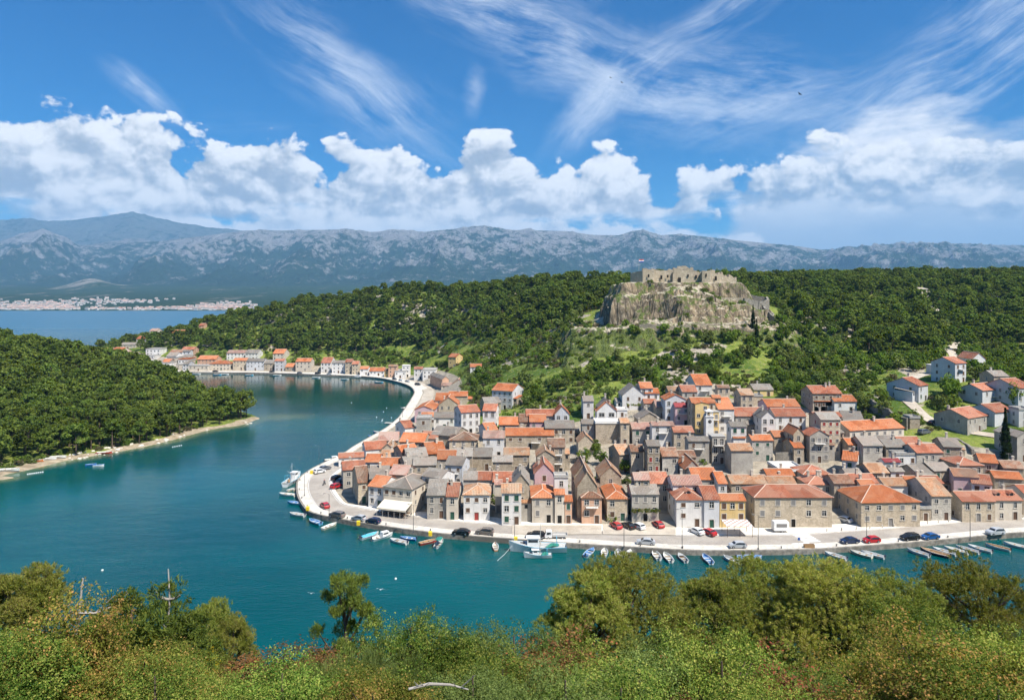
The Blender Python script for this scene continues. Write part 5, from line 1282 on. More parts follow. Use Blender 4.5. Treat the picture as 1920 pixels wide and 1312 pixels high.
HEADW = [(20, 840, 'near the beached boats on the left headland'), (130, 825, 'behind the boulder beach of the headland'), (230, 810, 'above the narrow middle beach of the headland'), (330, 800, 'above the far part of the headland beach'), (420, 785, 'near the headland tip'), (460, 775, 'at the very tip of the headland'),
         (30, 760, 'halfway up the headland at the left frame edge'), (140, 750, 'in the middle of the headland wood'), (250, 745, 'halfway up the headland, below the far quay'), (350, 750, 'on the low back of the headland before the tip'), (40, 690, 'high on the headland at the left frame edge'), (150, 700, 'high on the middle of the headland')]
SLOPEW = [(900, 760, 'beside the lone pale blue hillside house'), (1000, 745, 'right of the lone pale blue hillside house'), (1080, 730, 'on the slope above the long terracotta roof'), (1160, 720, 'on the slope above the high grey gable'), (1250, 690, 'on the slope above the topmost central houses'), (1330, 680, 'below the castle lower wall'), (1420, 690, 'below the pair of slim cypresses'), (1500, 700, 'above the roofless ruins right of centre'),
          (1580, 715, 'above the long dark boundary wall'), (1660, 740, 'left of the half hidden blue house'), (1720, 780, 'on the bright bank above the dark boundary wall'), (1780, 740, 'by the pale climbing lane'), (1860, 700, 'at the highest houses of the right slope'), (1900, 800, 'among the houses at the right edge'), (1000, 690, 'on the open grass left of the crag'), (1120, 670, 'on the grass below the left crag'), (900, 700, 'above the houses of the bay bend'), (1650, 660, 'in the gully right of the castle'), (1530, 640, 'on the slope right of the castle wall')]
def near_first(X, Y, h=8): return np.argsort(np.hypot(X, Y)/1.0)
# headland pines: the nearest stand as trees of their own
o_ = near_first(px_, py_); vis = [i for i in o_]
NP = 235
lp = {}
for n_, i in enumerate(vis[:NP]):
    plant('pine_tree', 'fp%d' % random.randrange(4), px_[i], py_[i], random.uniform(.8, 1.25), label='dark green pine %s' % where(px_[i], py_[i], HEADW), cat='pine tree', group='pines on the left headland')
for i in range(4):                                    # small joined kinds used by the masses stand first as single trees
    j = vis[NP+i]; PROTO['sp%d' % i] = plant('pine_tree', 'sp%d' % i, px_[j], py_[j], 1.0, label='dark green pine %s' % where(px_[j], py_[j], HEADW), cat='pine tree', group='pines on the left headland')
rest = [(px_[j], py_[j]) for j in vis[NP+4:]]
gn_scatter('headland_forest', rest, ['sp0', 'sp1', 'sp2', 'sp3'], 'dense pine wood covering the back of the left headland', .65, 1.45, seed=3)
# scrub along the headland beach
shx, shy = scatter(-420, -125, 225, 352, 4.0, lambda X, Y: (sdist(X, Y, PEN) > 5.5) & (sdist(X, Y, PEN) < 10.5), 12)
for n_ in range(min(38, len(shx))): plant('bush', 'bu%d' % (n_ % 4), shx[n_], shy[n_], random.uniform(.7, 1.5), label='bush between the beach and the pines of the left headland', cat='bush', group='bushes behind the headland beach')
# slopes: broadleaved trees and bushes
o_ = near_first(bx_, by_); NB = 120
for n_, i in enumerate(o_[:NB]):
    plant('broadleaf_tree', 'fb%d' % random.randrange(4), bx_[i], by_[i], random.uniform(.55, 1.15), label='round leafy tree %s' % where(bx_[i], by_[i], SLOPEW), cat='tree', group='leafy trees on the castle slope')
for i in range(3):
    j = o_[NB+i]; PROTO['sb%d' % i] = plant('broadleaf_tree', 'sb%d' % i, bx_[j], by_[j], 1.0, label='round leafy tree %s' % where(bx_[j], by_[j], SLOPEW), cat='tree', group='leafy trees on the castle slope')
rest = [(bx_[j], by_[j]) for j in o_[NB+3:]]
gn_scatter('slope_woodland', rest, ['sb0', 'sb1', 'sb2'], 'tangled leafy woodland higher on the slopes', .6, 1.2, seed=4)
o_ = near_first(ux_, uy_); NU = 60
for n_, i in enumerate(o_[:NU]):
    b_ = plant('bush', 'bu%d' % (n_ % 4), ux_[i], uy_[i], random.uniform(.6, 1.2), label='low bush %s' % where(ux_[i], uy_[i], SLOPEW), cat='bush', group='bushes on the grassy slope')
    PROTO['bu%d' % (n_ % 4)] = b_
rest = [(ux_[j], uy_[j]) for j in o_[NU:]]
def gardens(X, Y):
    return (sdist(X, Y, TOWN) > 2) & (dline(X, Y, QUAY) > 24) & (Y > 188) & (Y < 300) & (dline(X, Y, LANE) > 3.5)
tx_, ty_ = scatter(-60, 190, 188, 300, 5.0, gardens, 14)
okg = np.ones(len(tx_), bool)
for root, cs, ze, A, B in HOUSES:
    c = sum(cs, Vector((0, 0)))/4; rad = (cs[0]-cs[2]).length/2
    if c.length > 1: okg &= np.hypot(tx_-c.x, ty_-c.y) > rad*.88
tx_, ty_ = tx_[okg], ty_[okg]; print('garden spots', len(tx_))
for n_ in range(min(55, len(tx_))): plant('bush', 'bu%d' % (n_ % 3), tx_[n_], ty_[n_], random.uniform(.6, 1.35), label='small garden bush in a gap between the old town houses', cat='bush', group='garden bushes in the old town')
gn_scatter('slope_scrub', rest, ['bu0', 'bu1', 'bu2', 'bu3'], 'low green scrub spread over the castle slope', .6, 1.3, seed=5)
rest = list(zip(wx_, wy_))
gn_scatter('ridge_forest', rest, ['sp0', 'sp1', 'sp2', 'sp3', 'sb0', 'sp0', 'sp2', 'sb1'], 'dark pine forest along the ridge and the plateau behind the town', .6, 1.45, seed=6)
print('trees', NK, 'masses', len(px_), len(bx_), len(ux_), len(wx_))
# --- single trees one can point to
def at(px, py, dh=0.0): Y = hit(px, py, dh); return ((px-CX)/F*Y, Y)
x, y = at(1885, 862); plant('cypress_tree', 'cyp', x, y, 1.08, label='tall dark cypress between houses at the right edge', cat='cypress')
for px, py, s, lb in [(1412, 648, .85, 'slim cypress on the castle slope, upper of the pair'), (1419, 662, .95, 'slim cypress on the castle slope, lower of the pair')]:
    Y = 362 if 'upper' in lb else 352; plant('cypress_tree', 'cyp', (px-CX)/F*Y, Y, s, label=lb, cat='cypress')
for px, py, k_, s, lb in [(1785, 752, 'fb1', 1.5, 'big round tree beside the blue-walled house on the right slope'), (1095, 868, 'fb1', .75, 'garden tree below the huge blank wall, left one'), (1115, 850, 'fb3', .8, 'garden tree below the huge blank wall, upper one'),
    (1128, 872, 'fb1', .8, 'garden tree below the huge blank wall, right one'), (1172, 888, 'fb3', .75, 'round dark tree behind the orange hipped quay house'), (1280, 872, 'bu2', 1.2, 'small bright green bush in the centre of town'),
    (1148, 975, 'bu2', 1.15, 'green bush at the front of the orange hipped quay house'), (1312, 868, 'bu0', 1.4, 'dark shrub below the concrete house'), (1905, 760, 'fb1', 1.2, 'dark tree at the right edge above the cypress'),
    (1000, 745, 'fb1', 1.1, 'dark tree beside the lone pale blue hillside house'), (1580, 950, 'bu1', 1.3, 'shrub in the shady lane between the two large quay houses'), (1738, 975, 'bu2', .7, 'little shrub beside the low stone annex')]:
    x, y = at(px, py); plant('broadleaf_tree' if k_[0] == 'f' else 'bush', k_, x, y, s, label=lb, cat='tree' if k_[0] == 'f' else 'bush')
# ================================================================== QUAY, ROAD, PAVEMENT
def stone_mat(name, c1, c2, sc=.6, joint=None, rough=.9):
    m, t = mat(name, rough, .2); tc = t.n('ShaderNodeTexCoord'); P = V(t, tc.outputs['Object'])
    n = t.noise(P, sc, 6, .65); n2 = t.noise(P, sc*9, 3, .6); n3 = t.noise(P, .05, 3, .5)
    c = t.mix(t.ss(n + (n3-.5)*.8, .3, .72), C4(c1), C4(c2)); c = t.mix(t.ss(n2, .6, .8)*.3, c, C4([q*.6 for q in c1]))
    if joint:
        v = t.voro(P, joint, 0, feature='DISTANCE_TO_EDGE', rand=.35); c = t.mix(t.ss(v, .06, .0)*.4, c, C4([q*.6 for q in c1]))
    t.put(t.b.inputs['Base Color'], c); bump(t, n2, .02); return m
M_PROM = stone_mat('pale_promenade_stone', (.54, .50, .43), (.68, .64, .56), .35, .55); M_ROAD = stone_mat('worn_asphalt', (.30, .27, .235), (.39, .355, .31), .25)
M_PAVE = stone_mat('white_pavement', (.66, .62, .55), (.78, .74, .67), .3, .45); M_QW = stone_mat('quay_wall_stone', (.15, .14, .12), (.33, .30, .26), .8, .8)
M_LINE = plain('road_paint', (.72, .72, .70), .7); M_DUST = stone_mat('dusty_forecourt', (.36, .31, .25), (.50, .45, .37), .3)
QN = []
for i in range(len(QUAY)):
    a = Vector(QUAY[max(i-1, 0)]); b = Vector(QUAY[min(i+1, len(QUAY)-1)]); d = (b-a).normalized(); QN.append((Vector((d.y, -d.x)), d))
def off(i, w): return Vector(QUAY[i]) + QN[i][0]*w
def pxof(p): return CX + p[0]/p[1]*F
ROADEND = min(i for i in range(20, len(QUAY)) if QUAY[i][1] > 262 and QUAY[i][0] < 0)    # the road goes behind the waterside houses here
BACK = min(i for i in range(len(QUAY)) if QUAY[i][1] > 330 and QUAY[i][0] < 0)
def strip(name, i0, i1, w0, w1, z, th, material, label, step=1):
    b = MB(); idx = list(range(i0, i1, step))+[i1]; q = []
    for i in idx:
        f = lambda w: w(i) if callable(w) else w
        q.append((off(i, f(w0)), off(i, f(w1))))
    for k in range(len(q)-1):
        (a, b_), (c, d) = q[k], q[k+1]
        b.quad((a.x, a.y, z), (b_.x, b_.y, z), (d.x, d.y, z), (c.x, c.y, z)) if False else b.quad((a.x, a.y, z), (c.x, c.y, z), (d.x, d.y, z), (b_.x, b_.y, z))
        b.quad((a.x, a.y, z-th), (c.x, c.y, z-th), (c.x, c.y, z), (a.x, a.y, z)); b.quad((d.x, d.y, z-th), (b_.x, b_.y, z-th), (b_.x, b_.y, z), (d.x, d.y, z))
    bm_ = bmesh.new(); o = b.build(name, material); bm_.from_mesh(o.data); bmesh.ops.remove_doubles(bm_, verts=bm_.verts, dist=.001); bmesh.ops.recalc_face_normals(bm_, faces=bm_.faces); bm_.to_mesh(o.data); bm_.free()
    return tag(o, label, kind='structure')
N_ = len(QUAY)-1
strip('quay_wall', 0, N_, 0.0, .55, 1.22, 3.0, M_QW, 'dark stone quay wall at the waterline')
strip('promenade', 0, ROADEND, .553, 3.4, 1.25, .6, M_PROM, 'pale stone promenade along the quay')
strip('road', 0, ROADEND, 3.45, 10.4, 1.10, .5, M_ROAD, 'worn grey quay road'); strip('kerb', 0, ROADEND, 3.40, 3.449, 1.262, .4, M_PAVE, 'pale kerb between road and promenade')
wp = lambda i: 15.5 if QUAY[i][0] > -20 else max(11.5, 15.5 - (-20-QUAY[i][0])*.12)
strip('pavement', 0, ROADEND, 10.42, wp, 1.24, .5, M_PAVE, 'white stone pavement in front of the houses')
for i in range(ROADEND, BACK): pass
strip('promenade', ROADEND, BACK, .553, 3.0, 1.25, .6, M_PROM, 'narrow pale quay before the waterside houses')
strip('promenade', BACK, N_, .553, lambda i: 9.5 if QUAY[i][1] > 450 else 5.5, 1.25, .6, M_PROM, 'pale promenade round the inner bay')
strip('road', BACK, min(i for i in range(BACK, N_) if QUAY[i][0] < -100), 6.0, 13.0, 1.22, .5, M_DUST, 'dusty road behind the inner bay promenade') if True else None
lines = MB()
for w in (3.75, 10.1):
    for i in range(0, ROADEND-1):
        a, b_, c, d = off(i, w), off(i, w+.12), off(i+1, w+.12), off(i+1, w); lines.quad((a.x, a.y, 1.104), (d.x, d.y, 1.104), (c.x, c.y, 1.104), (b_.x, b_.y, 1.104))
def road_frame(px, w):                               # place and direction on the front road at a photo column
    best = min(range(4, ROADEND), key=lambda i: abs(pxof(off(i, w))-px) + (0 if QUAY[i][1] < 215 or px < 620 else 1e4))
    return off(best, w), QN[best][0], QN[best][1]
for k in range(7):
    p, n, d = road_frame(1513, 3.9+k*.95); lines.add([(*(p-d*2.2), 1.105), (*(p+d*2.2), 1.105), (*(p+d*2.2+n*.5), 1.105), (*(p-d*2.2+n*.5), 1.105)], [(0, 3, 2, 1)])
tag(lines.build('road_marking', M_LINE), 'white edge lines and zebra crossing on the quay road', kind='structure')
def patch(name, pts, z, m, label):
    b = MB(); v = [(*W2(px, py, z), z) for px, py in pts]; b.add(v, [tuple(range(len(v)))]); return tag(b.build(name, m), label, kind='structure')
patch('pavement', [(1268, 1003), (1420, 1003), (1420, 990), (1400, 984), (1268, 988)], 1.262, M_PAVE, 'white forecourt where two cars park')
patch('pavement', [(1130, 1001), (1267, 1003), (1267, 980), (1130, 978)], 1.258, M_DUST, 'dusty forecourt where four cars park')
patch('pavement', [(960, 1002), (1128, 1001), (1128, 984), (960, 984)], 1.256, M_DUST, 'dusty forecourt before the alley houses')
def ribbon(name, pts, hw, m, label, lift=.3, k=14):
    P = smooth(pts, k); b = MB()
    for i in range(len(P)-1):
        a, c = Vector(P[i]), Vector(P[i+1]); n = Vector((-(c-a).y, (c-a).x)).normalized()*hw; a0 = Vector(P[max(i-1, 0)]); n0 = Vector((-(c-a0).y, (c-a0).x)).normalized()*hw if i else n
        c1 = Vector(P[min(i+2, len(P)-1)]); n1 = Vector((-(c1-a).y, (c1-a).x)).normalized()*hw
        g_ = lambda p: ground(*p)+lift; E = [a-n0, a, a+n0]; E2 = [c-n1, c, c+n1]
        for q_ in (0, 1): b.quad((*E[q_], g_(E[q_])), (*E2[q_], g_(E2[q_])), (*E2[q_+1], g_(E2[q_+1])), (*E[q_+1], g_(E[q_+1])))
    return tag(b.build(name, m), label, kind='structure')
ribbon('lane', LANE, 2.2, M_DUST, 'pale lane climbing the right slope'); ribbon('dirt_road', DIRT, 3.5, M_DUST, 'pale dirt track over the wooded plateau', lift=.5)

# ================================================================== CASTLE
M_CAS = wall_mat('castle_stone', (.36, .29, .205), (.54, .455, .34)); M_CAS2 = wall_mat('old_wall_stone', (.20, .18, .15), (.38, .345, .29))
def wall_run(b, pts, th=1.3, jag=.5, seed=1, step=1.1, base=None):
    """wall along (x, y, top z) points with a broken top, standing on the ground"""
    rs = random.Random(seed)
    for (x0, y0, z0), (x1, y1, z1) in zip(pts[:-1], pts[1:]):
        L = math.hypot(x1-x0, y1-y0); n = max(1, int(L/step)); nx, ny = -(y1-y0)/L*th, (x1-x0)/L*th
        hs_ = [0.]; 
        for _ in range(n): hs_.append(max(-jag*2.2, min(jag*.4, hs_[-1]*.75+rs.uniform(-jag, jag*.85)-(jag*1.4 if rs.random() < .10 else 0))))
        for k in range(n):
            a, c = k/n, (k+1)/n; P = [(x0+(x1-x0)*q, y0+(y1-y0)*q) for q in (a, c)]; zt = [z0+(z1-z0)*a+hs_[k], z0+(z1-z0)*c+hs_[k+1]]
            if rs.random() < .3: zt[1] = zt[0]
            zb = [min(ground2(*p), ground2(p[0]+nx, p[1]+ny))-1.2 if base is None else base for p in P]
            f = [(P[0][0], P[0][1], zb[0]), (P[1][0], P[1][1], zb[1]), (P[1][0], P[1][1], zt[1]), (P[0][0], P[0][1], zt[0])]; g_ = [(x+nx, y+ny, z) for x, y, z in f]
            b.add(f+g_, [(0, 1, 2, 3), (5, 4, 7, 6), (3, 2, 6, 7), (1, 5, 6, 2), (4, 0, 3, 7)])
def cz(px, py, Y): v = Pd(px, py, Y); return (v.x, v.y, v.z)
castle = tag(empty('castle', (104, 410, 70)), 'ruined pale stone castle crowning the bare crag', 'castle')
def cpart(name, runs, **kw):
    b = MB(); [wall_run(b, r_, seed=i+3, **kw) for i, r_ in enumerate(runs)]; o = b.build(name, M_CAS, castle); o.matrix_parent_inverse = castle.matrix_world.inverted(); o.location = (-104, -410, -70); return o
bpy.context.view_layer.update()
def cbuild(name, runs, m=None, **kw):
    b = MB(); [wall_run(b, r_, seed=i*7+len(name), **kw) for i, r_ in enumerate(runs)]; b.v = [(x-104, y-410, z-70) for x, y, z in b.v]; return b.build(name, m or M_CAS, castle)
cbuild('curtain_wall', [[cz(1226, 508, 407), cz(1264, 506, 408)]], jag=.7); cbuild('curtain_wall', [[cz(1264, 505, 406), cz(1317, 506, 406)]], jag=.7)
cbuild('curtain_wall', [[cz(1332, 506, 407), cz(1352, 509, 410), cz(1381, 515, 414)]], jag=1.6, th=2)
cbuild('curtain_wall', [[cz(1205, 503, 423), cz(1262, 502, 424), cz(1310, 505, 424)]], jag=.7, th=2)
cbuild('tower', [[cz(1182, 514, 418), cz(1183, 512, 408), cz(1205, 508, 401), cz(1226, 507, 402), cz(1227, 507, 412)]], jag=.6, th=1.5)
for px_o, py_o, w_o, h_o, Y_o in ((1216, 517, .5, .9, 400.6), (1240, 520, .6, 1.2, 406.6), (1252, 518, .5, .8, 406.6), (1274, 526, .9, 1.8, 405.6), (1290, 517, .5, .8, 405.6), (1305, 519, .6, 1.0, 405.6), (1324, 516, .4, 1.0, 400.6), (1342, 522, .7, 1.3, 407.3)):
    v_ = cz(px_o, py_o, Y_o); op_ = MB(); op_.box(v_[0]-104-w_o, v_[0]-104+w_o, Y_o-410-.05, Y_o-410+.02, v_[2]-70-h_o, v_[2]-70+h_o); op_.build('opening', M_DARK, castle)
cbuild('buttress', [[cz(1262, 512, 403.5), cz(1266, 512, 403.5)]], jag=.3, th=2.4); cbuild('inner_wall', [[cz(1270, 499, 432), cz(1300, 501, 431)]], jag=1.2, th=1.5); cbuild('rubble_wall', [[cz(1238, 538, 398), cz(1262, 541, 395), cz(1290, 545, 394)]], jag=.9, th=1.0)
cbuild('tower', [[cz(1316, 508, 408), cz(1316.5, 508, 401), cz(1332.5, 508, 401), cz(1333, 508, 409)]], jag=.2, th=1.5)
cbuild('terrace_wall', [[cz(1320, 557, 394), cz(1350, 557, 391), cz(1394, 557, 389)]], jag=.2, th=1)
cbuild('ring_wall', [[cz(1372, 551, 418), cz(1400, 551, 424), cz(1436, 556, 420), cz(1439, 562, 402), cz(1420, 564, 392), cz(1394, 557, 389)]], m=M_CAS2, jag=.2, th=1.1)
cbuild('stair_wall', [[cz(1428, 572, 392), cz(1440, 585, 386), cz(1458, 600, 378), cz(1466, 611, 372)]], m=M_CAS2, jag=.3, th=1)
cbuild('stair_wall', [[cz(1440, 580, 398), cz(1455, 596, 388), cz(1468, 611, 376), cz(1448, 613, 366)]], m=M_CAS2, jag=.3, th=1)
cbuild('lower_wall', [[cz(1198, 608, 366), cz(1240, 607, 361), cz(1296, 608, 359)]], jag=.7, th=1); cbuild('lower_wall', [[cz(1298, 606, 360), cz(1370, 607, 362), cz(1448, 610, 368)]], jag=.5, th=1)
fl_ = MB(); fl_.tube([(0, 0, 0), (0, 0, 7)], .09, 6); fp = tag(empty('flagpole', cz(1198, 508, 405)), 'flagpole with small flag on the castle tower', 'flagpole'); fl_.build('pole', M_RAIL, fp)
fb_ = MB()
for k, mm in enumerate(range(3)):
    for j in range(6): x0, x1 = .1+j*.45, .1+(j+1)*.45; y0, y1 = .15*math.sin(j), .15*math.sin(j+1); fb_.k = k; fb_.quad((x0, y0, 6.9-.6*(k+1)), (x1, y1, 6.9-.6*(k+1)), (x1, y1, 6.9-.6*k), (x0, y0, 6.9-.6*k))
fb_.build('flag', [plain('flag_red', (.55, .04, .04)), M_WHITE, plain('flag_blue', (.04, .07, .35))], fp)
rs = random.Random(11); nb_ = 0
for _ in range(4000):
    if nb_ >= 60: break
    a = rs.uniform(math.pi*.98, math.pi*2.02); r_ = rs.choice([rs.uniform(.50, .66), rs.uniform(.70, .84), rs.uniform(.70, .84), rs.uniform(.9, 1.08)])
    x = CAS[0]+math.cos(a)*r_*(76 if math.cos(a) < 0 else 66); y = CAS[1]+math.sin(a)*r_*72
    plant('bush', 'bu%d' % rs.choice([0, 0, 1, 3]), x, y, rs.uniform(.5, 1.5), label='dark bush clinging to the pale castle crag', cat='bush', group='bushes on the castle crag', dz=-.5); nb_ += 1
for px, s in ((1286, .55), (1331, .75), (1346, .7), (1358, .8)): plant('broadleaf_tree', 'fb1', (px-CX)/F*425, 425, s, label='bush-like tree topping the castle wall against the mountains', cat='tree', group='trees on the castle top', z=74.5)
# other old walls in the town
def old_wall(name, pts, label, th=.7, m=None, cat='wall', jag=.3, step=1.6):
    b = MB(); P = [cz(*p) for p in pts]; wall_run(b, P, th=th, jag=jag, seed=len(label), step=step)
    return tag(b.build(name, m or M_CAS2), label, cat)
def Yt(px, py, dh): return hit(px, py, dh) or 250
old_wall('boundary_wall', [(1630, 748, Yt(1630, 752, 4)), (1660, 765, Yt(1660, 768, 4)), (1680, 779, Yt(1680, 781, 4)), (1700, 784, Yt(1700, 786, 4))], 'long dark boundary wall stepping down the slope', jag=.1)
old_wall('ruin_wall', [(1612, 738, 292), (1622, 727, 291), (1636, 729, 290), (1637, 745, 288)], 'roofless ruin gable left of the dark boundary wall', jag=.9)
old_wall('ruin_wall', [(1497, 722, 305), (1502, 713, 304), (1523, 713, 303), (1524, 735, 300)], 'crumbling ruin wall above the upper white house', jag=1.2)
old_wall('ruin_wall', [(1372, 738, 290), (1382, 740, 289), (1398, 742, 288)], 'low ruin wall left of the arched windows', jag=.8)
old_wall('ruin_wall', [(1450, 737, 296), (1475, 739, 294), (1490, 742, 292)], 'broken wall above the long pink house', jag=.9)
old_wall('lane_wall', [(1772, 812, 236), (1790, 820, 229), (1812, 832, 222), (1822, 842, 215)], 'curved parapet wall below the grey cypress house', jag=.1)
old_wall('garden_wall', [(1060, 858, 228), (1080, 857, 226), (1100, 858, 226)], 'stone garden wall left of the garden trees')
old_wall('retaining_wall', [(1455, 849, Yt(1455, 851, 3)), (1480, 848, Yt(1480, 851, 3)), (1508, 849, Yt(1508, 851, 3))], 'rough retaining wall under the rough stone house', jag=.1)

# ================================================================== CARS
def car_paint(name, c): m = plain(name, c, .22, .6, var=.03); m.node_tree.nodes; return m
PAINT = {'red': car_paint('red_car_paint', (.42, .02, .025)), 'black': car_paint('black_car_paint', (.012, .013, .016)), 'silver': car_paint('silver_car_paint', (.42, .44, .46)), 'navy': car_paint('navy_car_paint', (.012, .025, .07)),
         'blue': car_paint('blue_car_paint', (.02, .09, .26)), 'white': car_paint('white_car_paint', (.72, .73, .73)), 'bronze': car_paint('bronze_car_paint', (.17, .145, .125)), 'grey': car_paint('grey_car_paint', (.13, .14, .16))}
M_TYRE = plain('tyre', (.02, .02, .02), .85); M_RIM = plain('rim', (.5, .5, .52), .35, metal=.8); M_LAMP = plain('headlamp', (.75, .75, .72), .15, .6); M_TAIL = plain('tail_lamp', (.4, .02, .02), .3)
def car_meshes(col, typ):
    L, Wd, Hh = dict(hatch=(4.1, 1.74, 1.48), sedan=(4.5, 1.78, 1.44), suv=(4.6, 1.84, 1.68))[typ]
    prof = {'hatch': [(-2.02, .42), (-2.03, .78), (-1.85, 1.00), (-1.45, 1.42), (-.2, 1.48), (.55, 1.40), (1.15, 1.00), (1.85, .84), (2.05, .62), (2.03, .36)],
            'sedan': [(-2.23, .42), (-2.25, .85), (-1.75, 1.02), (-1.15, 1.36), (-.25, 1.44), (.5, 1.38), (1.2, .98), (2.05, .82), (2.25, .6), (2.22, .35)],
            'suv': [(-2.25, .48), (-2.28, .95), (-2.15, 1.15), (-1.85, 1.60), (-.3, 1.68), (.55, 1.60), (1.15, 1.15), (2.05, 1.00), (2.3, .75), (2.27, .42)]}[typ]
    belt = .96 if typ != 'suv' else 1.12
    b = MB(); n = len(prof)
    def hwid(x, z): return Wd/2*(1-.10*max(0, (abs(x)-L*.33)/(L*.17))**2)*(1 if z <= belt+.05 else 1-.20*(z-belt)/(Hh-belt))
    ring = []
    low = [(prof[-1][0]-.05, .24), (prof[0][0]+.05, .24)]
    P = prof+low; vs = [(x, s*hwid(x, z), z) for s in (-1, 1) for x, z in P]; m = len(P)
    fs = [(i, (i+1) % m, (i+1) % m+m, i+m) for i in range(m)] + [tuple(range(m-1, -1, -1)), tuple(range(m, 2*m))]
    b.add(vs, fs); body = b.mesh('body', PAINT[col])
    g = MB()                                         # side glass, windscreen and rear window, a hair proud of the body
    cab = [p for p in prof if p[1] > belt-.02]; i0 = 2; x0 = prof[2][0]; x1 = prof[6][0]
    for s in (-1, 1):
        q = [(prof[2][0]+.25, belt+.04), (prof[3][0]+.12, prof[3][1]-.09), (prof[4][0], prof[4][1]-.09), (prof[5][0]-.06, prof[5][1]-.09), (prof[6][0]-.22, belt+.04)]
        v = [(x, s*(hwid(x, z)+.012), z) for x, z in q]; g.add(v if s < 0 else v[::-1], [(4, 3, 2, 1, 0)])
    for (xa, za), (xb, zb), sg in ((prof[5], prof[6], 1), (prof[3], prof[2], -1)):
        dx, dz = xb-xa, zb-za; l = math.hypot(dx, dz); nx, nz = abs(dz)/l*sg*.014, abs(dx)/l*.014
        a, c = (xa+dx*.10+nx, za+dz*.10+nz), (xa+dx*.92+nx, za+dz*.92+nz)
        g.quad((a[0], -hwid(*a)*.9, a[1]), (c[0], -hwid(*c)*.92, c[1]), (c[0], hwid(*c)*.92, c[1]), (a[0], hwid(*a)*.9, a[1]))
    glass = g.mesh('window', M_GLASS)
    l_ = MB(); l_.box(prof[8][0]-.10, prof[8][0]+.0, -.16, .16, -.06, .06); l_.v = [(x-prof[8][0], y, z) for x, y, z in l_.v]; lamp = l_.mesh('headlight', M_LAMP); tail = l_.mesh('tail_light', M_TAIL)
    return body, glass, lamp, tail, prof, L, Wd
def wheel_meshes():
    def cyl(name, r, y0, y1, m, r2=0):
        b = MB(); n = 18; vs = [(math.cos(6.2832*k/n)*r, y, math.sin(6.2832*k/n)*r) for y in (y0, y1) for k in range(n)]
        b.add(vs, [(k, (k+1) % n, (k+1) % n+n, k+n) for k in range(n)]+[tuple(range(n-1, -1, -1)), tuple(range(n, 2*n))]); return b.mesh(name, m)
    return cyl('wheel', .32, -.1, .1, M_TYRE), cyl('rim', .2, -.115, .115, M_RIM)
def car(px, py, col, typ, label, ang=None, z=1.25, flip=False, Y=None, name='parked_car'):
    if Y is None: p = G(px, py, z)
    else: p = Pd(px, py, Y); z = ground(p.x, p.y)+.1
    if ang is None:
        i = min(range(len(QUAY)), key=lambda i: (Vector(QUAY[i])-p.xy).length); d = QN[i][1]; a = math.atan2(d.y, d.x)
        w = (p.xy-Vector(QUAY[i])).dot(QN[i][0]); z = 1.10 if 3.4 < w < 10.4 and Y is None else z
    else: a = R(ang)
    if flip: a += math.pi
    root = empty(name, (p.x, p.y, z), a); body, glass, lamp, tail, prof, L, Wd = shared(('car', col, typ), lambda: car_meshes(col, typ)); wh_, rim = shared('wheel', wheel_meshes)
    link('body', body, root); link('window', glass, root)
    for s in (-1, 1):
        for x in (-L*.30, L*.31): w = link('wheel', wh_, root, (x, s*(Wd/2-.08), .32)); link('rim', rim, w)
        link('headlight', lamp, root, (prof[8][0]+.0, s*Wd*.32, .68)); t = link('tail_light', tail, root, (prof[1][0]+.08, s*Wd*.34, .85)); 
    return tag(root, label, 'car', 'cars along the waterfront' if px < 1900 and py > 870 else 'cars up in the town')
for a in [(609, 950, 'red', 'hatch', 'red car driving round the quay bend'), (632, 969, 'bronze', 'suv', 'brown car parked on the promenade edge at the bend'), (673, 975, 'silver', 'hatch', 'silver hatchback left of the dark blue one'), (700, 980, 'navy', 'hatch', 'dark blue hatchback right of the silver one'),
          (865, 1001, 'black', 'sedan', 'black sedan before the red door house'), (909, 1001, 'bronze', 'suv', 'bronze car in front of the ivy covered house'), (1004, 1008, 'black', 'suv', 'black car behind the big trawler'),
          (1211, 1019.5, 'silver', 'sedan', 'silver sedan on the promenade side of the road'), (1383, 1026, 'silver', 'hatch', 'silver hatchback by the pergola lamp post'),
          (1593, 1017.5, 'navy', 'sedan', 'navy sedan left of the red one on the road'), (1634, 1016, 'red', 'hatch', 'bright red car between two dark cars'), (1706, 1011.5, 'black', 'suv', 'black car just left of the blue sedan'),
          (1744, 1009.5, 'blue', 'sedan', 'blue sedan right of the black car'), (1866, 1001.5, 'silver', 'suv', 'silver blue car at the right end of the road')]: car(*a)
for px, py, col, typ, lb, ang in [(632, 899, 'black', 'suv', 'black car parked beside the tall bend house', 65), (630, 914, 'red', 'hatch', 'red car parked at the bend house corner', 62), (641, 904, 'grey', 'sedan', 'dark car between house wall and the black car', 65),
          (609, 880, 'grey', 'sedan', 'dark car at the pier end of the bend', 50), (599, 886, 'white', 'hatch', 'pale car at the pier end of the bend', 45),
          (1155, 989, 'red', 'hatch', 'red car by the round bush, in the row of three', 112), (1178, 989, 'black', 'sedan', 'black car in the middle of the row of three', 118), (1197, 990, 'white', 'hatch', 'white car at the right of the row of three', 120),
          (1234, 987, 'red', 'hatch', 'lone red car left of the dormer house', 108), (1306, 999, 'white', 'sedan', 'white car before the dormer house', 118), (1328, 1001, 'red', 'sedan', 'dark red car before the dormer house', 122), (1582, 977, 'white', 'sedan', 'white car in the shady lane between the big quay houses', 125)]:
    car(px, py, col, typ, lb, ang, z=1.26)
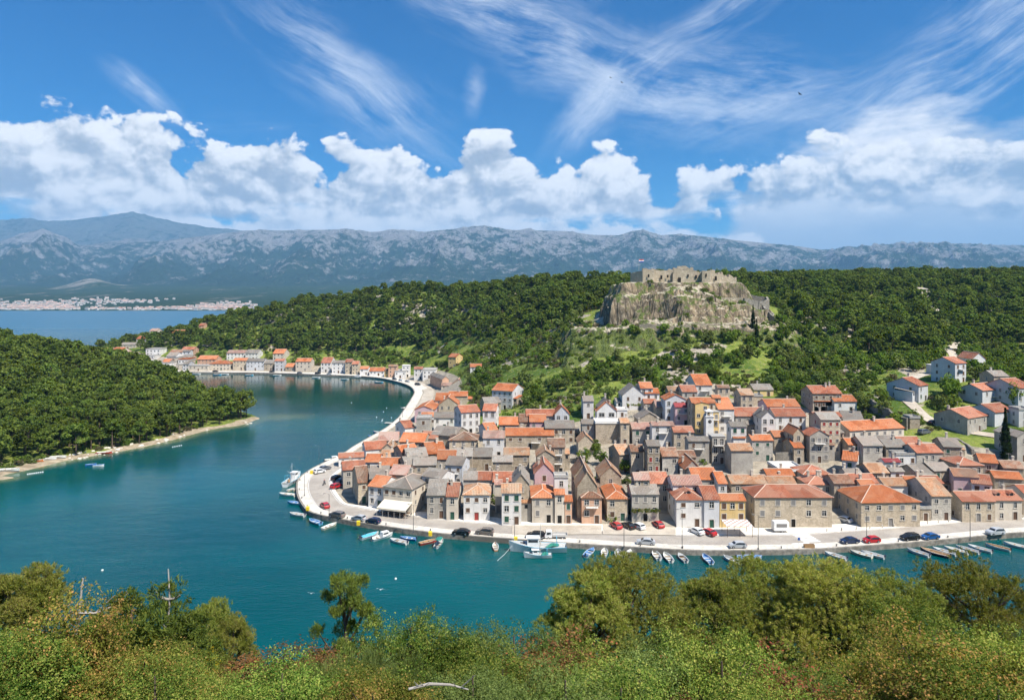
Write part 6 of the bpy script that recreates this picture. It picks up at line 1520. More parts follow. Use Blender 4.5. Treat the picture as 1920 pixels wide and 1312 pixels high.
for px, py, col, typ, lb, Y_ in [(1751, 792, 'black', 'sedan', 'black car at the lane foot under the grass bank', 252), (1733, 810, 'grey', 'suv', 'grey car on the lane by the square stone block', 236), (1795, 752, 'navy', 'sedan', 'dark car halfway up the pale lane', 262)]:
    u = (px-CX)/F; Yh = hit(px, py, .6) or Y_; car(px, py, col, typ, lb, 20, Y=Yh)
for px, py, col, typ, lb, fl in [(404, 697, 'black', 'sedan', 'dark car on the far promenade left part', 0), (510, 698, 'black', 'hatch', 'dark car by the blue balconies', 0), (562, 700, 'grey', 'hatch', 'small car before the large cream bay house', 1), (596, 701, 'black', 'suv', 'dark car by the steep white gable', 0),
          (671, 707, 'white', 'suv', 'white van on the far promenade', 0), (740, 712, 'grey', 'hatch', 'first car in the row at the bay bend', 0), (752, 714, 'white', 'hatch', 'second car in the row at the bay bend', 0), (764, 716, 'silver', 'sedan', 'third car in the row at the bay bend', 0), (783, 722, 'black', 'suv', 'black car at the bay bend corner', 1), (617, 703, 'silver', 'hatch', 'silver car by the four ground doors', 0)]:
    p = G(px, py, 1.3); car(px, py, col, typ, lb, 4 if px < 700 else -40, z=1.25)
# small flatbed truck
def truck(px, py):
    p = G(px, py, 1.1); r = tag(empty('pickup_truck', (p.x, p.y, 1.10), 0.0), 'white open flatbed truck behind the trawler', 'truck'); b = MB()
    b.add([(x, s*.95, z) for s in (-1, 1) for x, z in [(-2.7, .45), (-2.75, 1.1), (-2.35, 1.95), (-1.0, 1.98), (-.95, .45)]], [(0, 4, 3, 2, 1), (5, 6, 7, 8, 9), (0, 1, 6, 5), (1, 2, 7, 6), (2, 3, 8, 7), (3, 4, 9, 8), (4, 0, 5, 9)]); b.build('cab', PAINT['white'], r)
    g = MB(); g.quad((-2.72, -.8, 1.18), (-2.40, -.8, 1.86), (-2.40, .8, 1.86), (-2.72, .8, 1.18)); g.quad((-2.35, -.96, 1.2), (-1.25, -.96, 1.2), (-1.25, -.96, 1.8), (-2.2, -.96, 1.8)); g.build('window', M_GLASS, r)
    d = MB(); d.box(-.85, 2.8, -1.0, 1.0, .72, .85)
    for x0, x1, y0, y1 in ((-.85, 2.8, -1, -.95), (-.85, 2.8, .95, 1), (-.85, -.8, -.95, .95), (2.75, 2.8, -.95, .95)): d.box(x0, x1, y0, y1, .851, 1.25)
    d.build('flatbed', M_RAIL, r); wh_, rim = shared('wheel', wheel_meshes)
    for x in (-1.9, 1.6):
        for s in (-1, 1): w = link('wheel', wh_, r, (x, s*.85, .34)); link('rim', rim, w)
truck(1042, 1009)
def kiosk(px, py):
    p = G(px, py, 1.25); r = tag(empty('kiosk_trailer', (p.x, p.y, 1.25), 0), 'white box trailer before the longest quay house', 'trailer'); b = MB(); b.box(-1.9, 1.9, -1, 1, .5, 2.6); b.box(-1.8, 1.8, -.9, .9, 2.6, 2.72); b.build('body', M_WHITE, r)
    h = MB(); h.box(-1.3, 1.3, -1.04, -1.003, 1.4, 2.25); h.build('hatch', M_GREYSH, r); t = MB(); t.tube([(-1.9, 0, .55), (-2.9, 0, .55)], .05, 5); t.build('drawbar', M_METAL, r); wh_, rim = shared('wheel', wheel_meshes)
    for s in (-1, 1): w = link('wheel', wh_, r, (.1, s*.9, .32)); link('rim', rim, w)
kiosk(1463, 996)

# ================================================================== BOATS
def hull_mesh(L, Wd, Hh, name, mats, round_=.3, inner=.75, sheer=.35, transom=.8, deck=False):
    """open hull, bow towards +x, with gunwale, inner skin and floor"""
    n = 14; b = MB(); S = []
    for i in range(n+1):
        t = i/n; x = -L/2 + L*t; w = Wd/2*(transom+(1-transom)*min(1, t/.35))*(1-max(0, (t-.45)/.55)**2.3); w = max(w, .02); z = Hh*(1+sheer*max(0, t-.3)**2*2); kx = .0 if t < .8 else (t-.8)*L*.18
        S.append((x, w, z, kx))
    def ring(s, k):      # outer: keel, bilge, gunwale ; inner: gunwale, floor
        x, w, z, kx = s; return [(x-kx*1.5, 0, -.18*Hh), (x-kx*.8, k*w*.62, -.02), (x, k*w, z), (x, k*w*.90, z), (x-.02, k*w*.62, z*inner*.35+.06), (x-.02, 0, z*inner*.35+.04)]
    for k in (-1, 1):
        for a, c in zip(S[:-1], S[1:]):
            ra, rc_ = ring(a, k), ring(c, k)
            for j in range(5):
                b.k = [0, 0, 1, 2, 2][j]; q = [ra[j], rc_[j], rc_[j+1], ra[j+1]]; b.quad(*(q if k < 0 else q[::-1]))
        b.k = 0; ra = ring(S[0], k); b.add(ra[:3]+[(ra[2][0], 0, ra[2][2])], [(0, 1, 2, 3)] if k > 0 else [(3, 2, 1, 0)])
        b.k = 2; b.add([ra[3], ra[4], ra[5], (ra[3][0], 0, ra[3][2])], [(0, 1, 2, 3)] if k < 0 else [(3, 2, 1, 0)])
    if deck:
        b.k = 2
        for a, c in zip(S[9:-1], S[10:]): b.quad((a[0], -a[1]*.9, a[2]+.01), (c[0], -c[1]*.9, c[2]+.01), (c[0], c[1]*.9, c[2]+.01), (a[0], a[1]*.9, a[2]+.01))
    return b.mesh(name, mats)
BP = {'white': plain('white_hull', (.74, .75, .74), .3, .5, var=.05), 'cyan': plain('sky_blue_hull', (.10, .42, .60), .4), 'blue': plain('blue_hull', (.03, .14, .40), .4), 'red': plain('red_hull', (.45, .06, .04), .4), 'cream': plain('cream_hull', (.62, .56, .40), .5),
      'green': plain('green_hull', (.03, .20, .15), .5), 'orange': plain('orange_hull', (.62, .20, .06), .5), 'dark': plain('dark_hull', (.04, .05, .09), .4), 'grey': plain('grey_inner', (.40, .41, .40), .6), 'bluein': plain('blue_inner', (.10, .22, .42), .6), 'pale': plain('pale_inner', (.55, .55, .50), .6), 'wood': plain('wood_inner', (.30, .19, .10), .7)}
def boat(px, py, L, col, ang, label, kind='open', inner='pale', z=0.02, grp='small boats along the quay', trim='white', dry=False):
    p = G(px, py, z); Wd = L*.36; Hh = .42+L*.035; root = empty('motor_boat' if kind != 'row' else 'rowing_boat', (p.x, p.y, z+(.12 if dry else 0)), R(ang))
    link('hull', shared(('hull', L, col, inner, trim, kind == 'deck'), lambda: hull_mesh(L, Wd, Hh, 'hull', [BP[col], BP[trim], BP[inner]], deck=kind in ('deck', 'cabin'))), root)
    def seat(): b = MB(); b.box(-.14, .14, -Wd*.34, Wd*.34, Hh*.62, Hh*.62+.05); return b.mesh('seat', BP['wood' if inner != 'bluein' else 'white'])
    for x in (-L*.22, L*.08): link('seat', shared(('seat', L, inner), seat), root, (x, 0, 0))
    if kind != 'row':
        def om(): b = MB(); b.box(-.18, .14, -.13, .13, .05, .45); b.k = 1; b.box(-.08, .04, -.05, .05, -.7, .05); return b.mesh('outboard_motor', [BP['dark'], M_METAL])
        link('outboard_motor', shared('om', om), root, (-L/2-.12, 0, Hh))
    if kind == 'cabin':
        def cb():
            b = MB(); x0, x1, w, h = -L*.05, L*.28, Wd*.32, .95
            b.add([(x0, -w, Hh*.5), (x1+.35, -w*.8, Hh*.5), (x1+.35, w*.8, Hh*.5), (x0, w, Hh*.5), (x0, -w*.9, Hh+h), (x1-.1, -w*.7, Hh+h), (x1-.1, w*.7, Hh+h), (x0, w*.9, Hh+h)], [(4, 5, 6, 7), (0, 1, 5, 4), (1, 2, 6, 5), (2, 3, 7, 6), (3, 0, 4, 7)]); return b.mesh('cabin', BP['white'])
        def cw(): b = MB(); x0, x1, w = -L*.02, L*.22, Wd*.32; [b.box(x0, x1, s*w*.955-.012, s*w*.955+.012, Hh+.42, Hh+.75) for s in (-1, 1)]; return b.mesh('window', M_GLASS)
        c = link('cabin', shared(('cab', L), cb), root); link('window', shared(('cabw', L), cw), c)
    if kind == 'canopy':
        def cn():
            b = MB()
            for x in (-L*.3, L*.1):
                for s in (-1, 1): b.tube([(x, s*Wd*.4, Hh), (x, s*Wd*.36, Hh+1.1)], .02, 4)
            b.k = 1; P = [(-L*.34, -.5, 1.05), (-L*.34, 0, 1.22), (-L*.34, .5, 1.05), (L*.14, .5, 1.05), (L*.14, 0, 1.22), (L*.14, -.5, 1.05)]; P = [(x, y*Wd*.8, Hh+z_) for x, y, z_ in P]
            b.add(P, [(0, 1, 4, 5), (1, 2, 3, 4)]); return b.mesh('canopy', [M_RAIL, BP[trim if trim != 'white' else 'green']])
        link('canopy', shared(('can', L, trim), cn), root)
    if kind == 'cover':
        def cv():
            b = MB(); n = 8; R0 = []
            for i in range(n+1):
                t = i/n; x = -L*.45+L*.85*t; w = Wd*.46*(.8+.2*min(1, t/.35))*(1-max(0, (t-.45)/.55)**2.3)
                R0.append([(x, -w, Hh*1.05), (x, -w*.5, Hh*1.35), (x, 0, Hh*1.5), (x, w*.5, Hh*1.35), (x, w, Hh*1.05)])
            for a, c in zip(R0[:-1], R0[1:]):
                for j in range(4): b.quad(a[j], c[j], c[j+1], a[j+1])
            return b.mesh('cover', BP['cyan' if col == 'white' else 'blue'])
        link('cover', shared(('cov', L, col), cv), root)
    return tag(root, label, 'boat', grp)
for a in [(538, 929, 5.6, 'white', 165, 'white open boat lying left off the quay tip', 'deck'), (552, 944.5, 5.0, 'cyan', 160, 'sky blue boat just below the quay tip', 'open', 'bluein'), (557, 966.5, 5.2, 'white', 158, 'white boat with dark inside off the bend', 'open', 'grey'),
          (590.5, 980, 5.4, 'cyan', 140, 'light blue boat moored under the bend lamp', 'open', 'bluein'), (618, 988.5, 5.0, 'cream', 60, 'cream boat pointing at the bend quay', 'row', 'pale'),
          (693, 1006.5, 5.6, 'white', 48, 'white boat under a light blue cover', 'cover'), (717, 1008.5, 6.2, 'white', 45, 'white cabin boat left of three before the awning', 'cabin'), (747, 1017, 5.4, 'white', 150, 'white deck boat right of the cabin boat', 'deck', 'grey'), (765, 1011.5, 4.4, 'blue', 165, 'blue boat tied close beside a white one', 'open', 'bluein'),
          (803, 1018, 4.8, 'red', 35, 'red rowing boat left of the green canopy boat', 'row', 'wood'), (824, 1021, 5.2, 'white', 78, 'white boat with green canopy', 'canopy', 'grey', .02, 'small boats along the quay', 'green'), (929, 1026.5, 4.2, 'orange', 95, 'small orange boat left of the trawler', 'row', 'pale'),
          (623.5, 863, 6, 'dark', 30, 'dark cabin boat by the bend pier', 'cabin'), (697, 819.5, 4.4, 'cyan', 150, 'light blue boat below the round one near jetty', 'open', 'bluein'), (708, 811.5, 4.6, 'blue', 160, 'blue boat nearest the white jetty house', 'open', 'pale'), (701, 826, 4.0, 'white', 150, 'small white boat at the waterside pink roof', 'row', 'bluein')]: boat(*a)
BL = 'small white boats moored bow to the quay'
for i, (px, py, an, inn, lb) in enumerate([(1105.7, 1038, 62, 'bluein', 'white boat with blue inside right of the trawler'), (1133.5, 1038, 80, 'pale', 'white boat, second right of the trawler'), (1159.6, 1041, 84, 'grey', 'white boat, third right of the trawler'), (1179, 1042, 72, 'pale', 'white boat, fourth right of the trawler'),
        (1230.5, 1043, 92, 'pale', 'white boat half behind the big pine top'), (1252, 1047, 95, 'pale', 'white boat just right of the big pine top'), (1279.5, 1048, 98, 'grey', 'white boat below the long lamp post'), (1326, 1050, 95, 'bluein', 'lone white boat with blue inside, centre right'), (1372, 1052, 118, 'grey', 'white boat left of the one lying sideways'),
        (1566.6, 1044.5, 128, 'grey', 'white boat below the zebra crossing'), (1636, 1042, 132, 'grey', 'white boat right of the cream one'), (1721.5, 1038, 120, 'grey', 'small white boat left of the dark one'), (1770, 1036, 125, 'grey', 'white boat tight beside the dark one'), (1792.5, 1034, 128, 'pale', 'white boat, first right of the dark pair'),
        (1814, 1032.5, 122, 'grey', 'white boat, second right of the dark pair'), (1837, 1031, 124, 'grey', 'white boat, third right of the dark pair'), (1870.7, 1028, 128, 'wood', 'white boat with brown deck near the right edge'), (1905.5, 1025, 130, 'pale', 'last white boat at the right edge')]):
    boat(px, py, 5.2 if i not in (1, 6) else 4.6, 'white', an, lb, ['deck', 'open', 'open'][i % 3], inn, grp=BL)
boat(1405, 1047.5, 6.0, 'white', 2, 'white boat lying sideways to the quay', 'deck', 'bluein'); boat(1614.4, 1041, 5.0, 'cream', 130, 'cream yellow boat between two white boats', 'row', 'pale'); boat(1753, 1038.5, 6.4, 'dark', 128, 'dark hulled boat with red seats', 'deck', 'wood')
for px, py, c, lb in [(408, 703, 'cyan', 'light blue boat at the far quay'), (421.7, 702.2, 'white', 'white boat right of the light blue far one'), (468, 703.6, 'cyan', 'pale boat under the wide blue front'), (520, 704.2, 'white', 'white boat under the blue balconies'), (593, 708.6, 'white', 'white boat under the steep white gable'), (647, 711.6, 'white', 'white boat under the dark balconies'),
        (711, 717, 'cyan', 'turquoise boat before the ochre house'), (314, 700.5, 'white', 'leftmost boat at the far quay'), (346, 700.8, 'white', 'second boat from the left at the far quay'), (369, 701.3, 'white', 'third boat from the left at the far quay')]:
    boat(px, py, 6.5, c, 5 if px < 600 else -12, lb, 'deck', 'pale', grp='boats at the far bay quay')
for px, py, L, c, an, lb in [(17, 882, 7, 'white', 8, 'long white skiff drawn up on the headland beach'), (32, 872, 4, 'white', 30, 'small upturned looking white boat at the beach trees'), (70, 866, 4.6, 'orange', 10, 'orange boat on the headland beach'), (94, 862, 4.2, 'white', 20, 'white boat left of the pair on the headland beach'), (109, 859, 5.5, 'white', 15, 'white boat nearest the beach bushes'), (196, 848, 6, 'red', 12, 'dark red boat beached on the stones')]:
    q = W2(px, py, .6); o = boat(px, py, L, c, an, lb, 'row', 'pale', z=.6, grp='boats on the headland beach'); o.location.z = ground(*q)+.15
for px, py, c, lb in [(170.6, 872.5, 'blue', 'blue boat afloat by the beach'), (185, 874, 'white', 'white boat afloat by the beach')]: boat(px, py, 3.6, c, 20, lb, 'row', 'bluein', grp='boats afloat by the headland')
def trawler(px, py, L, ang, label, s=1.0, wood=False):
    p = G(px, py, 0); r = tag(empty('fishing_boat', (p.x, p.y, .1), R(ang)), label, 'fishing boat'); Wd = L*.30; Hh = 1.35*s
    link('hull', hull_mesh(L, Wd, Hh, 'hull', [BP['white'], BP['cyan'], BP['grey']], sheer=.9, inner=1.6, deck=True), r)
    b = MB(); x0, x1, w = -L*.02, L*.18, Wd*.26; b.box(x0, x1, -w, w, Hh*.5, Hh+1.9*s); b.box(x0-.25, x1+.25, -w-.15, w+.15, Hh+1.9*s, Hh+2.0*s); wh_ = b.build('wheelhouse', BP['white'], r)
    for s_ in (-1, 1): g = MB(); g.box(x0+.25, x1-.25, s_*(w+.02)-.015, s_*(w+.02)+.015, Hh+1.05*s, Hh+1.6*s); g.build('window', M_GLASS, wh_)
    g = MB(); g.box(x1+.005, x1+.03, -w*.85, w*.85, Hh+1.05*s, Hh+1.6*s); g.build('window', M_GLASS, wh_)
    m = MB(); m.tube([(x0-.4, 0, Hh), (x0-.4, 0, Hh+5.2*s)], [.11, .06], 6); m.tube([(x0-.4, 0, Hh+1.6*s), (-L*.36, 0, Hh+3.4*s)], .05, 5); m.tube([(x0-.4, 0, Hh+5.1*s), (L*.47, 0, Hh+.9)], .015, 4); m.tube([(x0-.4, 0, Hh+5.1*s), (-L*.47, 0, Hh+.4)], .015, 4); m.tube([(x0-1.1, 0, Hh+4.2*s), (x0+.3, 0, Hh+4.2*s)], .03, 4); m.build('mast', M_RAIL, r)
    c = MB(); c.tube([(-L*.33, -Wd*.3, Hh), (-L*.33, -Wd*.28, Hh+1.9*s), (-L*.33, Wd*.28, Hh+1.9*s), (-L*.33, Wd*.3, Hh)], .06, 5); c.build('gantry', BP['cyan'], r)
    n = MB(); n.tube([(-L*.36, -Wd*.22, Hh*.8), (-L*.25, 0, Hh*1.05), (-L*.14, Wd*.2, Hh*.8)], [.35, .5, .3], 8); n.build('net_pile', BP['green'] if not wood else BP['wood'], r); k = MB(); k.box(L*.22, L*.30, -.35, .35, Hh*.9, Hh*1.5); k.build('winch', M_METAL, r)
    for i in range(3):
        q = MB(); 
        for kk in range(12): a0 = kk*math.pi/6; q.tube([(math.cos(a0)*.2, 0, math.sin(a0)*.2), (math.cos(a0+.52)*.2, 0, math.sin(a0+.52)*.2)], .07, 5, cap=False)
        link('fender', q.mesh('fender', M_TYRE), r, (-L*.25+i*L*.22, -Wd*.47, Hh*.62))
    return r
trawler(1008, 1033, 13.8, 180, 'large white fishing trawler alongside the quay'); trawler(1008, 1045, 6.6, 182, 'small white fishing boat moored outside the trawler', .55); trawler(549, 905, 11, 82, 'wooden fishing boat with tall mast at the quay tip', 1.0, True)
for px, py in ((545, 919.5), (556, 918.5)): boat(px, py, 3.0, 'cream', 60, 'little dinghy behind the masted boat, %s' % ('left' if px < 550 else 'right'), 'row', 'grey')
rp = MB(); a = G(960, 1035, 0); c = G(930, 1052, 0); rp.tube([(a.x, a.y, 1.6), ((a.x+c.x)/2, (a.y+c.y)/2, .5), (c.x, c.y, -.1)], .035, 4); tag(rp.build('mooring_rope', M_WHITE), 'slack mooring rope off the trawler bow', 'rope')

# ================================================================== STREET FURNITURE
def lamp(px, py, h, label, arm=(-1, 0)):
    p = G(px, py, 1.25); r = tag(empty('street_lamp', (p.x, p.y, 1.25), 0), label, 'street lamp', 'lamp posts on the promenade'); b = MB(); b.tube([(0, 0, 0), (0, 0, h)], [.085, .05], 8); b.tube([(0, 0, h-.1), (arm[0]*.5, arm[1]*.5, h+.15), (arm[0]*1.1, arm[1]*1.1, h+.18)], .035, 6); b.box(-.16, .16, -.16, .16, 0, .25); b.build('pole', M_METAL, r)
    k = MB(); x, y = arm[0]*1.2, arm[1]*1.2; k.box(x-.28, x+.28, y-.12, y+.12, h+.08, h+.2); k.build('lamp_head', M_GREYSH, r)
for a in [(571, 929, 6.5, 'lamp post at the quay tip'), (617, 971, 6.5, 'lamp post at the bend by the brown car'), (775, 998, 7, 'lamp post in front of the awning'), (965, 1012, 5, 'short lamp post left of the trawler'), (1170, 1025, 7, 'lamp post by the silver sedan'), (1279, 1026.5, 9, 'tallest lamp post, before the dormer house'),
          (1421.7, 1029, 8, 'lamp post before the longest quay house'), (1625, 1016, 7, 'lamp post by the bright red car'), (1819, 1013, 8, 'lamp post before the two dormers'), (755, 781, 5, 'lamp post by the jetty'), (598, 861, 5, 'lamp post standing by the pier')]: lamp(*a)
for px, lb in ((1498, 'thin sign post at the zebra crossing'),):
    p = G(px, 1028, 1.25); r = tag(empty('sign_post', (p.x, p.y, 1.25)), lb, 'sign'); b = MB(); b.tube([(0, 0, 0), (0, 0, 2.6)], .04, 6); b.build('pole', M_RAIL, r); k = MB(); k.box(-.3, .3, -.05, -.02, 2.0, 2.6); k.build('sign_board', plain('sign_blue', (.03, .10, .35)), r)
M_YEL = plain('bin_yellow', (.70, .50, .03), .5)
for px, py, lb in ((577, 956.5, 'yellow box on the quay tip edge'), (672, 984, 'yellow box below the silver hatchback'), (807, 1004, 'yellow box above the red boat'), (967, 1014.5, 'yellow box at the trawler bow'), (584, 888, 'yellow box near the pier')):
    p = G(px, py, 1.25); b = MB(); b.box(-.42, .42, -.3, .3, 0, .95); b.add([(-.45, -.33, .951), (.45, -.33, .951), (.45, .33, 1.1), (-.45, .33, 1.1)], [(0, 1, 2, 3)]); o = tag(b.build('mooring_cabinet', M_YEL), lb, 'cabinet', 'yellow boxes on the quay'); o.location = (p.x, p.y, 1.25)
p = G(1517, 1026, 1.25); r = tag(empty('planter_crate', (p.x, p.y, 1.25)), 'brown wooden crate beside the zebra crossing', 'crate'); b = MB(); b.box(-1.2, 1.2, -.4, .4, 0, .15); b.box(-1.2, 1.2, -.4, -.34, .16, .8); b.box(-1.2, 1.2, .34, .4, .16, .8); b.box(-1.2, -1.14, -.339, .339, .16, .8); b.box(1.14, 1.2, -.339, .339, .16, .8); b.build('box', plain('crate_wood', (.33, .20, .10)), r)
def bollard_mesh():
    b = MB(); b.tube([(0, 0, 0), (0, 0, .55), (0, 0, .62), (0, 0, .78)], [.16, .13, .17, .08], 8); return b.mesh('bollard', M_STONE)
for k in range(17):
    px = 1545+k*23; q, n, d = road_frame(px, 10.75); o = link('bollard', shared('bol', bollard_mesh)); o.location = (q.x, q.y, 1.24); tag(o, 'short pale stone bollard on the pavement edge', 'bollard', 'bollards along the right pavement')
def iron_bollard():
    b = MB(); b.tube([(0, 0, 0), (0, 0, .35), (0, 0, .42), (0, 0, .5)], [.14, .11, .22, .18], 8); return b.mesh('mooring_bollard', M_METAL)
for k in range(26):
    i = int(12+k*(ROADEND-16)/26); q = off(i, .95); o = link('mooring_bollard', shared('ibol', iron_bollard)); o.location = (q.x, q.y, 1.25); tag(o, 'dark iron mooring bollard on the quay edge', 'bollard', 'mooring bollards on the quay edge')
# long cream awning with tables under it
def awning():
    root_, cs, ze, A, B = [h for h in HOUSES if 'long cream awning' in h[0]['label']][0]; ex = (B-A).normalized(); n = Vector((ex.y, -ex.x)); a0 = A+ex*(-.6+1.0); a1 = B+ex*.4; r = tag(empty('awning', (*((a0+a1)/2+n*2.5), 1.3)), 'long cream awning over the cafe terrace', 'awning')
    o_ = Vector(r.location[:2]); P = lambda p, z: (p.x-o_.x, p.y-o_.y, z-1.3); b = MB(); zt, zl = 4.7, 3.5
    slab(b, [P(a0+n*.1, zt), P(a1+n*.1, zt), P(a1+n*4.2, zl), P(a0+n*4.2, zl)], .05); b.quad(P(a0+n*4.21, zl-.45), P(a1+n*4.21, zl-.45), P(a1+n*4.21, zl), P(a0+n*4.21, zl)); b.build('canvas', plain('cream_canvas', (.68, .62, .50), .9), r)
    f = MB()
    for k in range(6): q = a0+(a1-a0)*(k/5)+n*4.1; f.tube([P(q, 1.2), P(q, zl-.06)], .04, 5)
    f.build('frame', M_RAIL, r)
    def tb(): b = MB(); b.box(-.4, .4, -.4, .4, .72, .76); b.tube([(0, 0, 0), (0, 0, .72)], .04, 5); return b.mesh('table_top', M_WOOD)
    def chm(): b = MB(); b.box(-.22, .22, -.22, .22, .42, .46); b.box(-.22, .22, .19, .22, .46, .9); [b.box(x-.02, x+.02, y-.02, y+.02, 0, .42) for x in (-.19, .19) for y in (-.19, .19)]; return b.mesh('cafe_chair', M_METAL)
    for i in range(7):
        for j in range(2):
            q = a0+(a1-a0)*((i+.6)/7.2)+n*(1.2+j*1.9); t = link('cafe_table', shared('tb', tb)); t.location = (q.x, q.y, 1.3); tag(t, 'dark square cafe table under the cream awning', 'table', 'cafe tables')
            for s in (-1, 1): c = link('cafe_chair', shared('chm', chm)); c.location = (q.x+s*.7*ex.x, q.y+s*.7*ex.y, 1.3); c.rotation_euler.z = -s*math.pi/2+math.atan2(ex.y, ex.x); tag(c, 'dark cafe chair under the cream awning', 'chair', 'cafe chairs')
awning()
def checker():
    m, t = mat('checkered_cloth', .9, .1); tc = t.n('ShaderNodeTexCoord'); ch = t.n('ShaderNodeTexChecker'); t.put(ch.inputs[0], V(t, tc.outputs['Object'])); ch.inputs['Scale'].default_value = 1.3; ch.inputs[1].default_value = (.72, .70, .66, 1); ch.inputs[2].default_value = (.40, .28, .24, 1); t.t.links.new(ch.outputs[0], t.b.inputs[0]); return m
p0 = G(1382, 1001, 1.25); pr = tag(empty('pergola', (p0.x, p0.y, 1.25)), 'pergola with checkered roof cloth before the yellow house', 'pergola'); b = MB(); slab(b, [(-3.3, -2.4, 2.7), (3.3, -2.4, 2.7), (3.3, 2.4, 2.95), (-3.3, 2.4, 2.95)], .06); b.build('roof_cloth', checker(), pr); b = MB()
for x in (-3.1, 0, 3.1):
    for y in (-2.2, 2.2): b.tube([(x, y, 0), (x, y, 2.68)], .06, 5)
b.build('frame', M_WOOD, pr)
def vine(px0, px1, py, Y, label, n=60, h=.7):
    a, c = Pd(px0, py, Y), Pd(px1, py, Y); rg2 = np.random.default_rng(int(px0)); cen = [((c.x-a.x)*(rg2.random()-.5), rg2.random()*1.6-.8, rg2.random()*h) for _ in range(n)]
    v = leaf_cloud(cen, [.32]*n, 60, .09, rng=rg2); o = link('vine', quads_mesh('vine', v, [L_FERN])); o.location = ((a.x+c.x)/2, Y, (a.z+c.z)/2); return tag(o, label, 'vine')
vine(1185, 1236, 959, 178.5, 'green vine arbour on the grey quay house'); vine(1470, 1500, 838, 232, 'creeper on the rough retaining wall', 24); vine(1176, 1205, 760, 262, 'pale vine at the high grey gable', 30)
b = MB(); a, c = Pd(1097, 966, 180.6), Pd(1128, 966, 180.6); b.box(a.x, c.x, a.y-.0, a.y+.03, a.z-.35, a.z+.35); tag(b.build('banner', M_WHITE), 'white banner hanging on the salmon house balcony', 'banner')
b = MB(); b.k = 0
for k in range(11): x = a.x+.25+k*.36; b.box(x, x+.24, a.y-.03, a.y-.01, a.z-.16, a.z+.14)
# clock tower
def clock():
    Y = min(c_.y for h in HOUSES if 'tall tower block left of the clock' in h[0]['label'] or 'right behind the clock tower' in h[0]['label'] for c_ in h[1])-4.2; pw = 14.5/F*Y; c = Pd(1332, 818, Y); zt = EYE+(HY-782)/F*Y; g = min(ground(c.x, Y), ground(c.x, Y+3))-1; r = tag(empty('clock_tower', (c.x, Y+2, g)), 'white square clock tower with round dark dial', 'clock tower'); w = pw/2*1.0; h = zt-g
    b = MB(); b.box(-w, w, -w, w, 0, h); b.box(-w-.2, w+.2, -w-.2, w+.2, h, h+.25); b.build('wall', WM['wh'], r)
    d = MB(); n = 20; d.add([(math.cos(6.2832*k/n)*.62, -w-.05, h-1.6+math.sin(6.2832*k/n)*.62) for k in range(n)], [tuple(range(n))]); d.k = 1; d.box(-.03, .03, -w-.08, -w-.06, h-1.6, h-1.15); d.box(0, .32, -w-.08, -w-.06, h-1.63, h-1.57); dl = d.build('clock_dial', [M_DARK, M_WHITE], r)
    k = MB()
    for x in (-w*.75, w*.75):
        for y in (-w*.75, w*.75): k.box(x-.16, x+.16, y-.16, y+.16, h+.251, h+1.7)
    k.box(-w, w, -w, w, h+1.701, h+1.9); k.add([(-w, -w, h+1.905), (w, -w, h+1.905), (w, w, h+1.905), (-w, w, h+1.905), (0, 0, h+2.7)], [(0, 1, 4), (1, 2, 4), (2, 3, 4), (3, 0, 4)]); k.build('belfry', WM['wh'], r); bl = MB(); bl.tube([(0, 0, h+1.55), (0, 0, h+1.3), (0, 0, h+.85)], [.08, .25, .36], 10); bl.build('bell', M_METAL, r)
clock()
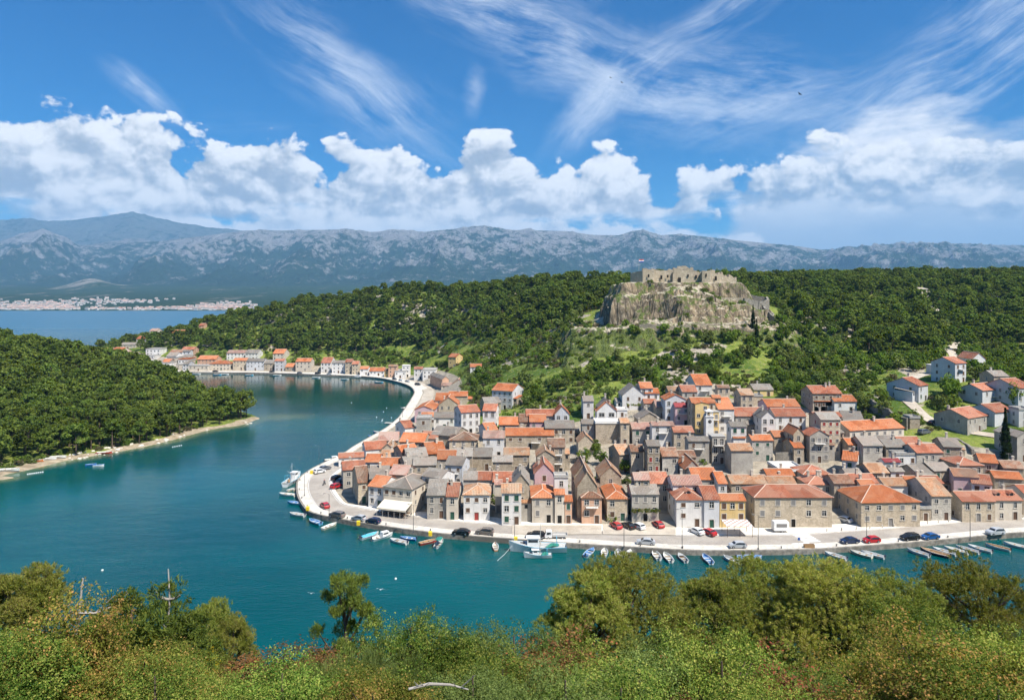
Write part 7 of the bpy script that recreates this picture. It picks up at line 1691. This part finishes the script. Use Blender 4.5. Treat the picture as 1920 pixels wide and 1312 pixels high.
# motorcyclist on the bend
def rider(px, py):
    p = G(px, py, 1.1); r = tag(empty('motorcycle', (p.x, p.y, 1.1), R(75)), 'small dark motorcycle riding round the quay bend', 'motorcycle')
    for x in (-.62, .66):
        w = MB()
        for k in range(14): a0 = k*6.2832/14; a1 = a0+6.2832/14; w.tube([(x+math.cos(a0)*.27, 0, .3+math.sin(a0)*.27), (x+math.cos(a1)*.27, 0, .3+math.sin(a1)*.27)], .055, 5, cap=False)
        w.build('wheel', M_TYRE, r)
    b = MB(); b.tube([(-.62, 0, .32), (-.2, 0, .5), (.35, 0, .78), (.45, 0, .95)], [.06, .16, .12, .04], 8); b.tube([(.66, 0, .3), (.45, 0, 1.0)], .03, 5); b.tube([(.42, -.33, 1.02), (.45, 0, .98), (.42, .33, 1.02)], .025, 5); b.box(-.6, .1, -.13, .13, .70, .80); b.build('body', M_METAL, r)
    bm_ = bmesh.new(); ly = bm_.verts.layers.skin.verify(); J = {'pel': (-.15, 0, .88, .16), 'che': (-.05, 0, 1.28, .18), 'nek': (.02, 0, 1.48, .07), 'hed': (.05, 0, 1.60, .115), 'top': (.06, 0, 1.72, .09)}
    for s, q in ((-1, 'l'), (1, 'r')): J.update({'sh'+q: (-.02, s*.19, 1.40, .075), 'el'+q: (.14, s*.30, 1.18, .05), 'ha'+q: (.38, s*.30, 1.06, .04), 'hi'+q: (-.12, s*.11, .86, .11), 'kn'+q: (.26, s*.20, .72, .08), 'an'+q: (.10, s*.22, .32, .055), 'to'+q: (.28, s*.23, .27, .045)})
    vv = {k: bm_.verts.new(j[:3]) for k, j in J.items()}
    for k, j in J.items(): vv[k][ly].radius = (j[3], j[3])
    for a_, c_ in [('pel', 'che'), ('che', 'nek'), ('nek', 'hed'), ('hed', 'top')]+[(x+q, y+q) for q in 'lr' for x, y in (('sh', 'el'), ('el', 'ha'), ('hi', 'kn'), ('kn', 'an'), ('an', 'to'))]+[('che', 'shl'), ('che', 'shr'), ('pel', 'hil'), ('pel', 'hir')]: bm_.edges.new((vv[a_], vv[c_]))
    vv['pel'][ly].use_root = True; me = bpy.data.meshes.new('person'); bm_.to_mesh(me); bm_.free(); me.materials.append(plain('dark_jacket', (.05, .055, .07))); o = link('person', me, None, (p.x, p.y, 1.1)); o.rotation_euler.z = R(75); o.modifiers.new('skin', 'SKIN'); sm = o.modifiers.new('sub', 'SUBSURF'); sm.render_levels = 1
    tag(o, 'person in dark clothes riding the motorcycle round the bend', 'person'); h = MB(); h.tube([(.06, 0, 1.56), (.06, 0, 1.62), (.06, 0, 1.72), (.05, 0, 1.78)], [.10, .145, .13, .05], 10); h.build('helmet', BP['red'], o)
rider(608, 909)
# small jetties
def jetty(x0, y0, x1, y1, w, label):
    a, c = G(x0, y0, .6), G(x1, y1, .6); d = (c-a).xy; L = d.length; r = tag(empty('jetty', (a.x, a.y, 0), math.atan2(d.y, d.x)), label, 'jetty'); b = MB(); b.box(0, L, -w/2, w/2, .5, .68); b.build('deck', M_PROM, r)
    p_ = MB(); [p_.tube([(x, y, -1.5), (x, y, .5)], .12, 6) for x in (.4, L/2, L-.4) for y in (-w*.4, w*.4)]; p_.build('pile', M_QW, r)
jetty(722, 792, 742, 793, 1.6, 'narrow jetty by the white waterside house'); jetty(756, 765, 771, 762, 3.5, 'broad short jetty on the inner bay bend'); jetty(672, 833, 690, 831, 2.2, 'small pier with rails at the boat sheds')
# buoys and gulls on the water
def buoy(): b = MB(); b.tube([(0, 0, -.1), (0, 0, .1), (0, 0, .3)], [.2, .26, .1], 8); return b.mesh('buoy', M_WHITE)
for px, py in [(725, 765), (719, 772), (706, 782), (734, 783), (717, 787), (716, 789), (682, 720), (688, 721), (659, 755), (192, 1069-0), (742, 1085)]:
    p = G(px, py, 0); o = link('buoy', shared('buoy', buoy)); o.location = (p.x, p.y, 0); tag(o, 'small white mooring buoy on the water', 'buoy', 'mooring buoys')
def line_buoys(x0, y0, x1, y1, n):
    for k in range(n):
        p = G(x0+(x1-x0)*k/(n-1), y0+(y1-y0)*k/(n-1), 0); o = link('buoy', shared('buoy', buoy)); o.location = (p.x, p.y, 0); tag(o, 'white float in a line off the headland beach', 'buoy', 'floats in a line off the headland')
line_buoys(52, 889, 80, 885, 8); line_buoys(324, 838, 340, 835, 5)
# rocks on the beach
def rock_mesh(sd):
    bm_ = bmesh.new(); bmesh.ops.create_icosphere(bm_, subdivisions=2, radius=1.0); rr = random.Random(sd)
    for v in bm_.verts: v.co *= rr.uniform(.75, 1.15)
    for v in bm_.verts: v.co.z *= .6
    me = bpy.data.meshes.new('rock'); bm_.to_mesh(me); bm_.free(); me.materials.append(M_PROM); return me
RK = [rock_mesh(i) for i in range(3)]; rs = random.Random(5)
for k in range(46):
    px = rs.uniform(130, 225) if k < 30 else rs.uniform(225, 470); py = np.interp(px, [130, 225, 300, 400, 470], [858, 842, 826, 801, 790])+rs.uniform(-7, 1.5); q = W2(px, py, .8); o = link('rock', RK[k % 3]); s = rs.uniform(.3, 1.0); o.scale = (s, s, s); o.location = (*q, ground(*q)+.1); o.rotation_euler.z = rs.random()*6; tag(o, 'pale boulder on the headland shore', 'rock', 'boulders on the headland shore')
# birds over the sea and sky
def bird_mesh(c):
    b = MB(); b.tube([(-.25, 0, 0), (-.1, 0, .02), (.12, 0, .02), (.28, 0, 0)], [.02, .07, .07, .02], 6)
    for s in (-1, 1): b.add([(-.08, s*.05, .04), (.12, s*.05, .04), (.10, s*.38, .16), (-.06, s*.36, .15), (-.05, s*.75, .10)], [(0, 1, 2, 3), (3, 2, 4)])
    return b.mesh('bird', c)
BM = {'d': bird_mesh(M_DARK), 'w': bird_mesh(M_WHITE)}
for px, py, Y, s, c, lb in [(1500, 177, 60, .45, 'd', 'largest dark bird high in the sky'), (1166, 155, 90, .4, 'd', 'tiny dark bird, right of two'), (1145, 146, 95, .4, 'd', 'tiny dark bird, left of two'), (1067, 472, 160, .5, 'd', 'dark bird against the mountains'), (713, 1105, 95, 1, 'w', 'white gull over the water by the lone pine'), (583, 1112, 95, .8, 'w', 'white gull left of the lone pine')]:
    o = link('bird', BM[c]); o.location = Pd(px, py, Y); o.scale = (s, s, s); o.rotation_euler = (.3, .2, 2.2); tag(o, lb, 'bird')

# ================================================================== TOWN ACROSS THE INNER SEA
far_land_H = FARH
def far_houses():
    PXa, RAD, HH = far_land_H; rs = np.random.default_rng(3)
    def ht(px, Y): i = int(np.clip((px-PXa[0])/(PXa[1]-PXa[0]), 0, len(PXa)-1)); j = int(np.clip(np.searchsorted(RAD, Y), 1, len(RAD)-1)); return max(HH[j, i], HH[j-1, i])
    pts = []
    for _ in range(9000):
        px = rs.uniform(-30, 480); Y = 3775+rs.exponential(330)
        yy = rs.random()
        w = math.exp(-((px-70)/60)**2)*math.exp(-((Y-4050)/330)**2)*1.0 + math.exp(-((px-425)/45)**2)*math.exp(-((Y-4020)/260)**2)*.9 + math.exp(-((px-340)/70)**2)*math.exp(-((Y-3850)/110)**2)*.6 + math.exp(-((px-215)/60)**2)*math.exp(-((Y-4800)/260)**2)*2.6 + math.exp(-((px-90)/80)**2)*math.exp(-((Y-4500)/200)**2)*.8 + math.exp(-((px-435)/40)**2)*math.exp(-((Y-4300)/200)**2)*.8 + .10*math.exp(-((Y-3820)/70)**2) + math.exp(-((px-190)/30)**2)*math.exp(-((Y-3830)/60)**2)*.3
        if rs.random() < w*.55 and fbm(np.array([px/9.]), np.array([Y/60.]), 2, 7)[0] > -.12: pts.append((px, Y, ht(px, Y)))
    me = []
    for k, (wc, rc) in enumerate([('wh', 'pk'), ('cr', 'pk'), ('wh', 'rd'), ('wh', 'gy')]):
        b = MB(); w, d, h = [(7, 5, 6), (8, 6, 5), (6, 5, 8), (12, 5, 6)][k]; b.box(-w, w, -d, d, -6, h); b.k = 1; b.add([(-w-.5, -d-.5, h-.1), (w+.5, -d-.5, h-.1), (w+.5, d+.5, h-.1), (-w-.5, d+.5, h-.1), (-w-.5, 0, h+2.6), (w+.5, 0, h+2.6)], [(0, 1, 5, 4), (2, 3, 4, 5), (1, 2, 5), (3, 0, 4)]); b.k = 2
        for i in range(3): b.box(-w*.7+i*w*.6, -w*.7+i*w*.6+1.2, -d-.05, -d-.01, h-3, h-1.4)
        me.append((b, b.mesh('house', [WM[wc], RM[rc], M_DARK])))
    order = sorted(pts, key=lambda p: p[1]); big = MB()
    for n, (px, Y, z) in enumerate(order):
        x = (px-CX)/F*Y; a = rs.uniform(-.5, .5); k = int(rs.integers(0, 4)); s = rs.uniform(.7, 1.2)
        if n < 70:
            o = link('house', me[k][1]); o.location = (x, Y, z); o.rotation_euler.z = a; o.scale = (s, s, s); tag(o, 'tiny pale house on the shore across the inner sea', 'house', 'houses across the inner sea')
        else:
            ca, sa = math.cos(a)*s, math.sin(a)*s; q = me[k][0]; base = len(big.v); big.v.extend([(x+vx*ca-vy*sa, Y+vx*sa+vy*ca, z+vz*s) for vx, vy, vz in q.v])
            for f, m_ in zip(q.f, q.mi): big.f.append(tuple(i+base for i in f)); big.mi.append(m_ if m_ != 1 else (1 if k % 2 else 3))
    tag(big.build('far_town', [WM['wh'], RM['pk'], M_DARK, RM['gy']]), 'scattered pale and red roofed town beyond the inner sea', kind='stuff')
far_houses()
# ================================================================== THE NEAR HILLSIDE
LF = {'oak': ('green leafy oak scrub', 'tree', 'broadleaf_tree'), 'rus': ('leafy shrub with rusty new leaves', 'tree', 'broadleaf_tree'), 'red': ('reddish brown bush', 'bush', 'bush'), 'shr': ('bright green bush', 'bush', 'bush'), 'pin': ('pine', 'pine tree', 'pine_tree'), 'dar': ('dark green fir-like tree', 'tree', 'broadleaf_tree'), 'bro': ('feathery olive green broom', 'bush', 'bush'), 'yel': ('yellow flowering bush', 'bush', 'bush'), 'spa': ('thin pine', 'pine tree', 'pine_tree')}
HT = {'oak': 6.9, 'rus': 6.2, 'red': 4.3, 'shr': 3.9, 'pinef0': 16.6, 'pinef1': 15.2, 'pinef2': 14.6, 'dar': 6.5, 'bro': 5.4, 'yel': 2.6, 'spa': 9}
def near(px, pytop, Y, key, label=None, group=None, sz=1.0):
    x = (px-CX)/F*Y; zt = EYE+(HY-pytop)/F*Y; g = ground(x, Y); h = HT.get(key, HT.get(key[:3])); s = max(.25, (zt-g)/h/sz/.97); l0, cat, nm = LF[key[:3]]
    return plant(nm, key, x, Y, s, label=label or l0, cat=cat, group=group, sz=sz)
for px, py, Y, k, lb, sz in [(1175, 1045, 62, 'pinef0', 'broadest pine before the quay, right of the trawler', 1), (1100, 1070, 58, 'pinef2', 'pine crown left of the broadest pine', 1), (1335, 1064, 64, 'pinef2', 'pine second right of the broadest one', 1), (1440, 1047, 66, 'pinef1', 'layered pine under the boat lying sideways', 1), (1552, 1054, 62, 'pinef0', 'pine below the zebra crossing boats', .9),
        (1665, 1062, 60, 'pinef1', 'open branched pine with visible dark trunk', 1.05), (1842, 1046, 60, 'pinef1', 'wide flat pine near the right edge', 1), (35, 1052, 40, 'pinef2', 'grey green pine at the left edge', 1), (648, 1076, 46, 'sparse', 'thin lone pine against the teal water', 1.35), (392, 1114, 46, 'pinef2', 'yellowish young pine right of the dead trunk', 1.6), (430, 1148, 44, 'pinef2', 'small yellowish pine right of the young pine', 1.4),
        (238, 1100, 34, 'darkpine', 'dark dense tree left of the dead trunk', 1), (288, 1122, 36, 'yellow', 'yellow bush between dark tree and dead trunk', 1.4), (768, 1106, 27, 'oak0', 'slender leafy tree right of the lone pine', 1.3), (822, 1118, 28, 'oak1', 'second slender leafy tree right of the lone pine', 1.2), (965, 1132, 34, 'oak2', 'olive tree top before the trawler', 1), (1725, 1118, 45, 'oak1', 'dark round treetop left of the wide flat pine', 1),
        (70, 1092, 18, 'rust0', 'large rusty leafed shrub at the lower left', 1.25), (165, 1120, 19, 'rust1', 'rusty leafed shrub beside the dead branches', 1.2), (260, 1168, 18, 'rust0', 'rusty shrub below the dark dense tree', 1), (10, 1150, 17, 'oak1', 'green shrub in the lower left corner', 1), (700, 1150, 24, 'broom', 'feathery broom below the lone pine', 1.1), (640, 1190, 21, 'broom', 'feathery broom left of the lower middle', 1),
        (560, 1168, 38, 'red', 'round brownish bush on the skyline of the water', .8), (1080, 1205, 18, 'broom', 'feathery broom in the lower middle', 1.1), (1140, 1150, 24, 'red', 'russet bush under the broadest pine', .9), (1490, 1170, 19, 'red', 'large russet bush at the lower right', 1), (1410, 1205, 16, 'red', 'russet bush at the lower edge', 1), (1900, 1190, 20, 'rust1', 'rusty shrub in the lower right corner', 1), (1250, 1150, 30, 'oak2', 'treetop below the broadest pine', 1)]:
    near(px, py, Y, k, lb, None, sz)
rng = np.random.default_rng(21)
CAN = ([0, 150, 300, 350, 450, 550, 640, 700, 900, 960, 1050, 1300, 1450, 1600, 1750, 1920], [1150, 1150, 1195, 1205, 1205, 1182, 1185, 1170, 1175, 1150, 1150, 1160, 1150, 1150, 1140, 1120])
def fkeep(X, Y): return (Y > 14)
cnt = 0
NW = ['in the lower left thicket', 'below the dead trunk and yellowish pines', 'below the lone pine', 'below the broadest pine', 'below the layered pines', 'in the lower right thicket']
for y0, y1, sp in ((14, 19, 2.9), (19, 31, 3.7), (31, 52, 4.8), (52, 88, 6.0)):
    xs, ys = scatter(-90, 90, y0, y1, sp, fkeep, int(y0*3))
    for x, y in zip(xs, ys):
        px = CX+x/y*F; g = ground(x, y)
        if g < .8: continue
        kinds = ['oak0', 'oak1', 'oak2', 'oak0', 'shr0', 'shr1', 'rust0', 'rust1', 'red', 'broom', 'shr0', 'oak1']
        wl = fbm(np.array([x/7.0]), np.array([y/7.0]), 2, 33)[0]; ln = math.exp(-((px-200)/330)**2)
        if px < 420 and rng.random() < .33: k = 'rust%d' % rng.integers(0, 2)
        elif wl > .12: k = rng.choice(['oak0', 'oak1', 'shr0', 'oak0'])
        elif wl < -.16: k = rng.choice(['rust0', 'broom', 'shr1', 'oak2', 'oak0'])
        else: k = rng.choice(kinds)
        if y > 50: k = rng.choice(['oak0', 'oak1', 'oak2', 'shr0'])
        line = np.interp(px, *CAN)+rng.normal()*17+30+(40 if y > 31 else 0); zt = EYE+(HY-line)/F*y; h = HT[str(k)[:3]]; s = min(rng.uniform(.75, 1.15)*(1.0 if y > 16 else .85), (zt-g)/h)
        if s < .3: s = .3
        l0, cat, nm = LF[str(k)[:3]]
        plant(nm, str(k), x, y, s, label=l0+' '+NW[int(min(5, max(0, px//330)))]+(', nearest rows' if y < 22 else ', further down'), cat=cat, group=l0+' in the near thicket', sz=rng.uniform(.9, 1.15)); cnt += 1
print('near', cnt, NK)
# dead wood
def dead(name, px, pytop, pybase, Y, pts, label, seed=3, rad=.13, nb=9, blen=1.2):
    rs = random.Random(seed); b = MB(); base = Pd(px, pybase, Y); top = Pd(px, pytop, Y); g = ground(base.x, Y)-.3; H = top.z-g
    P = [(math.sin(i*1.9+seed)*.10, math.cos(i*1.7)*.1, H*i/7) for i in range(8)]; b.tube(P, [rad*(1-.75*i/7) for i in range(8)], 8)
    for k in range(nb):
        t = rs.uniform(.55, .98); i = int(t*7); q = P[i]; a = rs.random()*6.28; L = blen*rs.uniform(.4, 1.0)*(1.15-t*.5); e = (q[0]+math.cos(a)*L, q[1]+math.sin(a)*L*.6, q[2]+L*rs.uniform(-.1, .6)); m_ = ((q[0]+e[0])/2, (q[1]+e[1])/2, (q[2]+e[2])/2-.1*L)
        b.tube([q, m_, e], [rad*.55, rad*.42, rad*.16], 5)
        if L > .5*blen: e2 = (e[0]+rs.uniform(-.3, .3)*L, e[1], e[2]+.35*L); b.tube([m_, e2], [rad*.2, rad*.05], 4)
    o = b.build(name, M_PALEB); o.location = (base.x, Y, g); return tag(o, label, 'dead tree')
dead('dead_tree', 316, 1067, 1190, 36, None, 'bare pale dead trunk standing against the water', 3, .12, 16, 1.7)
dead('dead_tree', 148, 1085, 1150, 20, None, 'bare branching dead tree at the left', 8, .10, 18, 1.7)
b = MB(); p = G(830, 1290, 45.6); rs = random.Random(4); b.tube([(-.9, 0, 0), (-.3, .1, .08), (.3, .1, .05), (.9, .2, -.15)], [.035, .045, .035, .02], 8)
for k in range(7): x = rs.uniform(-.8, .8); b.tube([(x, .1, 0), (x+rs.uniform(-.3, .4), -.1, rs.uniform(.1, .5))], [.014, .005], 5)
g0 = Pd(825, 1290, 13.5); o = b.build('fallen_log', M_PALEB); o.location = g0; o.rotation_euler = (0, .15, .3); o.scale = (.7, .7, .7); tag(o, 'pale fallen branch lying over the bushes at the bottom', 'log')
